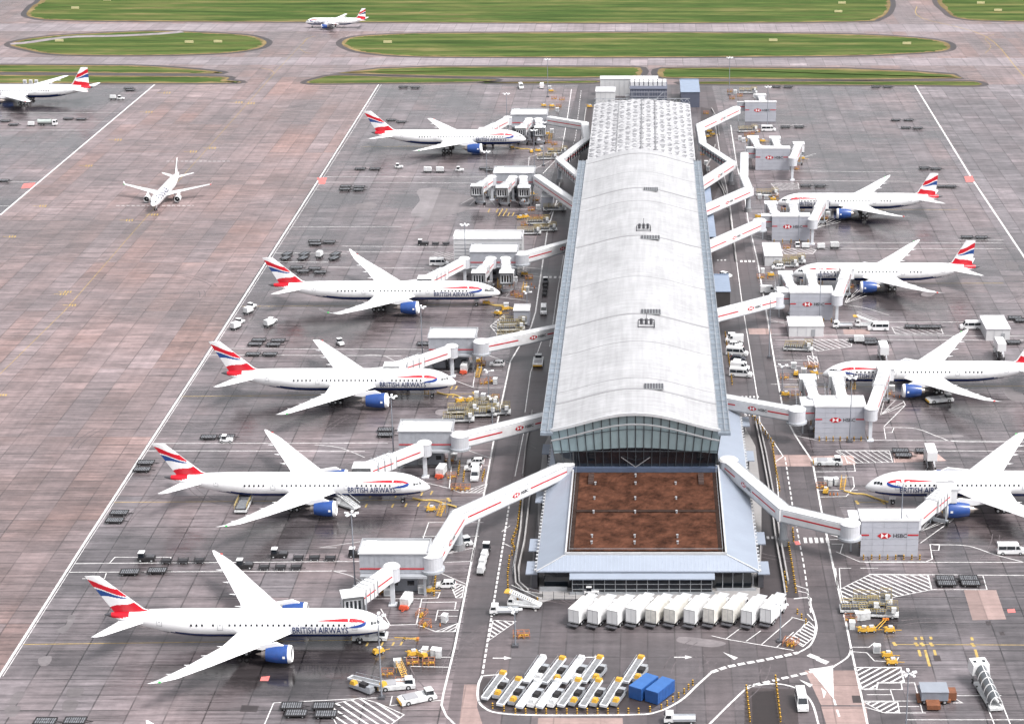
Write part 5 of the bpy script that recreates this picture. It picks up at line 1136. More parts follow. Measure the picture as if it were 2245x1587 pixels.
def b_car(t, c=None):
    L, Wd, H = 4.4, 1.85, 1.65; c = c or carw
    car_like(t, L, Wd, H, c, [(-.5, .18), (.5, .18), (.5, .42), (.47, .52), (.27, .62), (.10, .98), (-.36, 1.0), (-.46, .62), (-.5, .55)], [[(.22, .64), (.10, .93), (.0, .95), (.0, .64)], [(-.03, .64), (-.03, .95), (-.20, .95), (-.20, .64)], [(-.23, .64), (-.23, .95), (-.35, .94), (-.42, .66)]])
    windscreen(t, L, H, Wd, (.26, .64), (.11, .95)); windscreen(t, L, H, Wd, (-.455, .66), (-.37, .96), 'rear_window'); wheels(t, (-1.35, 1.4), .84, .34); lights(t, L, Wd, .65)
def b_dark_car(t): b_car(t, cardk)
def b_van(t):
    L, Wd, H = 5.4, 2.0, 2.4
    car_like(t, L, Wd, H, carw, [(-.5, .14), (.5, .14), (.5, .36), (.46, .46), (.33, .54), (.22, .95), (.18, 1.0), (-.49, 1.0), (-.5, .95)], [[(.30, .58), (.22, .86), (.10, .86), (.10, .58)]])
    windscreen(t, L, H, Wd, (.33, .56), (.23, .93)); wheels(t, (-1.6, 1.7), .92, .36); lights(t, L, Wd, .8)
def b_minibus(t):
    L, Wd, H = 6.4, 2.1, 2.6
    car_like(t, L, Wd, H, carw, [(-.5, .13), (.5, .13), (.5, .33), (.47, .42), (.35, .52), (.25, .94), (.21, 1.0), (-.49, 1.0), (-.5, .95)], [[(.32, .54), (.25, .83), (.15, .83), (.15, .54)], [(.12, .54), (.12, .83), (-.17, .83), (-.17, .54)], [(-.19, .54), (-.19, .83), (-.46, .83), (-.46, .54)]])
    windscreen(t, L, H, Wd, (.35, .54), (.26, .93)); windscreen(t, L, H, Wd, (-.502, .54), (-.5, .85), 'rear_window'); wheels(t, (-2.0, 2.0), .96, .38); lights(t, L, Wd, .8)
    m = MB(); m.box((-.3, 0, H), (.9, .7, .15)); m.build('roof_hatch', lgrey, t)
def cab(t, x, Wd, h, z=.6, l=1.9, mat=None):
    m = MB(); m.side([(x-l/2, z), (x+l/2, z), (x+l/2, z+h*.45), (x+l/2-.35, z+h), (x-l/2, z+h)], -Wd/2, Wd/2); cb = m.build('cab', mat or carw, t)
    for q in ([(x+l/2+.02, -Wd*.42, z+h*.48), (x+l/2+.02, Wd*.42, z+h*.48), (x+l/2-.30, Wd*.40, z+h*.93), (x+l/2-.30, -Wd*.40, z+h*.93)],): glassq(cb, [(a+.03, b, c) for a, b, c in q], 'windscreen')
    for s in (-1, 1): glassq(cb, [(x-l*.25, s*(Wd/2+.02), z+h*.5), (x+l*.38, s*(Wd/2+.02), z+h*.5), (x+l*.26, s*(Wd/2+.02), z+h*.9), (x-l*.25, s*(Wd/2+.02), z+h*.9)], 'side_window')
    return cb
def b_lorry(t, body=None):
    L = 9.6; m = MB(); m.box((0, 0, .55), (L, .9, .35)); m.build('chassis', frm, t)
    cab(t, L/2-.95, 2.4, 2.4, .55)
    m = MB(); m.box((-1.1, 0, 1.05), (L-2.6, 2.55, 3.0)); bx = m.build('box_body', body or carw, t)
    m = MB(); m.box((-1.1, 0, 4.05), (L-2.7, 2.45, .05)); m.build('body_roof', cream if body is cream else M('lorry_roof', (.74, .73, .71), .5, var=.2, scale=.6), bx)
    xr = -1.1-(L-2.6)/2; m = MB()
    for a, b_, c, d in ((-1.2, 1.2, 1.15, 1.25), (-1.2, 1.2, 3.9, 3.98), (-1.22, -1.14, 1.15, 3.98), (1.14, 1.22, 1.15, 3.98), (-.03, .03, 1.15, 3.98)): m.add([(xr-.03, a, c), (xr-.03, b_, c), (xr-.03, b_, d), (xr-.03, a, d)], [(0, 1, 2, 3)])
    m.build('rear_door_frame', midgrey, bx)
    m = MB(); m.box((xr-.4, 0, .55), (1.1, 2.3, .18)); m.build('tail_lift', dgrey, t)
    m = MB(); m.box((L/2-2.2, 0, 3.3), (1.2, 2.3, .12)); m.box((L/2-1.0, 0, 3.45), (2.2, 2.2, .12)); m.build('loading_platform', lgrey, t)
    wheels(t, (-3.2, -2.2, 3.2), 1.05, .48, .32)
    m = MB(); m.box((0, -1.1, .5), (2.4, .12, .5)); m.box((0, 1.1, .5), (2.4, .12, .5)); m.build('side_guard', lgrey, t)
def b_cream_lorry(t): b_lorry(t, cream)
def b_flatbed(t):
    L = 6.2; m = MB(); m.box((-.9, 0, .75), (4.3, 2.1, .15)); m.build('flatbed', lgrey, t); cab(t, 2.1, 2.0, 1.6, .55, 1.8)
    m = MB()
    for s in (-1, 1): m.box((-.9, s*1.05, .9), (4.3, .06, .35))
    m.build('side_board', silver, t); m = MB(); m.box((-.5, 0, .45), (5.4, .8, .3)); m.build('chassis', frm, t); wheels(t, (-2.2, 2.0), .9, .38)
def b_tug(t):
    m = MB(); m.side([(-1.6, .35), (1.6, .35), (1.6, .95), (.6, 1.05), (.5, 1.0), (-.9, 1.0), (-1.6, .95)], -.75, .75); m.build('body', carw, t)
    m = MB(); m.box((-.55, 0, 1.0), (1.1, 1.4, .85), tf=(.9, .92)); cb = m.build('cab', glassd, t); m = MB(); m.box((-.55, 0, 1.85), (1.2, 1.45, .1)); m.build('cab_roof', carw, cb)
    wheels(t, (-1.05, 1.05), .72, .34); m = MB(); m.bar((-1.6, 0, .45), (-2.0, 0, .45), .15); m.build('hitch', frm, t)
def b_dark_tug(t):
    m = MB(); m.side([(-1.9, .4), (1.9, .4), (1.9, .95), (.5, 1.05), (-1.9, 1.05)], -.85, .85); m.build('body', frm, t)
    m = MB(); m.box((1.1, 0, 1.05), (1.3, 1.5, 1.05), tf=(.88, .92)); cb = m.build('cab', glassd, t); m = MB(); m.box((1.05, 0, 2.1), (1.35, 1.55, .12)); m.build('cab_roof', carw, cb)
    m = MB(); m.box((-.9, 0, 1.05), (1.7, 1.5, .25)); m.build('bonnet', deck, t); wheels(t, (-1.25, 1.25), .8, .38)
def b_dolly(t, L=4.1, Wd=2.5):
    m = MB(); m.box((0, 0, .48), (L, Wd, .16)); m.build('deck', deck, t)
    m = MB()
    for s in (-1, 1): m.bar((-L/2, s*Wd/2, .66), (L/2, s*Wd/2, .66), .14, .22); m.bar((s*L/2, -Wd/2, .66), (s*L/2, Wd/2, .66), .14, .22)
    for k in range(-1, 2): m.bar((k*L/4, -Wd/2, .66), (k*L/4, Wd/2, .66), .1, .12)
    m.build('frame', frm, t)
    m = MB()
    for k in range(9):
        x = -L/2+.35+(L-.7)*k/8; m.cyl((x, -Wd*.40, .68), (x, -Wd*.06, .68), .07, n=5); m.cyl((x, Wd*.06, .68), (x, Wd*.40, .68), .07, n=5)
    m.build('rollers', steel, t); wheels(t, (-L*.33, L*.33), Wd*.40, .24, .16)
    m = MB(); m.bar((L/2, .35, .4), (L/2+1.4, 0, .4), .1); m.bar((L/2, -.35, .4), (L/2+1.4, 0, .4), .1); m.build('drawbar', frm, t)
def b_cart(t):
    m = MB(); m.box((0, 0, .42), (2.3, 1.5, .14)); m.build('deck', deck, t); m = MB()
    for sx in (-1, 1):
        m.bar((sx*1.12, -.7, .5), (sx*1.12, -.7, 1.15), .08); m.bar((sx*1.12, .7, .5), (sx*1.12, .7, 1.15), .08); m.bar((sx*1.12, -.7, 1.15), (sx*1.12, .7, 1.15), .08); m.bar((sx*1.12, -.7, .8), (sx*1.12, .7, .8), .08)
    for sy in (-.7, .7): m.bar((-1.12, sy, .55), (1.12, sy, .55), .08)
    m.bar((1.1, 0, .4), (2.1, 0, .35), .1); m.build('frame', frm, t); m = MB(); m.box((0, 0, .56), (1.9, 1.3, .35)); m.build('tarpaulin', M('dark_tarpaulin', (.035, .035, .04), .6, var=.4, scale=2), t); wheels(t, (-.75, .75), .62, .24, .14)
def b_container_dolly(t):
    b_dolly(t, 3.2, 1.9); m = MB(); m.side([(-1.5, .78), (1.5, .78), (1.5, 1.9), (1.1, 2.35), (-1.5, 2.35)], -.8, .8); m.build('cargo_container', gpuw, t)
def b_covered_cart(t):
    m = MB(); m.box((0, 0, .42), (3.0, 1.6, .16)); m.build('deck', frm, t); m = MB(); m.box((0, 0, .6), (2.7, 1.5, 1.35), tf=(.96, .8)); m.build('cover', gpuw, t); m = MB(); m.bar((1.5, 0, .4), (2.5, 0, .35), .1); m.build('drawbar', frm, t); wheels(t, (-1, 1), .66, .26, .16)
def b_belt(t, cover=yellow, bm=None):
    m = MB(); m.bar((-3.7, .65, .85), (3.6, .65, 1.75), 1.05, .28); bt = m.build('belt', bm or beltm, t)
    m = MB()
    for s in (-1, 1): m.bar((-3.8, .65+s*.58, .95), (3.7, .65+s*.58, 1.88), .14, .34)
    m.bar((-3.8, .05, .92), (-3.8, 1.25, .92), .2, .4); m.build('side_rail', M('rail_pale_grey', (.60, .62, .66), .4), bt)
    m = MB(); m.side([(-2.4, .4), (2.2, .4), (2.3, .95), (1.0, 1.1), (-2.3, 1.0)], -1.15, .0); m.build('body', silver if cover is yellow else carw, t)
    m = MB(); m.box((.35, -.6, 1.05), (1.3, .95, .7)); cb = m.build('seat', frm, t)
    m = MB(); m.box((3.5, .65, 1.75), (.95, 1.15, .6), tf=(.7, .8)); m.build('front_cover', cover, t)
    m = MB(); m.box((-1.7, -.75, 1.0), (1.1, .95, .6), tf=(.7, .7)); m.build('engine_cover', cover, t)
    m = MB(); m.box((1.75, -.6, 1.0), (.9, 1.0, .55)); m.build('bonnet', silver, t); wheels(t, (-1.5, 1.5), .85, .36)
    m = MB()
    for x in (-3, -1, 1, 3): m.bar((x, 1.22, 1.1+.12*(x+3)), (x, 1.22, 1.9+.12*(x+3)), .05)
    m.bar((-3, 1.22, 1.9), (3, 1.22, 2.62), .06); m.build('handrail', steel, t)
def b_white_belt(t): b_belt(t, gpuw, M('belt_cover_white', (.72, .73, .75), .5, var=.15))
def b_loader(t):
    m = MB(); m.box((0, 0, .5), (8.6, 2.9, .45)); m.build('chassis', gpuw, t)
    m = MB(); m.box((-1.3, 0, 1.15), (5.4, 2.7, .25)); m.build('main_deck', deck, t)
    m = MB(); m.box((2.9, 0, 1.9), (2.4, 2.9, .22)); m.build('bridge_deck', deck, t)
    for s in (-1, 1):
        for a, b_, z in ((-4.0, 1.4, 1.4), (1.7, 4.1, 2.1)):
            m = MB()
            m.bar((a, s*1.45, z+.95), (b_, s*1.45, z+.95), .09); m.bar((a, s*1.45, z+.5), (b_, s*1.45, z+.5), .07)
            for k in range(4): x = a+(b_-a)*k/3; m.bar((x, s*1.45, z-.1), (x, s*1.45, z+.95), .09)
            m.build('guard_rail', M('rail_cream_yellow', (.46, .36, .15), .5, var=.3), t)
    m = MB()
    for s in (-1, 1): m.bar((-3.6, s*1.1, .8), (1.0, s*1.1, 1.3), .18); m.bar((-3.6, s*1.1, 1.3), (1.0, s*1.1, .8), .18); m.bar((1.9, s*1.2, .8), (3.9, s*1.2, 1.9), .16)
    m.build('scissor_lift', steel, t)
    m = MB(); m.box((3.2, -1.9, 1.9), (1.0, .8, 1.1)); m.build('operator_box', gpuw, t)
    m = MB(); [m.cyl((-3.8+k*.6, -1.1, 1.43), (-3.8+k*.6, 1.1, 1.43), .08, n=5) for k in range(9)]; m.build('rollers', steel, t); wheels(t, (-3.2, 3.0), 1.3, .42, .3)
def b_pushback(t):
    m = MB(); m.side([(-3.6, .3), (3.6, .3), (3.6, .9), (2.2, 1.15), (-3.0, 1.15), (-3.6, .95)], -1.5, 1.5); m.build('body', gpuw, t)
    for sx in (1, ):
        m = MB(); m.box((2.4, 0, 1.1), (1.6, 1.9, .85), tf=(.85, .9)); cb = m.build('cab', glassd, t); m = MB(); m.box((2.4, 0, 1.95), (1.5, 1.85, .1)); m.build('cab_roof', gpuw, cb)
    m = MB(); m.box((-1.4, 0, 1.15), (2.6, 2.2, .2)); m.build('bonnet', M('vent_grey'), t); wheels(t, (-2.3, 2.2), 1.35, .5, .35)
    m = MB(); m.box((-3.7, 0, .4), (.2, 2.6, .4)); m.build('bumper', yellow, t)
def b_stairs_truck(t):
    m = MB(); m.box((0, 0, .5), (7.0, 2.2, .4)); m.build('chassis', gpuw, t); cab(t, 2.8, 2.0, 1.5, .6, 1.6)
    m = MB()
    for s in (-1, 1): m.bar((-3.6, s*.85, .7), (3.0, s*.85, 3.4), .12, .4); m.bar((-3.6, s*.9, 1.8), (3.0, s*.9, 4.5), .08)
    for k in range(16): f = k/15; m.bar((-3.6+6.6*f, -.8, .8+2.7*f), (-3.6+6.6*f, .8, .8+2.7*f), .3, .06)
    m.build('stairs', gpuw, t); m = MB(); m.box((3.5, 0, 3.3), (1.5, 1.9, .15)); m.build('top_platform', yellow, t); wheels(t, (-2.4, 2.4), .9, .4)
def b_bowser(t):
    m = MB(); m.box((0, 0, .6), (8.4, .9, .35)); m.build('chassis', frm, t); cab(t, 3.4, 2.3, 2.0, .6)
    m = MB(); m.cyl((-4.0, 0, 1.9), (2.0, 0, 1.9), 1.05, n=18); m.build('tank', M('tank_grey_green', (.45, .50, .48), .4, metal=.2, var=.2), t, smooth=True)
    m = MB(); m.box((-1, 0, 2.95), (4.5, .5, .1)); m.build('walkway', dgrey, t); wheels(t, (-3.0, -1.9, 3.0), 1.0, .48)
def b_gpu(t):
    m = MB(); m.box((0, 0, .6), (3.8, 1.9, 1.9)); bd = m.build('housing', gpuw, t); m = MB(); m.box((0, 0, 2.5), (3.6, 1.75, .08)); m.box((0, 0, 2.58), (3.6, .06, .04), 0); m.build('lid', carw, bd)
    m = MB(); m.box((-2.1, 0, .35), (1.0, 2.0, .5)); m.box((-2.3, 0, .8), (.5, 1.7, .4)); m.build('base_cover', redo, t); m = MB(); m.box((0, 0, .4), (3.8, 1.6, .2)); m.build('chassis', frm, t); wheels(t, (-1.2, 1.2), .85, .32)
    m = MB(); m.bar((-2.5, .4, .4), (-3.6, 0, .4), .1); m.bar((-2.5, -.4, .4), (-3.6, 0, .4), .1); m.build('drawbar', redo, t)
def b_container(t):
    m = MB(); m.box((0, 0, .15), (6.4, 2.9, 2.5)); m.build('body', bluep, t); m = MB(); m.box((0, 0, 2.65), (6.3, 2.8, .08)); m.build('roof', M('container_roof_blue', (.035, .12, .34), .4, var=.15), t)
    m = MB()
    for k in range(12):
        x = -3.0+k*.545
        for s in (-1, 1): m.box((x, s*1.46, .25), (.2, .06, 2.3))
    m.build('side_rib', bluep, t)
def b_rack(t):
    m = MB(); r2 = random.Random(5)
    for k in range(3): m.bar((-1.2+k*1.2, -.9, 0), (-1.2+k*1.2, -.9, 1.2), .09); m.bar((-1.2+k*1.2, .9, 0), (-1.2+k*1.2, .9, 1.2), .09); m.bar((-1.2+k*1.2, -.9, 1.2), (-1.2+k*1.2, .9, 1.2), .09)
    for s in (-1, 1): m.bar((-1.3, s*.9, .6), (1.3, s*.9, .6), .09); m.bar((-1.3, s*.9, 1.2), (1.3, s*.9, 1.2), .09)
    m.build('frame', M('rack_rust', (.36, .15, .08), .6, var=.3), t)
    m = MB(); [m.box((r2.uniform(-.9, .9), r2.uniform(-.6, .6), .05), (.5, .3, .35), 0, r2.uniform(0, 3)) for _ in range(5)]; m.build('wheel_chocks', yellow, t)
def b_steps(t):
    m = MB()
    for s in (-1, 1): m.bar((-1.3, s*.55, .2), (1.0, s*.55, 2.2), .1, .2); m.bar((1.0, s*.55, .1), (1.0, s*.55, 3.1), .09); m.bar((-1.3, s*.55, 1.1), (1.0, s*.55, 3.1), .07)
    for k in range(8): f = k/7; m.bar((-1.3+2.3*f, -.5, .3+1.9*f), (-1.3+2.3*f, .5, .3+1.9*f), .22, .05)
    m.build('stair_flight', yellow, t); m = MB(); m.box((1.4, 0, 2.15), (.9, 1.2, .08)); m.bar((1.8, -.5, 0), (1.8, -.5, 2.2), .08); m.bar((1.8, .5, 0), (1.8, .5, 2.2), .08); m.build('platform', steel, t)
def b_yunit(t):
    m = MB(); m.box((0, 0, .35), (2.3, 1.3, .75), tf=(.85, .8)); m.build('housing', yellow, t); m = MB(); m.bar((1.1, 0, .4), (2.6, 0, .35), .1); m.bar((-.5, -.4, 1.0), (-1.6, -.9, 1.7), .12); m.build('arm', yellow, t); m = MB(); m.box((.2, 0, 1.1), (.9, .7, .35)); m.build('top_box', lgrey, t); wheels(t, (-.7, .7), .6, .26, .16)
def b_wcab(t):
    m = MB(); m.box((0, 0, .1), (1.5, 1.1, 1.6)); bd = m.build('housing', gpuw, t); m = MB(); m.box((0, 0, 1.7), (1.6, 1.2, .1)); m.build('lid', carw, bd); m = MB(); m.box((0, -.56, .4), (1.1, .04, 1.0)); m.build('door', midgrey, bd)
def b_towbar(t):
    m = MB(); m.cyl((-2.4, 0, .5), (2.4, 0, .5), .09, n=8); m.build('bar', yellow, t); m = MB(); m.box((2.5, 0, .3), (.5, .7, .4)); m.build('head', orange, t); wheels(t, (-.4,), .5, .25, .12)
def b_cone(t):
    m = MB(); m.box((0, 0, 0), (.45, .45, .06)); m.cyl((0, 0, .06), (0, 0, .8), .19, .04, 8, 1); m.build('body', [black, orange], t)
def b_bollard(t):
    m = MB(); m.cyl((0, 0, 0), (0, 0, 1.15), .17, n=8, m=0); m.cyl((0, 0, .3), (0, 0, .58), .18, n=8, m=1); m.cyl((0, 0, .8), (0, 0, 1.0), .18, n=8, m=1); m.build('post', [yellow, black], t)
def b_hose(t):
    pts = smoothpts([(0, 0, .3), (2.5, -1.2, .15), (5, -1.5, .15), (8, -4, .15), (10.5, -6.2, .3)], False, 5); m = MB()
    for a, b_ in zip(pts, pts[1:]): m.cyl(a, b_, .2, n=8)
    m.build('hose', M('hose_yellow', (.60, .42, .12), .7), t)
def b_catering(t):
    m = MB(); m.box((0, 0, .6), (8.6, .9, .35)); m.build('chassis', frm, t); cab(t, 3.3, 2.3, 1.9, .6)
    m = MB(); m.box((-.8, 0, 3.0), (6.4, 2.5, 2.3)); m.build('raised_box', carw, t); m = MB(); [m.bar((-3+k*2.2, s*.9, .9), (-.8+k*2.2, s*.9, 3.0), .16) for k in (0, 1) for s in (-1, 1)]; m.build('scissor_lift', steel, t)
    m = MB(); m.box((3.2, 0, 3.0), (1.8, 2.3, .12)); m.build('loading_platform', lgrey, t); wheels(t, (-2.8, 2.8), 1.05, .48)
def b_glassbridge(t):
    m = MB(); m.box((0, 0, .3), (11, 2.6, .5)); m.build('chassis', gpuw, t)
    m = MB(); n = 14; rows = [[(-5+10*k/10, 1.2*math.cos(math.pi*a/n), 1.0+.18*k+1.9*math.sin(math.pi*a/n)) for a in range(n+1)] for k in range(11)]; m.grid(rows); m.build('canopy_glass', M('canopy_smoke', (.10, .11, .12), .15, spec=.8), t, smooth=True)
    for k in range(0, 11, 2):
        m = MB()
        for a in range(n): p = lambda q: (-5+k, 1.24*math.cos(math.pi*q/n), 1.0+.18*k+1.95*math.sin(math.pi*q/n)); m.bar(p(a), p(a+1), .16)
        m.build('hoop', carw, t)
    m = MB(); m.bar((-5, 0, 2.95), (5, 0, 4.75), .14); m.build('ridge_bar', carw, t); m = MB(); m.box((6.6, 0, 2.4), (3.4, 3.6, 2.2), tf=(.95, .9)); m.build('cab', carw, t); m = MB(); [m.box((6.6, s*.9, 4.6), (.8, .6, .06)) for s in (-1, 1)]; m.build('roof_window', glassd, t)
    wheels(t, (-3.5, 3.5, 6.5), 1.2, .45)
def b_hanger(t):
    m = MB(); m.box((0, 0, 1.0), (5.2, 4.0, 1.8)); m.build('housing', M('unit_slate', (.20, .22, .26), .5, var=.2), t); m = MB(); m.box((0, 0, 2.8), (5.4, 4.2, .12)); m.build('roof', M('unit_lid', (.24, .26, .30), .4), t)
    m = MB(); m.box((0, 0, .3), (6.5, 3, .5)); m.box((3.6, .5, .4), (1.6, 2.4, 1.6)); m.box((-.5, -3.2, .4), (2.6, 2.4, .9)); m.build('base', M('unit_orange', (.20, .075, .035), .6, var=.4), t); m = MB(); m.box((0, 4.2, .05), (4.6, 3.6, .1)); m.build('dark_mat', M('mat_slate', (.05, .055, .075), .5), t); wheels(t, (-2, 2), 1.6, .5)
KIND = dict(car=('car', 'car', b_car), dark_car=('car', 'car', b_dark_car), van=('van', 'van', b_van), minibus=('minibus', 'minibus', b_minibus), lorry=('box_lorry', 'lorry', b_lorry), clorry=('box_lorry', 'lorry', b_cream_lorry), flatbed=('flatbed_truck', 'truck', b_flatbed),
 tug=('baggage_tug', 'tug', b_tug), dtug=('baggage_tug', 'tug', b_dark_tug), dolly=('pallet_dolly', 'dolly', b_dolly), cart=('baggage_cart', 'cart', b_cart), cdolly=('container_dolly', 'dolly', b_container_dolly), ccart=('covered_cart', 'cart', b_covered_cart),
 belt=('belt_loader', 'belt loader', b_belt), wbelt=('belt_loader', 'belt loader', b_white_belt), loader=('cargo_loader', 'cargo loader', b_loader), push=('pushback_tractor', 'tractor', b_pushback), stairs=('stairs_truck', 'stairs truck', b_stairs_truck), bowser=('fuel_truck', 'truck', b_bowser),
 gpu=('power_unit', 'power unit', b_gpu), container=('steel_container', 'container', b_container), rack=('chock_rack', 'rack', b_rack), steps=('access_steps', 'steps', b_steps), yunit=('service_cart', 'cart', b_yunit), wcab=('equipment_cabinet', 'cabinet', b_wcab), towbar=('tow_bar', 'tow bar', b_towbar), cone=('traffic_cone', 'cone', b_cone),
 bollard=('bollard', 'bollard', b_bollard), hose=('air_hose', 'hose', b_hose), catering=('catering_truck', 'truck', b_catering), glassb=('boarding_ramp', 'boarding ramp', b_glassbridge), bigunit=('air_unit', 'machine', b_hanger))
PROTO = {}
def put(kind, x, y, deg, label, group=None, jit=0.0, raw=None):
    p = raw or G(x, y, 0); nm, cat, fn = KIND[kind]; loc = (p.x, p.y, .02); rz = math.radians(deg+(rnd.uniform(-jit, jit) if jit else 0))
    if kind not in PROTO:
        t = thing(nm, label, cat, loc, rz, group); fn(t); PROTO[kind] = t
        return t
    r = dup(PROTO[kind], loc, rz, label)
    if group: r['group'] = group
    elif 'group' in r: del r['group']
    return r
ORD = ['first', 'second', 'third', 'fourth', 'fifth', 'sixth', 'seventh', 'eighth', 'ninth', 'tenth', 'eleventh', 'twelfth', 'thirteenth', 'fourteenth']
def pairs(kind, where, L, deg=0, group=None, jit=1.5):
    """same-looking things standing together: one shared label, one group"""
    one = len(L) == 1
    nm = {'dolly': 'dark pallet dolly', 'cart': 'small dark baggage cart', 'cdolly': 'dolly with white container', 'ccart': 'white covered cart'}[kind]
    for x, y in L: put(kind, x, y, deg, nm+' '+where, None if one else nm+' '+where, jit)
# lorries and loaders in the foreground
for i in range(11):
    k = 'clorry' if i in (4, 5, 7, 8) else 'lorry'
    put(k, 1279+41.6*i, 1357-(3 if i in (4, 7, 8) else 0)+(i*7 % 5)-2, 66, ('cream-topped' if k == 'clorry' else 'white')+' box lorry, '+ORD[i]+' from the left in the slanted row', 'box lorries in the slanted row', 1.2).scale = (1, 1, 1+.03*(i*5 % 4))
for i, (x, y, k) in enumerate([(1092, 1519, 'belt'), (1126, 1533, 'belt'), (1168, 1538, 'wbelt'), (1212, 1538, 'wbelt'), (1258, 1535, 'belt'), (1304, 1536, 'belt'), (1349, 1535, 'belt')]):
    put(k, x, y, 69, ('yellow-capped' if k == 'belt' else 'white covered')+' belt loader, '+ORD[i]+' from the left in the front row', 'belt loaders parked in the kerbed bay', 2).scale = (1.2, 1.2, 1.15)
for i, (x, y, k) in enumerate([(1181, 1484, 'wbelt'), (1222, 1486, 'belt'), (1264, 1485, 'wbelt'), (1306, 1484, 'belt'), (1397, 1484, 'belt')]):
    put(k, x, y, 69, ('yellow-capped' if k == 'belt' else 'white covered')+' belt loader, '+ORD[i]+' from the left in the back row', 'belt loaders parked in the kerbed bay', 2).scale = (1.2, 1.2, 1.15)
put('container', 1411, 1519, 58, 'left one of the two blue steel containers beside the belt loaders'); put('container', 1447, 1527, 58, 'right one of the two blue steel containers beside the belt loaders')
# dollies
for w, L in (('by the white edge line left of the second lowest left airliner', [(320, 1018), (312, 1033)]), ('by the white edge line near the lowest yellow tail guide', [(262, 1128), (252, 1145)]), ('above the tail of the second lowest left airliner', [(458, 962), (497, 961)]),
    ('above the tail of the lowest left airliner', [(285, 1258), (345, 1255)]), ('inside the painted box at the bottom edge', [(640, 1552), (710, 1552), (650, 1568), (715, 1570)]), ('cut by the lower left photo edge', [(100, 1586), (165, 1585)]),
    ('left of the second gate room', [(846, 946), (846, 957)]), ('upper rows behind the tail of the third left airliner', [(568, 749), (610, 750), (560, 758), (600, 759)]), ('just below the road line by the tail of the third left airliner', [(555, 780), (592, 780)]),
    ('in two rows above the tail of the longest left airliner', [(650, 590), (690, 592), (664, 598), (702, 600)]), ('in the row higher up by the left edge line', [(690, 532), (722, 534), (692, 538)]), ('on the apron right of the red square', [(758, 412), (788, 413), (756, 418), (786, 419)]),
    ('near the tail side of the highest left airliner', [(790, 373), (822, 373)]), ('behind the tail of the highest left airliner', [(858, 266), (880, 270)]), ('next to the grass at the top of the left stands', [(884, 193), (910, 194)]), ('left of the fifth gate room', [(1062, 372), (1076, 376)]),
    ('left of the third gate room by the lamp mast', [(930, 757)]), ('at the upper left by the taxiway edge', [(282, 196), (286, 200)]), ('below the airliner cut by the left edge', [(12, 268), (30, 276), (150, 263), (178, 264)]), ('at the left photo edge below the far airliner', [(8, 399)]),
    ('in the four-slot box at the lower right', [(2072, 1272), (2123, 1272), (2076, 1283), (2128, 1283)]), ('on the pink strip behind the lowest right airliner', [(1974, 992), (2025, 992), (1981, 1002)]), ('in the middle of the right stands below the minibus', [(1876, 749), (1906, 748), (1910, 755), (1932, 754)]),
    ('on the hatching by the minibus row', [(1999, 719), (2023, 720), (2049, 720)]), ('at the right edge beside the two-tone cabin', [(2225, 700), (2240, 706)]), ('above the tail of the second highest right airliner', [(2120, 523), (2152, 524)]), ('right of the tail of the highest right airliner', [(2062, 412), (2084, 412)]),
    ('left of the tail of the highest right airliner', [(1766, 410), (1798, 410)]), ('on the empty right stand near the edge line', [(2026, 371), (2052, 373)]), ('in the upper pair of the empty right stand', [(1964, 266), (1992, 266)]), ('in the lower pair of the empty right stand', [(1986, 283), (2012, 284)]),
    ('right of the farthest gate building', [(1722, 281), (1752, 281)]), ('near the top right road', [(1702, 193), (1728, 193)]), ('by the grass at the top of the right stands', [(1920, 193), (1946, 193)]), ('just under the right tail cut by the edge', [(2222, 754)])):
    pairs('dolly', w, L)
for w, L, tg in (('behind the left dark tug near the lowest tail', [(366, 1234), (402, 1234), (438, 1233)], (322, 1229)), ('behind the upper tug right of the lowest far wing', [(655, 1227), (690, 1227), (725, 1228)], (613, 1221)), ('behind the lower tug right of the lowest far wing', [(580, 1248), (616, 1248), (650, 1248)], (537, 1245)), ('beside the tall white block', [(955, 538), (978, 538)], (928, 538))):
    pairs('cart', w, L); put('dtug', tg[0], tg[1], 180, 'dark baggage tug pulling the carts '+w.replace('behind', 'near'))
for x, y, d, lab, k in ((783, 1220, 180, 'dark tug half behind the lowest gate room', 'dtug'), (497, 969, 0, 'white tug beside dollies above the second lowest tail', 'tug'), (875, 369, 0, 'white tug alone below the highest left airliner', 'tug'), (1008, 376, 0, 'white tug towing two covered carts', 'tug'), (746, 756, -60, 'white tug near the far wing of the third left airliner', 'tug'),
    (265, 219, 0, 'white tug by the taxiway edge at the upper left', 'tug'), (1196, 624, 90, 'tug driving up the left service road ahead of three dollies', 'dtug'), (1065, 1212, 85, 'tug on the left service road pulling three covered carts', 'dtug'), (1297, 1302, 0, 'white tug parked before the glazed terminal front', 'tug'), (1748, 542, 90, 'white tug with carts below the fourth gate building', 'tug')): put(k, x, y, d, lab)
pairs('ccart', 'on the left service road', [(1062, 1226), (1058, 1240), (1055, 1256)], 82); pairs('cdolly', 'below the highest left airliner', [(938, 379), (965, 379)]); pairs('cart', 'on the left service road near the crossing', [(1196, 632), (1195, 641), (1194, 649)], 88)
pairs('ccart', 'behind the tug below the fourth gate building', [(1766, 545), (1800, 546)]); put('cdolly', 1830, 545, 0, 'dolly with a white container at the end of the right cart train'); put('cdolly', 1883, 752, 0, 'dolly with a white container among empty dollies on the right')
for x, y, d in ((545, 688, 60), (517, 722, 60), (590, 716, 60)): put('cdolly', x, y, d, 'one of the three slanted dollies with white containers by the left edge line', 'slanted container dollies by the left edge line', 3); 
for x, y, d in ((552, 676, 60), (526, 710, 60), (597, 708, 60)): put('tug', x, y, d, 'one of three tugs hitched to the slanted container dollies', 'tugs at the slanted container dollies', 3)
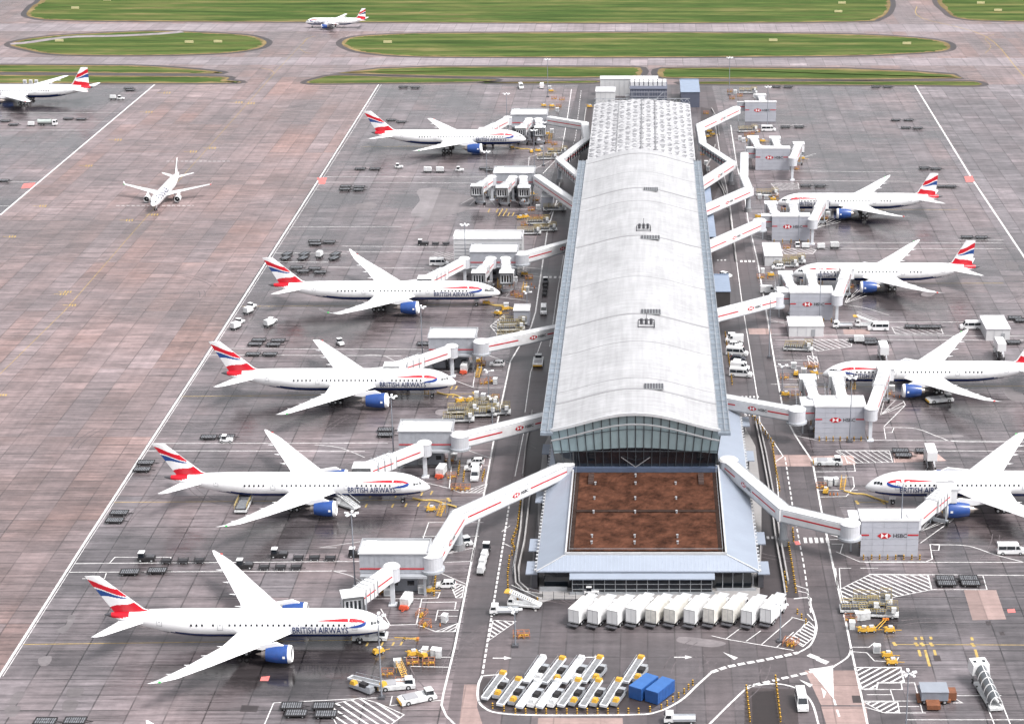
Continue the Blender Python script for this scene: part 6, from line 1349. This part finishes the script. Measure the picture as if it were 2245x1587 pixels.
for x in (630, 668, 736): put('dolly', x, 560, 70, 'one of three dark dollies in separate slots behind the longest airliner', 'dollies in separate slots behind the longest airliner'); put('dolly', x-3, 569, 70, 'one of three dark dollies lower in the same slots', 'lower dollies in the slots')
put('cdolly', 701, 565, 80, 'container dolly in its slot behind the longest left airliner')
# pushback tractors, loaders, trucks
for x, y, d, lab in ((812, 1400, 0, 'white pushback tractor under the nose of the lowest left airliner'), (720, 1112, -40, 'x')): 
    if lab != 'x': put('push', x, y, d, lab)
put('push', 915, 1535, 25, 'white pushback tractor at the bottom beside the service road'); put('push', 870, 1507, 10, 'white pushback tractor above the one at the bottom'); put('push', 1000, 1197, 25, 'white tractor under the bend of the longest left walkway')
put('push', 1180, 797, 90, 'pale tractor parked by the left road against the terminal'); put('push', 1815, 1017, 0, 'white tractor on the pink strip right of the road'); put('push', 2060, 880, 15, 'tractor under the wing of the airliner cut by the right edge')
put('loader', 535, 1112, 90, 'cargo loader raised to the rear hold of the second lowest left airliner')
for x, y, d, lab in ((1015, 905, 5, 'upper cargo loader in the cluster below the third left nose'), (1060, 893, 5, 'right cargo loader in the cluster below the third left nose'), (1005, 924, 5, 'lowest cargo loader beside the second gate room'), (1125, 712, 5, 'cargo loader below the cabin beside the left road'), (1120, 725, 5, 'lower cargo loader below the cabin beside the left road'),
    (1200, 350, 5, 'cargo loader right of the nose of the highest left airliner'), (1180, 492, 5, 'cargo loader near the road above the white block'), (1195, 507, 5, 'lower cargo loader near the road above the white block'), (1912, 1322, -5, 'upper left cargo loader at the lower right stand'), (1925, 1350, -5, 'cargo loader with open deck at the lower right stand'), (1885, 1340, 0, 'left cargo loader by the road at the lower right stand'),
    (1750, 768, -8, 'cargo loader beside the hatching right of the car park'), (1722, 585, 0, 'cargo loader left of the second highest right nose'), (1738, 577, 0, 'right cargo loader left of the second highest right nose'), (1682, 430, 0, 'cargo loader at the elbow of the upper right walkway'), (1640, 290, 5, 'cargo loader below the farthest gate building'), (1640, 205, 0, 'cargo loader by the grass at the top right')): put('loader', x, y, d, lab)
put('stairs', 1150, 1330, 170, 'stairs truck with orange covers by the lorry park corner'); put('stairs', 760, 1112, 145, 'stairs truck at the engine of the second lowest left airliner'); put('stairs', 1900, 716, 180, 'stairs truck with a yellow platform behind the minibus'); put('belt', 2055, 1075, 80, 'belt loader under the lowest right airliner')
put('belt', 800, 1512, -35, 'belt loader at the bottom pointing down-right'); put('flatbed', 1105, 1345, 180, 'white truck by the hatched triangle at the lorry park corner'); put('bowser', 104, 276, 0, 'fuel truck below the airliner cut by the left edge'); put('ccart', 69, 277, 0, 'covered cart left of the fuel truck')
put('ccart', 248, 218, 180, 'covered cart by the tug at the taxiway edge'); put('catering', 2038, 1022, 90, 'catering truck behind the lowest right airliner'); put('catering', 1935, 790, 90, 'catering truck behind the nose of the airliner cut by the right edge'); put('catering', 2190, 782, 90, 'catering truck near the cut tail on the right')
put('glassb', 2166, 1530, 98, 'white boarding ramp with smoked barrel canopy at the lower right'); put('bigunit', 2046, 1535, 0, 'slate machine with orange base inside the painted box at the lower right')
for x, y in ((55, 184), (68, 184), (80, 184)): put('wcab', x, y, 0, 'one of three white boxes behind the airliner cut by the left edge', 'white boxes behind the cut left airliner')
# cars, vans, minibuses
for x, y, d, lab, k in ((978, 1287, 180, 'white estate car in the box beside the lowest gate room', 'car'), (1043, 1017, 180, 'upper white car beside the second gate room', 'car'), (1037, 1030, 180, 'lower white car beside the second gate room', 'car'), (1090, 802, 180, 'white car beside the third gate room', 'car'), (1042, 1048, -90, 'grey-white van among bollards below two white cars', 'van'),
    (963, 582, 0, 'white minibus beside the rear jet bridge of the longest airliner', 'minibus'), (1192, 686, -88, 'white van driving down the left service road', 'van'), (2216, 1213, 0, 'white minibus by the curved line at the right edge', 'minibus'), (1855, 1170, 180, 'white van beside the rotunda of the lowest right gate building', 'van'), (1925, 724, 180, 'white minibus right of the flatbed truck', 'minibus'),
    (2127, 721, 180, 'long white van left of the two-tone cabin', 'minibus'), (1847, 719, 180, 'white flatbed truck right of the long cabin', 'flatbed'), (1685, 642, 0, 'white van left of the third gate building', 'van'), (1700, 580, 180, 'upper white car left of the second highest right nose', 'car'), (1706, 590, 180, 'lower white car left of the second highest right nose', 'car'), (1590, 607, -35, 'white car beside the blue-grey shed at the right flank', 'car'),
    (1685, 288, 0, 'white van between the two farthest gate buildings', 'minibus'), (1142, 194, -80, 'white van at the top by the grass', 'van'), (1188, 193, 90, 'van beside the lamp mast at the top', 'van'), (1757, 1545, -88, 'white van leaving the bottom bay right of the tarmac pit', 'minibus'), (1490, 1583, 180, 'white truck cut by the bottom edge', 'flatbed'), (960, 1583, 0, 'x', 'car'), (1158, 300, 0, 'x', 'car')):
    if lab != 'x': put(k, x, y, d, lab)
for i, (y, k, d) in enumerate(((741, 'car', 0), (750, 'van', 180), (760, 'car', 0), (767, 'car', 180), (779, 'minibus', 0), (790, 'dark_car', 0), (800, 'car', 0), (811, 'van', 0), (825, 'minibus', 0))):
    put(k, 1608+i*2, y, d-(12 if i > 3 else 0), ('dark' if k == 'dark_car' else 'white')+' '+('car' if 'car' in k else k)+', '+ORD[i]+' from the top in the column against the right flank', 'vehicles parked against the right flank')
# power units and small equipment
for x, y, d, lab in ((892, 1328, 80, 'power unit with red base in front of the lowest gate room'), (968, 1042, 80, 'power unit with red base in front of the second gate room'), (1019, 815, 85, 'power unit with red base in front of the third gate room')): put('gpu', x, y, d, lab)
def scatter(where, L):
    seen = {}
    for k, x, y, d in L: seen[k] = seen.get(k, 0)+1
    nm = dict(rack='rust-coloured chock rack', steps='yellow access steps', yunit='yellow service cart', wcab='white equipment cabinet', cone='orange traffic cone', towbar='yellow tow bar', hose='yellow air hose')
    for k, x, y, d in L:
        if seen[k] == 1: put(k, x, y, d, nm[k]+' '+where, None, 8)
        else: put(k, x, y, d, nm[k]+' '+where, nm[k]+'s '+where, 8)
scatter('right of the lowest left nose', [('yunit', 905, 1437, 20), ('yunit', 925, 1440, 150), ('yunit', 830, 1432, 40), ('rack', 905, 1455, 5), ('rack', 940, 1456, 8), ('wcab', 932, 1437, 80), ('wcab', 952, 1438, 85), ('wcab', 962, 1440, 85), ('wcab', 872, 1462, 10), ('towbar', 890, 1403, 0), ('steps', 880, 1478, 120), ('rack', 850, 1480, 0)])
scatter('beside the lowest gate room', [('rack', 925, 1350, 70), ('rack', 932, 1372, 70), ('cone', 945, 1375, 0), ('cone', 965, 1372, 0), ('rack', 880, 1500, 0), ('wcab', 975, 1363, 80)])
scatter('around the second lowest left nose', [('yunit', 945, 1120, 10), ('steps', 968, 1128, 60), ('rack', 1000, 1073, 0), ('rack', 1020, 1074, 10), ('rack', 990, 1048, 20), ('hose', 905, 1094, 0)])
scatter('around the third left nose', [('yunit', 1008, 882, 20), ('yunit', 1030, 880, 70), ('steps', 935, 862, 100), ('steps', 1050, 825, 80), ('wcab', 1045, 872, 80), ('wcab', 1060, 876, 80), ('wcab', 1086, 842, 80), ('rack', 1062, 842, 0), ('rack', 1075, 838, 0), ('hose', 958, 862, 0), ('rack', 1085, 876, 80)])
scatter('around the nose of the longest left airliner', [('yunit', 1066, 667, 10), ('yunit', 1092, 690, 150), ('yunit', 1108, 680, 20), ('steps', 1150, 640, 80), ('rack', 1128, 648, 0), ('rack', 1138, 652, 0), ('wcab', 1110, 676, 0), ('hose', 1070, 668, 0), ('wcab', 1155, 640, 0)])
scatter('around the nose of the highest left airliner', [('yunit', 1122, 326, 10), ('yunit', 1165, 335, 100), ('yunit', 1180, 333, 10), ('yunit', 1208, 332, 10), ('rack', 1202, 314, 0), ('rack', 1215, 318, 0), ('wcab', 1188, 330, 0), ('steps', 1207, 305, 90), ('hose', 1130, 326, 0)])
scatter('above the tall white block', [('yunit', 1140, 480, 10), ('yunit', 1152, 478, 30), ('rack', 1170, 480, 0), ('rack', 1185, 480, 0), ('rack', 1150, 495, 0), ('yunit', 1185, 503, 0), ('wcab', 1180, 460, 0), ('rack', 1165, 462, 0)])
scatter('by the grass at the top left of the terminal', [('yunit', 1192, 234, 10), ('yunit', 1210, 235, 10), ('rack', 1225, 235, 0), ('rack', 1215, 218, 0), ('rack', 1232, 220, 0), ('wcab', 1222, 245, 0), ('wcab', 1205, 197, 0), ('yunit', 1208, 202, 0), ('yunit', 1292, 236, 0)])
scatter('at the lower right stand', [('wcab', 1880, 1358, 90), ('wcab', 1890, 1358, 90), ('wcab', 1901, 1356, 90), ('wcab', 1868, 1378, 85), ('yunit', 1892, 1385, 0), ('yunit', 1908, 1384, 0), ('yunit', 1950, 1385, 0), ('towbar', 1928, 1372, 60), ('towbar', 1935, 1372, 60), ('rack', 1865, 1360, 0), ('yunit', 1945, 1440, 0), ('wcab', 1922, 1430, 0), ('yunit', 1955, 1455, 10)])
scatter('left of the lowest right nose', [('wcab', 1811, 1062, 90), ('wcab', 1820, 1064, 90), ('wcab', 1832, 1062, 95), ('yunit', 1810, 1080, 80), ('rack', 1800, 1070, 0), ('steps', 1848, 1070, 80), ('hose', 1850, 1078, 0), ('cone', 1820, 1085, 0), ('cone', 1828, 1085, 0), ('cone', 1836, 1085, 0)])
scatter('left of the nose of the cut right airliner', [('rack', 1772, 805, 0), ('rack', 1785, 806, 0), ('wcab', 1740, 808, 0), ('yunit', 1745, 822, 80), ('yunit', 1785, 822, 10), ('rack', 1745, 868, 0), ('wcab', 1762, 820, 0), ('yunit', 1722, 868, 0), ('rack', 1720, 830, 0)])
scatter('left of the second highest right nose', [('wcab', 1672, 600, 90), ('yunit', 1690, 606, 0), ('rack', 1668, 610, 0), ('rack', 1725, 545, 0), ('cone', 1683, 610, 0)])
scatter('left of the highest right nose', [('rack', 1690, 428, 0), ('yunit', 1695, 440, 0), ('rack', 1700, 432, 0), ('yunit', 1662, 478, 0), ('wcab', 1665, 436, 0), ('wcab', 1680, 438, 0)])
scatter('behind the gate building without airliner', [('yunit', 1672, 312, 0), ('rack', 1638, 298, 0), ('rack', 1648, 295, 0), ('yunit', 1642, 312, 0), ('wcab', 1622, 308, 0), ('wcab', 1630, 312, 0), ('rack', 1660, 290, 0)])
scatter('in the yard right of the skylight roof', [('yunit', 1555, 290, 20), ('yunit', 1562, 297, 10), ('yunit', 1550, 302, 30), ('rack', 1548, 250, 0), ('rack', 1542, 340, 0), ('wcab', 1548, 362, 0), ('wcab', 1552, 375, 0)])
scatter('by the grass at the top right', [('rack', 1600, 202, 0), ('wcab', 1612, 206, 0), ('rack', 1622, 212, 0), ('wcab', 1655, 215, 0), ('rack', 1605, 217, 0)])
scatter('at the corner of the lorry park', [('rack', 1138, 1396, 0), ('rack', 1148, 1396, 0), ('rack', 1728, 1412, 70), ('rack', 1738, 1414, 70)])
scatter('under the lowest right airliner', [('steps', 2078, 1125, 0), ('yunit', 2100, 1100, 20), ('rack', 2030, 1075, 0)])
scatter('under the farthest left gate room', [('rack', 1140, 290, 0), ('wcab', 1150, 296, 0), ('steps', 1165, 296, 90), ('rack', 1185, 300, 0), ('yunit', 1200, 296, 0), ('wcab', 1210, 292, 0), ('cone', 1135, 312, 0), ('cone', 1145, 314, 0), ('cone', 1160, 312, 0)])
scatter('under the three idle jet bridges', [('rack', 1060, 424, 0), ('wcab', 1085, 428, 0), ('steps', 1105, 430, 90), ('rack', 1128, 428, 0), ('wcab', 1150, 432, 0), ('yunit', 1165, 428, 0), ('rack', 1175, 440, 0), ('cone', 1090, 440, 0), ('cone', 1120, 442, 0), ('cone', 1150, 443, 0)])
scatter('under the two jet bridges of the longest airliner', [('rack', 1060, 622, 0), ('wcab', 1075, 628, 0), ('steps', 1095, 630, 90), ('rack', 1118, 626, 0), ('wcab', 1130, 618, 0), ('yunit', 1150, 604, 0), ('rack', 1160, 612, 0), ('cone', 1165, 625, 0), ('cone', 1172, 632, 0)])
scatter('under the second gate room', [('rack', 905, 1012, 0), ('wcab', 925, 1018, 0), ('yunit', 900, 1016, 0), ('rack', 985, 1012, 0), ('wcab', 996, 1008, 0)])
scatter('under the third gate room', [('rack', 965, 800, 0), ('wcab', 985, 802, 0), ('yunit', 1045, 795, 0), ('rack', 1055, 802, 0), ('wcab', 1035, 806, 0)])
scatter('under the lowest gate room', [('rack', 835, 1300, 0), ('wcab', 850, 1305, 0), ('yunit', 940, 1298, 0), ('wcab', 925, 1300, 0)])
scatter('right of the jet bridge of the cut right airliner', [('wcab', 1955, 858, 0), ('rack', 1945, 866, 0), ('steps', 1850, 850, 90), ('steps', 1870, 852, 90), ('rack', 1830, 846, 0), ('cone', 1960, 870, 0), ('cone', 1972, 872, 0)])
scatter('right of the jet bridge of the second highest right airliner', [('wcab', 1870, 625, 0), ('rack', 1862, 632, 0), ('steps', 1800, 612, 90), ('rack', 1760, 616, 0), ('wcab', 1750, 618, 0)])
scatter('beside the highest right airliner', [('wcab', 1815, 475, 0), ('rack', 1808, 480, 0), ('steps', 1760, 462, 90), ('rack', 1720, 460, 0)])
scatter('beside the empty gate right of its panel', [('wcab', 1742, 362, 0), ('rack', 1750, 356, 0), ('yunit', 1758, 350, 0), ('rack', 1745, 372, 0)])
for x, y, w_ in ((1216, 462, 'below the grey cabin'), (1120, 742, 'right of the third gate roof'), (1085, 908, 'at the road edge of the loader cluster'), (1055, 912, 'second from the road in the loader cluster'), (1222, 338, 'by the zigzag walkway'), (1160, 514, 'just right of the tall white block')): put('loader', x, y, 4, 'cargo loader '+w_)
# bollards
def row(P, step, label, kind='bollard'):
    pts = px(P); acc = 0
    for a, b in zip(pts, pts[1:]):
        L = (b-a).length; n = max(1, int(L/step))
        for k in range(n): put(kind, 0, 0, 0, 'yellow and black bollard '+label, 'yellow and black bollards '+label, raw=a+(b-a)*(k/n))
row([(1143, 1092), (1134, 1161), (1122, 1191), (1128, 1206), (1117, 1227), (1113, 1262), (1114, 1310)], 1.9, 'in the wavy row along the left service road')
row([(1693, 980), (1701, 1033), (1710, 1083)], 2.0, 'in the row right of the right canopy'); row([(1738, 1166), (1741, 1196)], 2, 'beside the right crossing'); row([(1729, 1198), (1738, 1252), (1746, 1308)], 2.0, 'in the lower row right of the terminal'); row([(1720, 1262), (1726, 1308)], 2.4, 'on the dark strip right of the terminal')
row([(1893, 1226), (2034, 1226)], 1.8, 'below the lowest right gate building'); row([(1884, 1190), (1893, 1224)], 1.8, 'left of the lowest right gate building'); row([(1796, 966), (1918, 966)], 1.8, 'below the second gate building on the right'); row([(1778, 930), (1792, 962)], 2.2, 'left of the second gate building on the right')
row([(1736, 706), (1840, 706)], 2.4, 'below the third gate building on the right'); row([(1697, 532), (1790, 532)], 2.6, 'below the fourth gate building on the right')
row([(1080, 1552), (1130, 1564), (1400, 1563), (1450, 1555), (1500, 1520), (1528, 1492)], 1.9, 'along the kerb of the belt loader bay'); row([(955, 1268), (951, 1312)], 1.3, 'right of the lowest gate room'); row([(1008, 1018), (1004, 1046)], 1.5, 'right of the second gate room'); row([(1056, 780), (1056, 812)], 2, 'right of the third gate room')
row([(1636, 1512), (1645, 1590)], 1.4, 'left of the tarmac pit at the bottom'); row([(1700, 1490), (1712, 1590)], 1.4, 'right of the tarmac pit at the bottom'); row([(1644, 905), (1702, 985)], 2.6, 'on the slanted kerb below the right walkway'); row([(1590, 735), (1606, 850)], 2.6, 'between the car park and the right flank')
row([(1018, 1040), (1015, 1060)], 1.4, 'left of the van among bollards'); row([(1062, 1038), (1056, 1060)], 1.4, 'right of the van among bollards'); row([(1135, 1316), (1200, 1322)], 1.9, 'below the grey fence at the lorry park'); row([(1748, 1345), (1776, 1378)], 2, 'at the right end of the lorry row'); row([(1285, 1310), (1305, 1312)], 1, 'behind the second lorry') if 0 else None
# road barriers and fence
def barrier(label, P, h=.9, w=.35, mat=None, posts=0):
    pts = px(P); c = pts[0].copy(); t = thing('road_barrier' if not posts else 'mesh_fence', label, 'barrier' if not posts else 'fence', c); m = MB()
    stroke_pts = [p-c for p in pts]
    for a, b in zip(stroke_pts, stroke_pts[1:]): m.bar(a+Vector((0, 0, h/2)), b+Vector((0, 0, h/2)), w, h)
    if not posts: m.build('wall', mat or M('barrier_concrete', (.30, .29, .29), .7, var=.3), t); return t
    m2 = MB(); m = MB()
    for a, b in zip(stroke_pts, stroke_pts[1:]):
        for z in (.2, h/2, h): m.bar(a+Vector((0, 0, z)), b+Vector((0, 0, z)), .06)
        L = (b-a).length; n = max(1, int(L/2.2))
        for k in range(n+1): q = a+(b-a)*k/n; m2.bar(q, q+Vector((0, 0, h)), .1)
    m.build('rails', steel, t); m2.build('posts', dgrey, t); return t
barrier('concrete barrier along the left flank road, left wall', [(1150, 1060), (1141, 1165), (1128, 1240), (1131, 1284), (1150, 1303), (1190, 1309)]); barrier('concrete barrier along the left flank road, right wall', [(1163, 1080), (1150, 1190), (1137, 1250), (1139, 1282), (1158, 1299)])
barrier('concrete barrier above the long left walkway', [(1167, 905), (1153, 980), (1146, 1045)]); barrier('concrete barrier along the right flank road, inner wall', [(1657, 930), (1672, 1000), (1690, 1100), (1700, 1180), (1716, 1270), (1722, 1308)]); barrier('concrete barrier along the right flank road, outer wall', [(1664, 930), (1680, 1000), (1700, 1110), (1710, 1180), (1728, 1280)])
barrier('grey mesh fence in front of the terminal corner', [(1140, 1302), (1190, 1314), (1262, 1316)], 2.0, posts=1); barrier('low grey fence beside the left barrier', [(1133, 1215), (1124, 1262)], 2.0, posts=1); barrier('kerb wall on the right side of the upper right yard', [(1560, 240), (1572, 262), (1577, 300)], .7)
barrier('looped kerb wall in the upper right yard', [(1568, 320), (1562, 345), (1549, 365), (1551, 385), (1570, 395), (1585, 420), (1596, 460)], .7); barrier('long barrier along the right road beside the upper walkways', [(1580, 400), (1597, 440), (1608, 530), (1614, 575)], .8)
barrier('low rail beside the skylight roof on the left', [(1285, 240), (1272, 330), (1268, 365)], 1.0)
# floodlight masts
lampw = M('lamp_head_white', (.85, .86, .88), .3)
def mast(label, x, y, h=18.0, n=5):
    p = G(x, y, h); t = thing('floodlight_mast', label, 'lamp mast', (p.x, p.y, 0), 0, 'floodlight masts around the stands')
    m = MB(); m.cyl((0, 0, 0), (0, 0, h), .17, .10, 8); m.build('pole', M('mast_grey', (.26, .28, .32), .45, metal=.3), t); m = MB(); m.box((0, 0, 0), (1.3, 1.3, .5)); m.build('base', dgrey, t)
    for k in range(n):
        a = 2*math.pi*k/n+.3; q = MB(); q.bar((0, 0, h-.3), (math.cos(a)*.9, math.sin(a)*.9, h-.2), .1); q.box((math.cos(a)*1.2, math.sin(a)*1.2, h-.3), (.8, .5, .28), 0, a); q.build('lamp_head', lampw, t)
for x, y, lab in ((770, 1124, 'beside the engine of the second lowest left airliner'), (828, 1348, 'in front of the nose of the lowest left airliner'), (857, 868, 'in front of the engine of the third left airliner'), (922, 672, 'in front of the longest left airliner'), (1018, 492, 'over the tall white block'), (1110, 205, 'above the farthest left gate room'),
    (1200, 130, 'at the top over the grass, left of the terminal'), (1066, 332, 'below the highest left airliner'), (1190, 268, 'left of the zigzag left walkway'), (1170, 285, 'right of the highest left nose'), (1600, 126, 'at the top over the grass, right of the terminal'), (1684, 190, 'at the right corner of the farthest gate building'), (1753, 430, 'over the nose of the highest right airliner'),
    (1800, 589, 'over the nose of the second highest right airliner'), (1868, 826, 'over the nose of the airliner cut by the right edge'), (1980, 1057, 'over the nose of the lowest right airliner'), (1992, 1473, 'at the lower right by the hatched box'), (1689, 655, 'beside the third gate building, thick base near hatching')): mast('floodlight mast '+lab, x, y)
for x, y, lab in ((1716, 800, 'beside the empty jet bridge on the right road'), (1128, 1335, 'with bollards round its foot at the lorry park corner'), (1712, 1325, 'at the right end of the lorry row'), (1070, 812, 'short one right of the third gate room'), (1078, 870, 'short one above the loader cluster'), (1155, 640, 'short one near the longest left nose'), (1148, 590, 'x')):
    if lab != 'x': mast('lamp post '+lab, x, y, 8.5, 3)
# signs and boxes on the grass
for i, (x, y) in enumerate(((165, 21), (235, 3), (1838, 29), (1846, 10), (2188, 26), (2150, 10), (130, 93), (415, 96), (478, 95), (1695, 92), (1988, 99), (850, 96))):
    p = G(x, y); t = thing('taxiway_sign', 'one of the small pale taxiway signs standing on the grass', 'sign', (p.x, p.y, .05), 0, 'taxiway signs on the grass'); m = MB(); m.box((0, 0, .3), (4.5, .4, 1.2)); m.build('board', M('sign_board', (.55, .50, .28), .6), t); m = MB(); m.bar((-1.6, 0, 0), (-1.6, 0, .4), .15); m.bar((1.6, 0, 0), (1.6, 0, .4), .15); m.build('legs', dgrey, t)
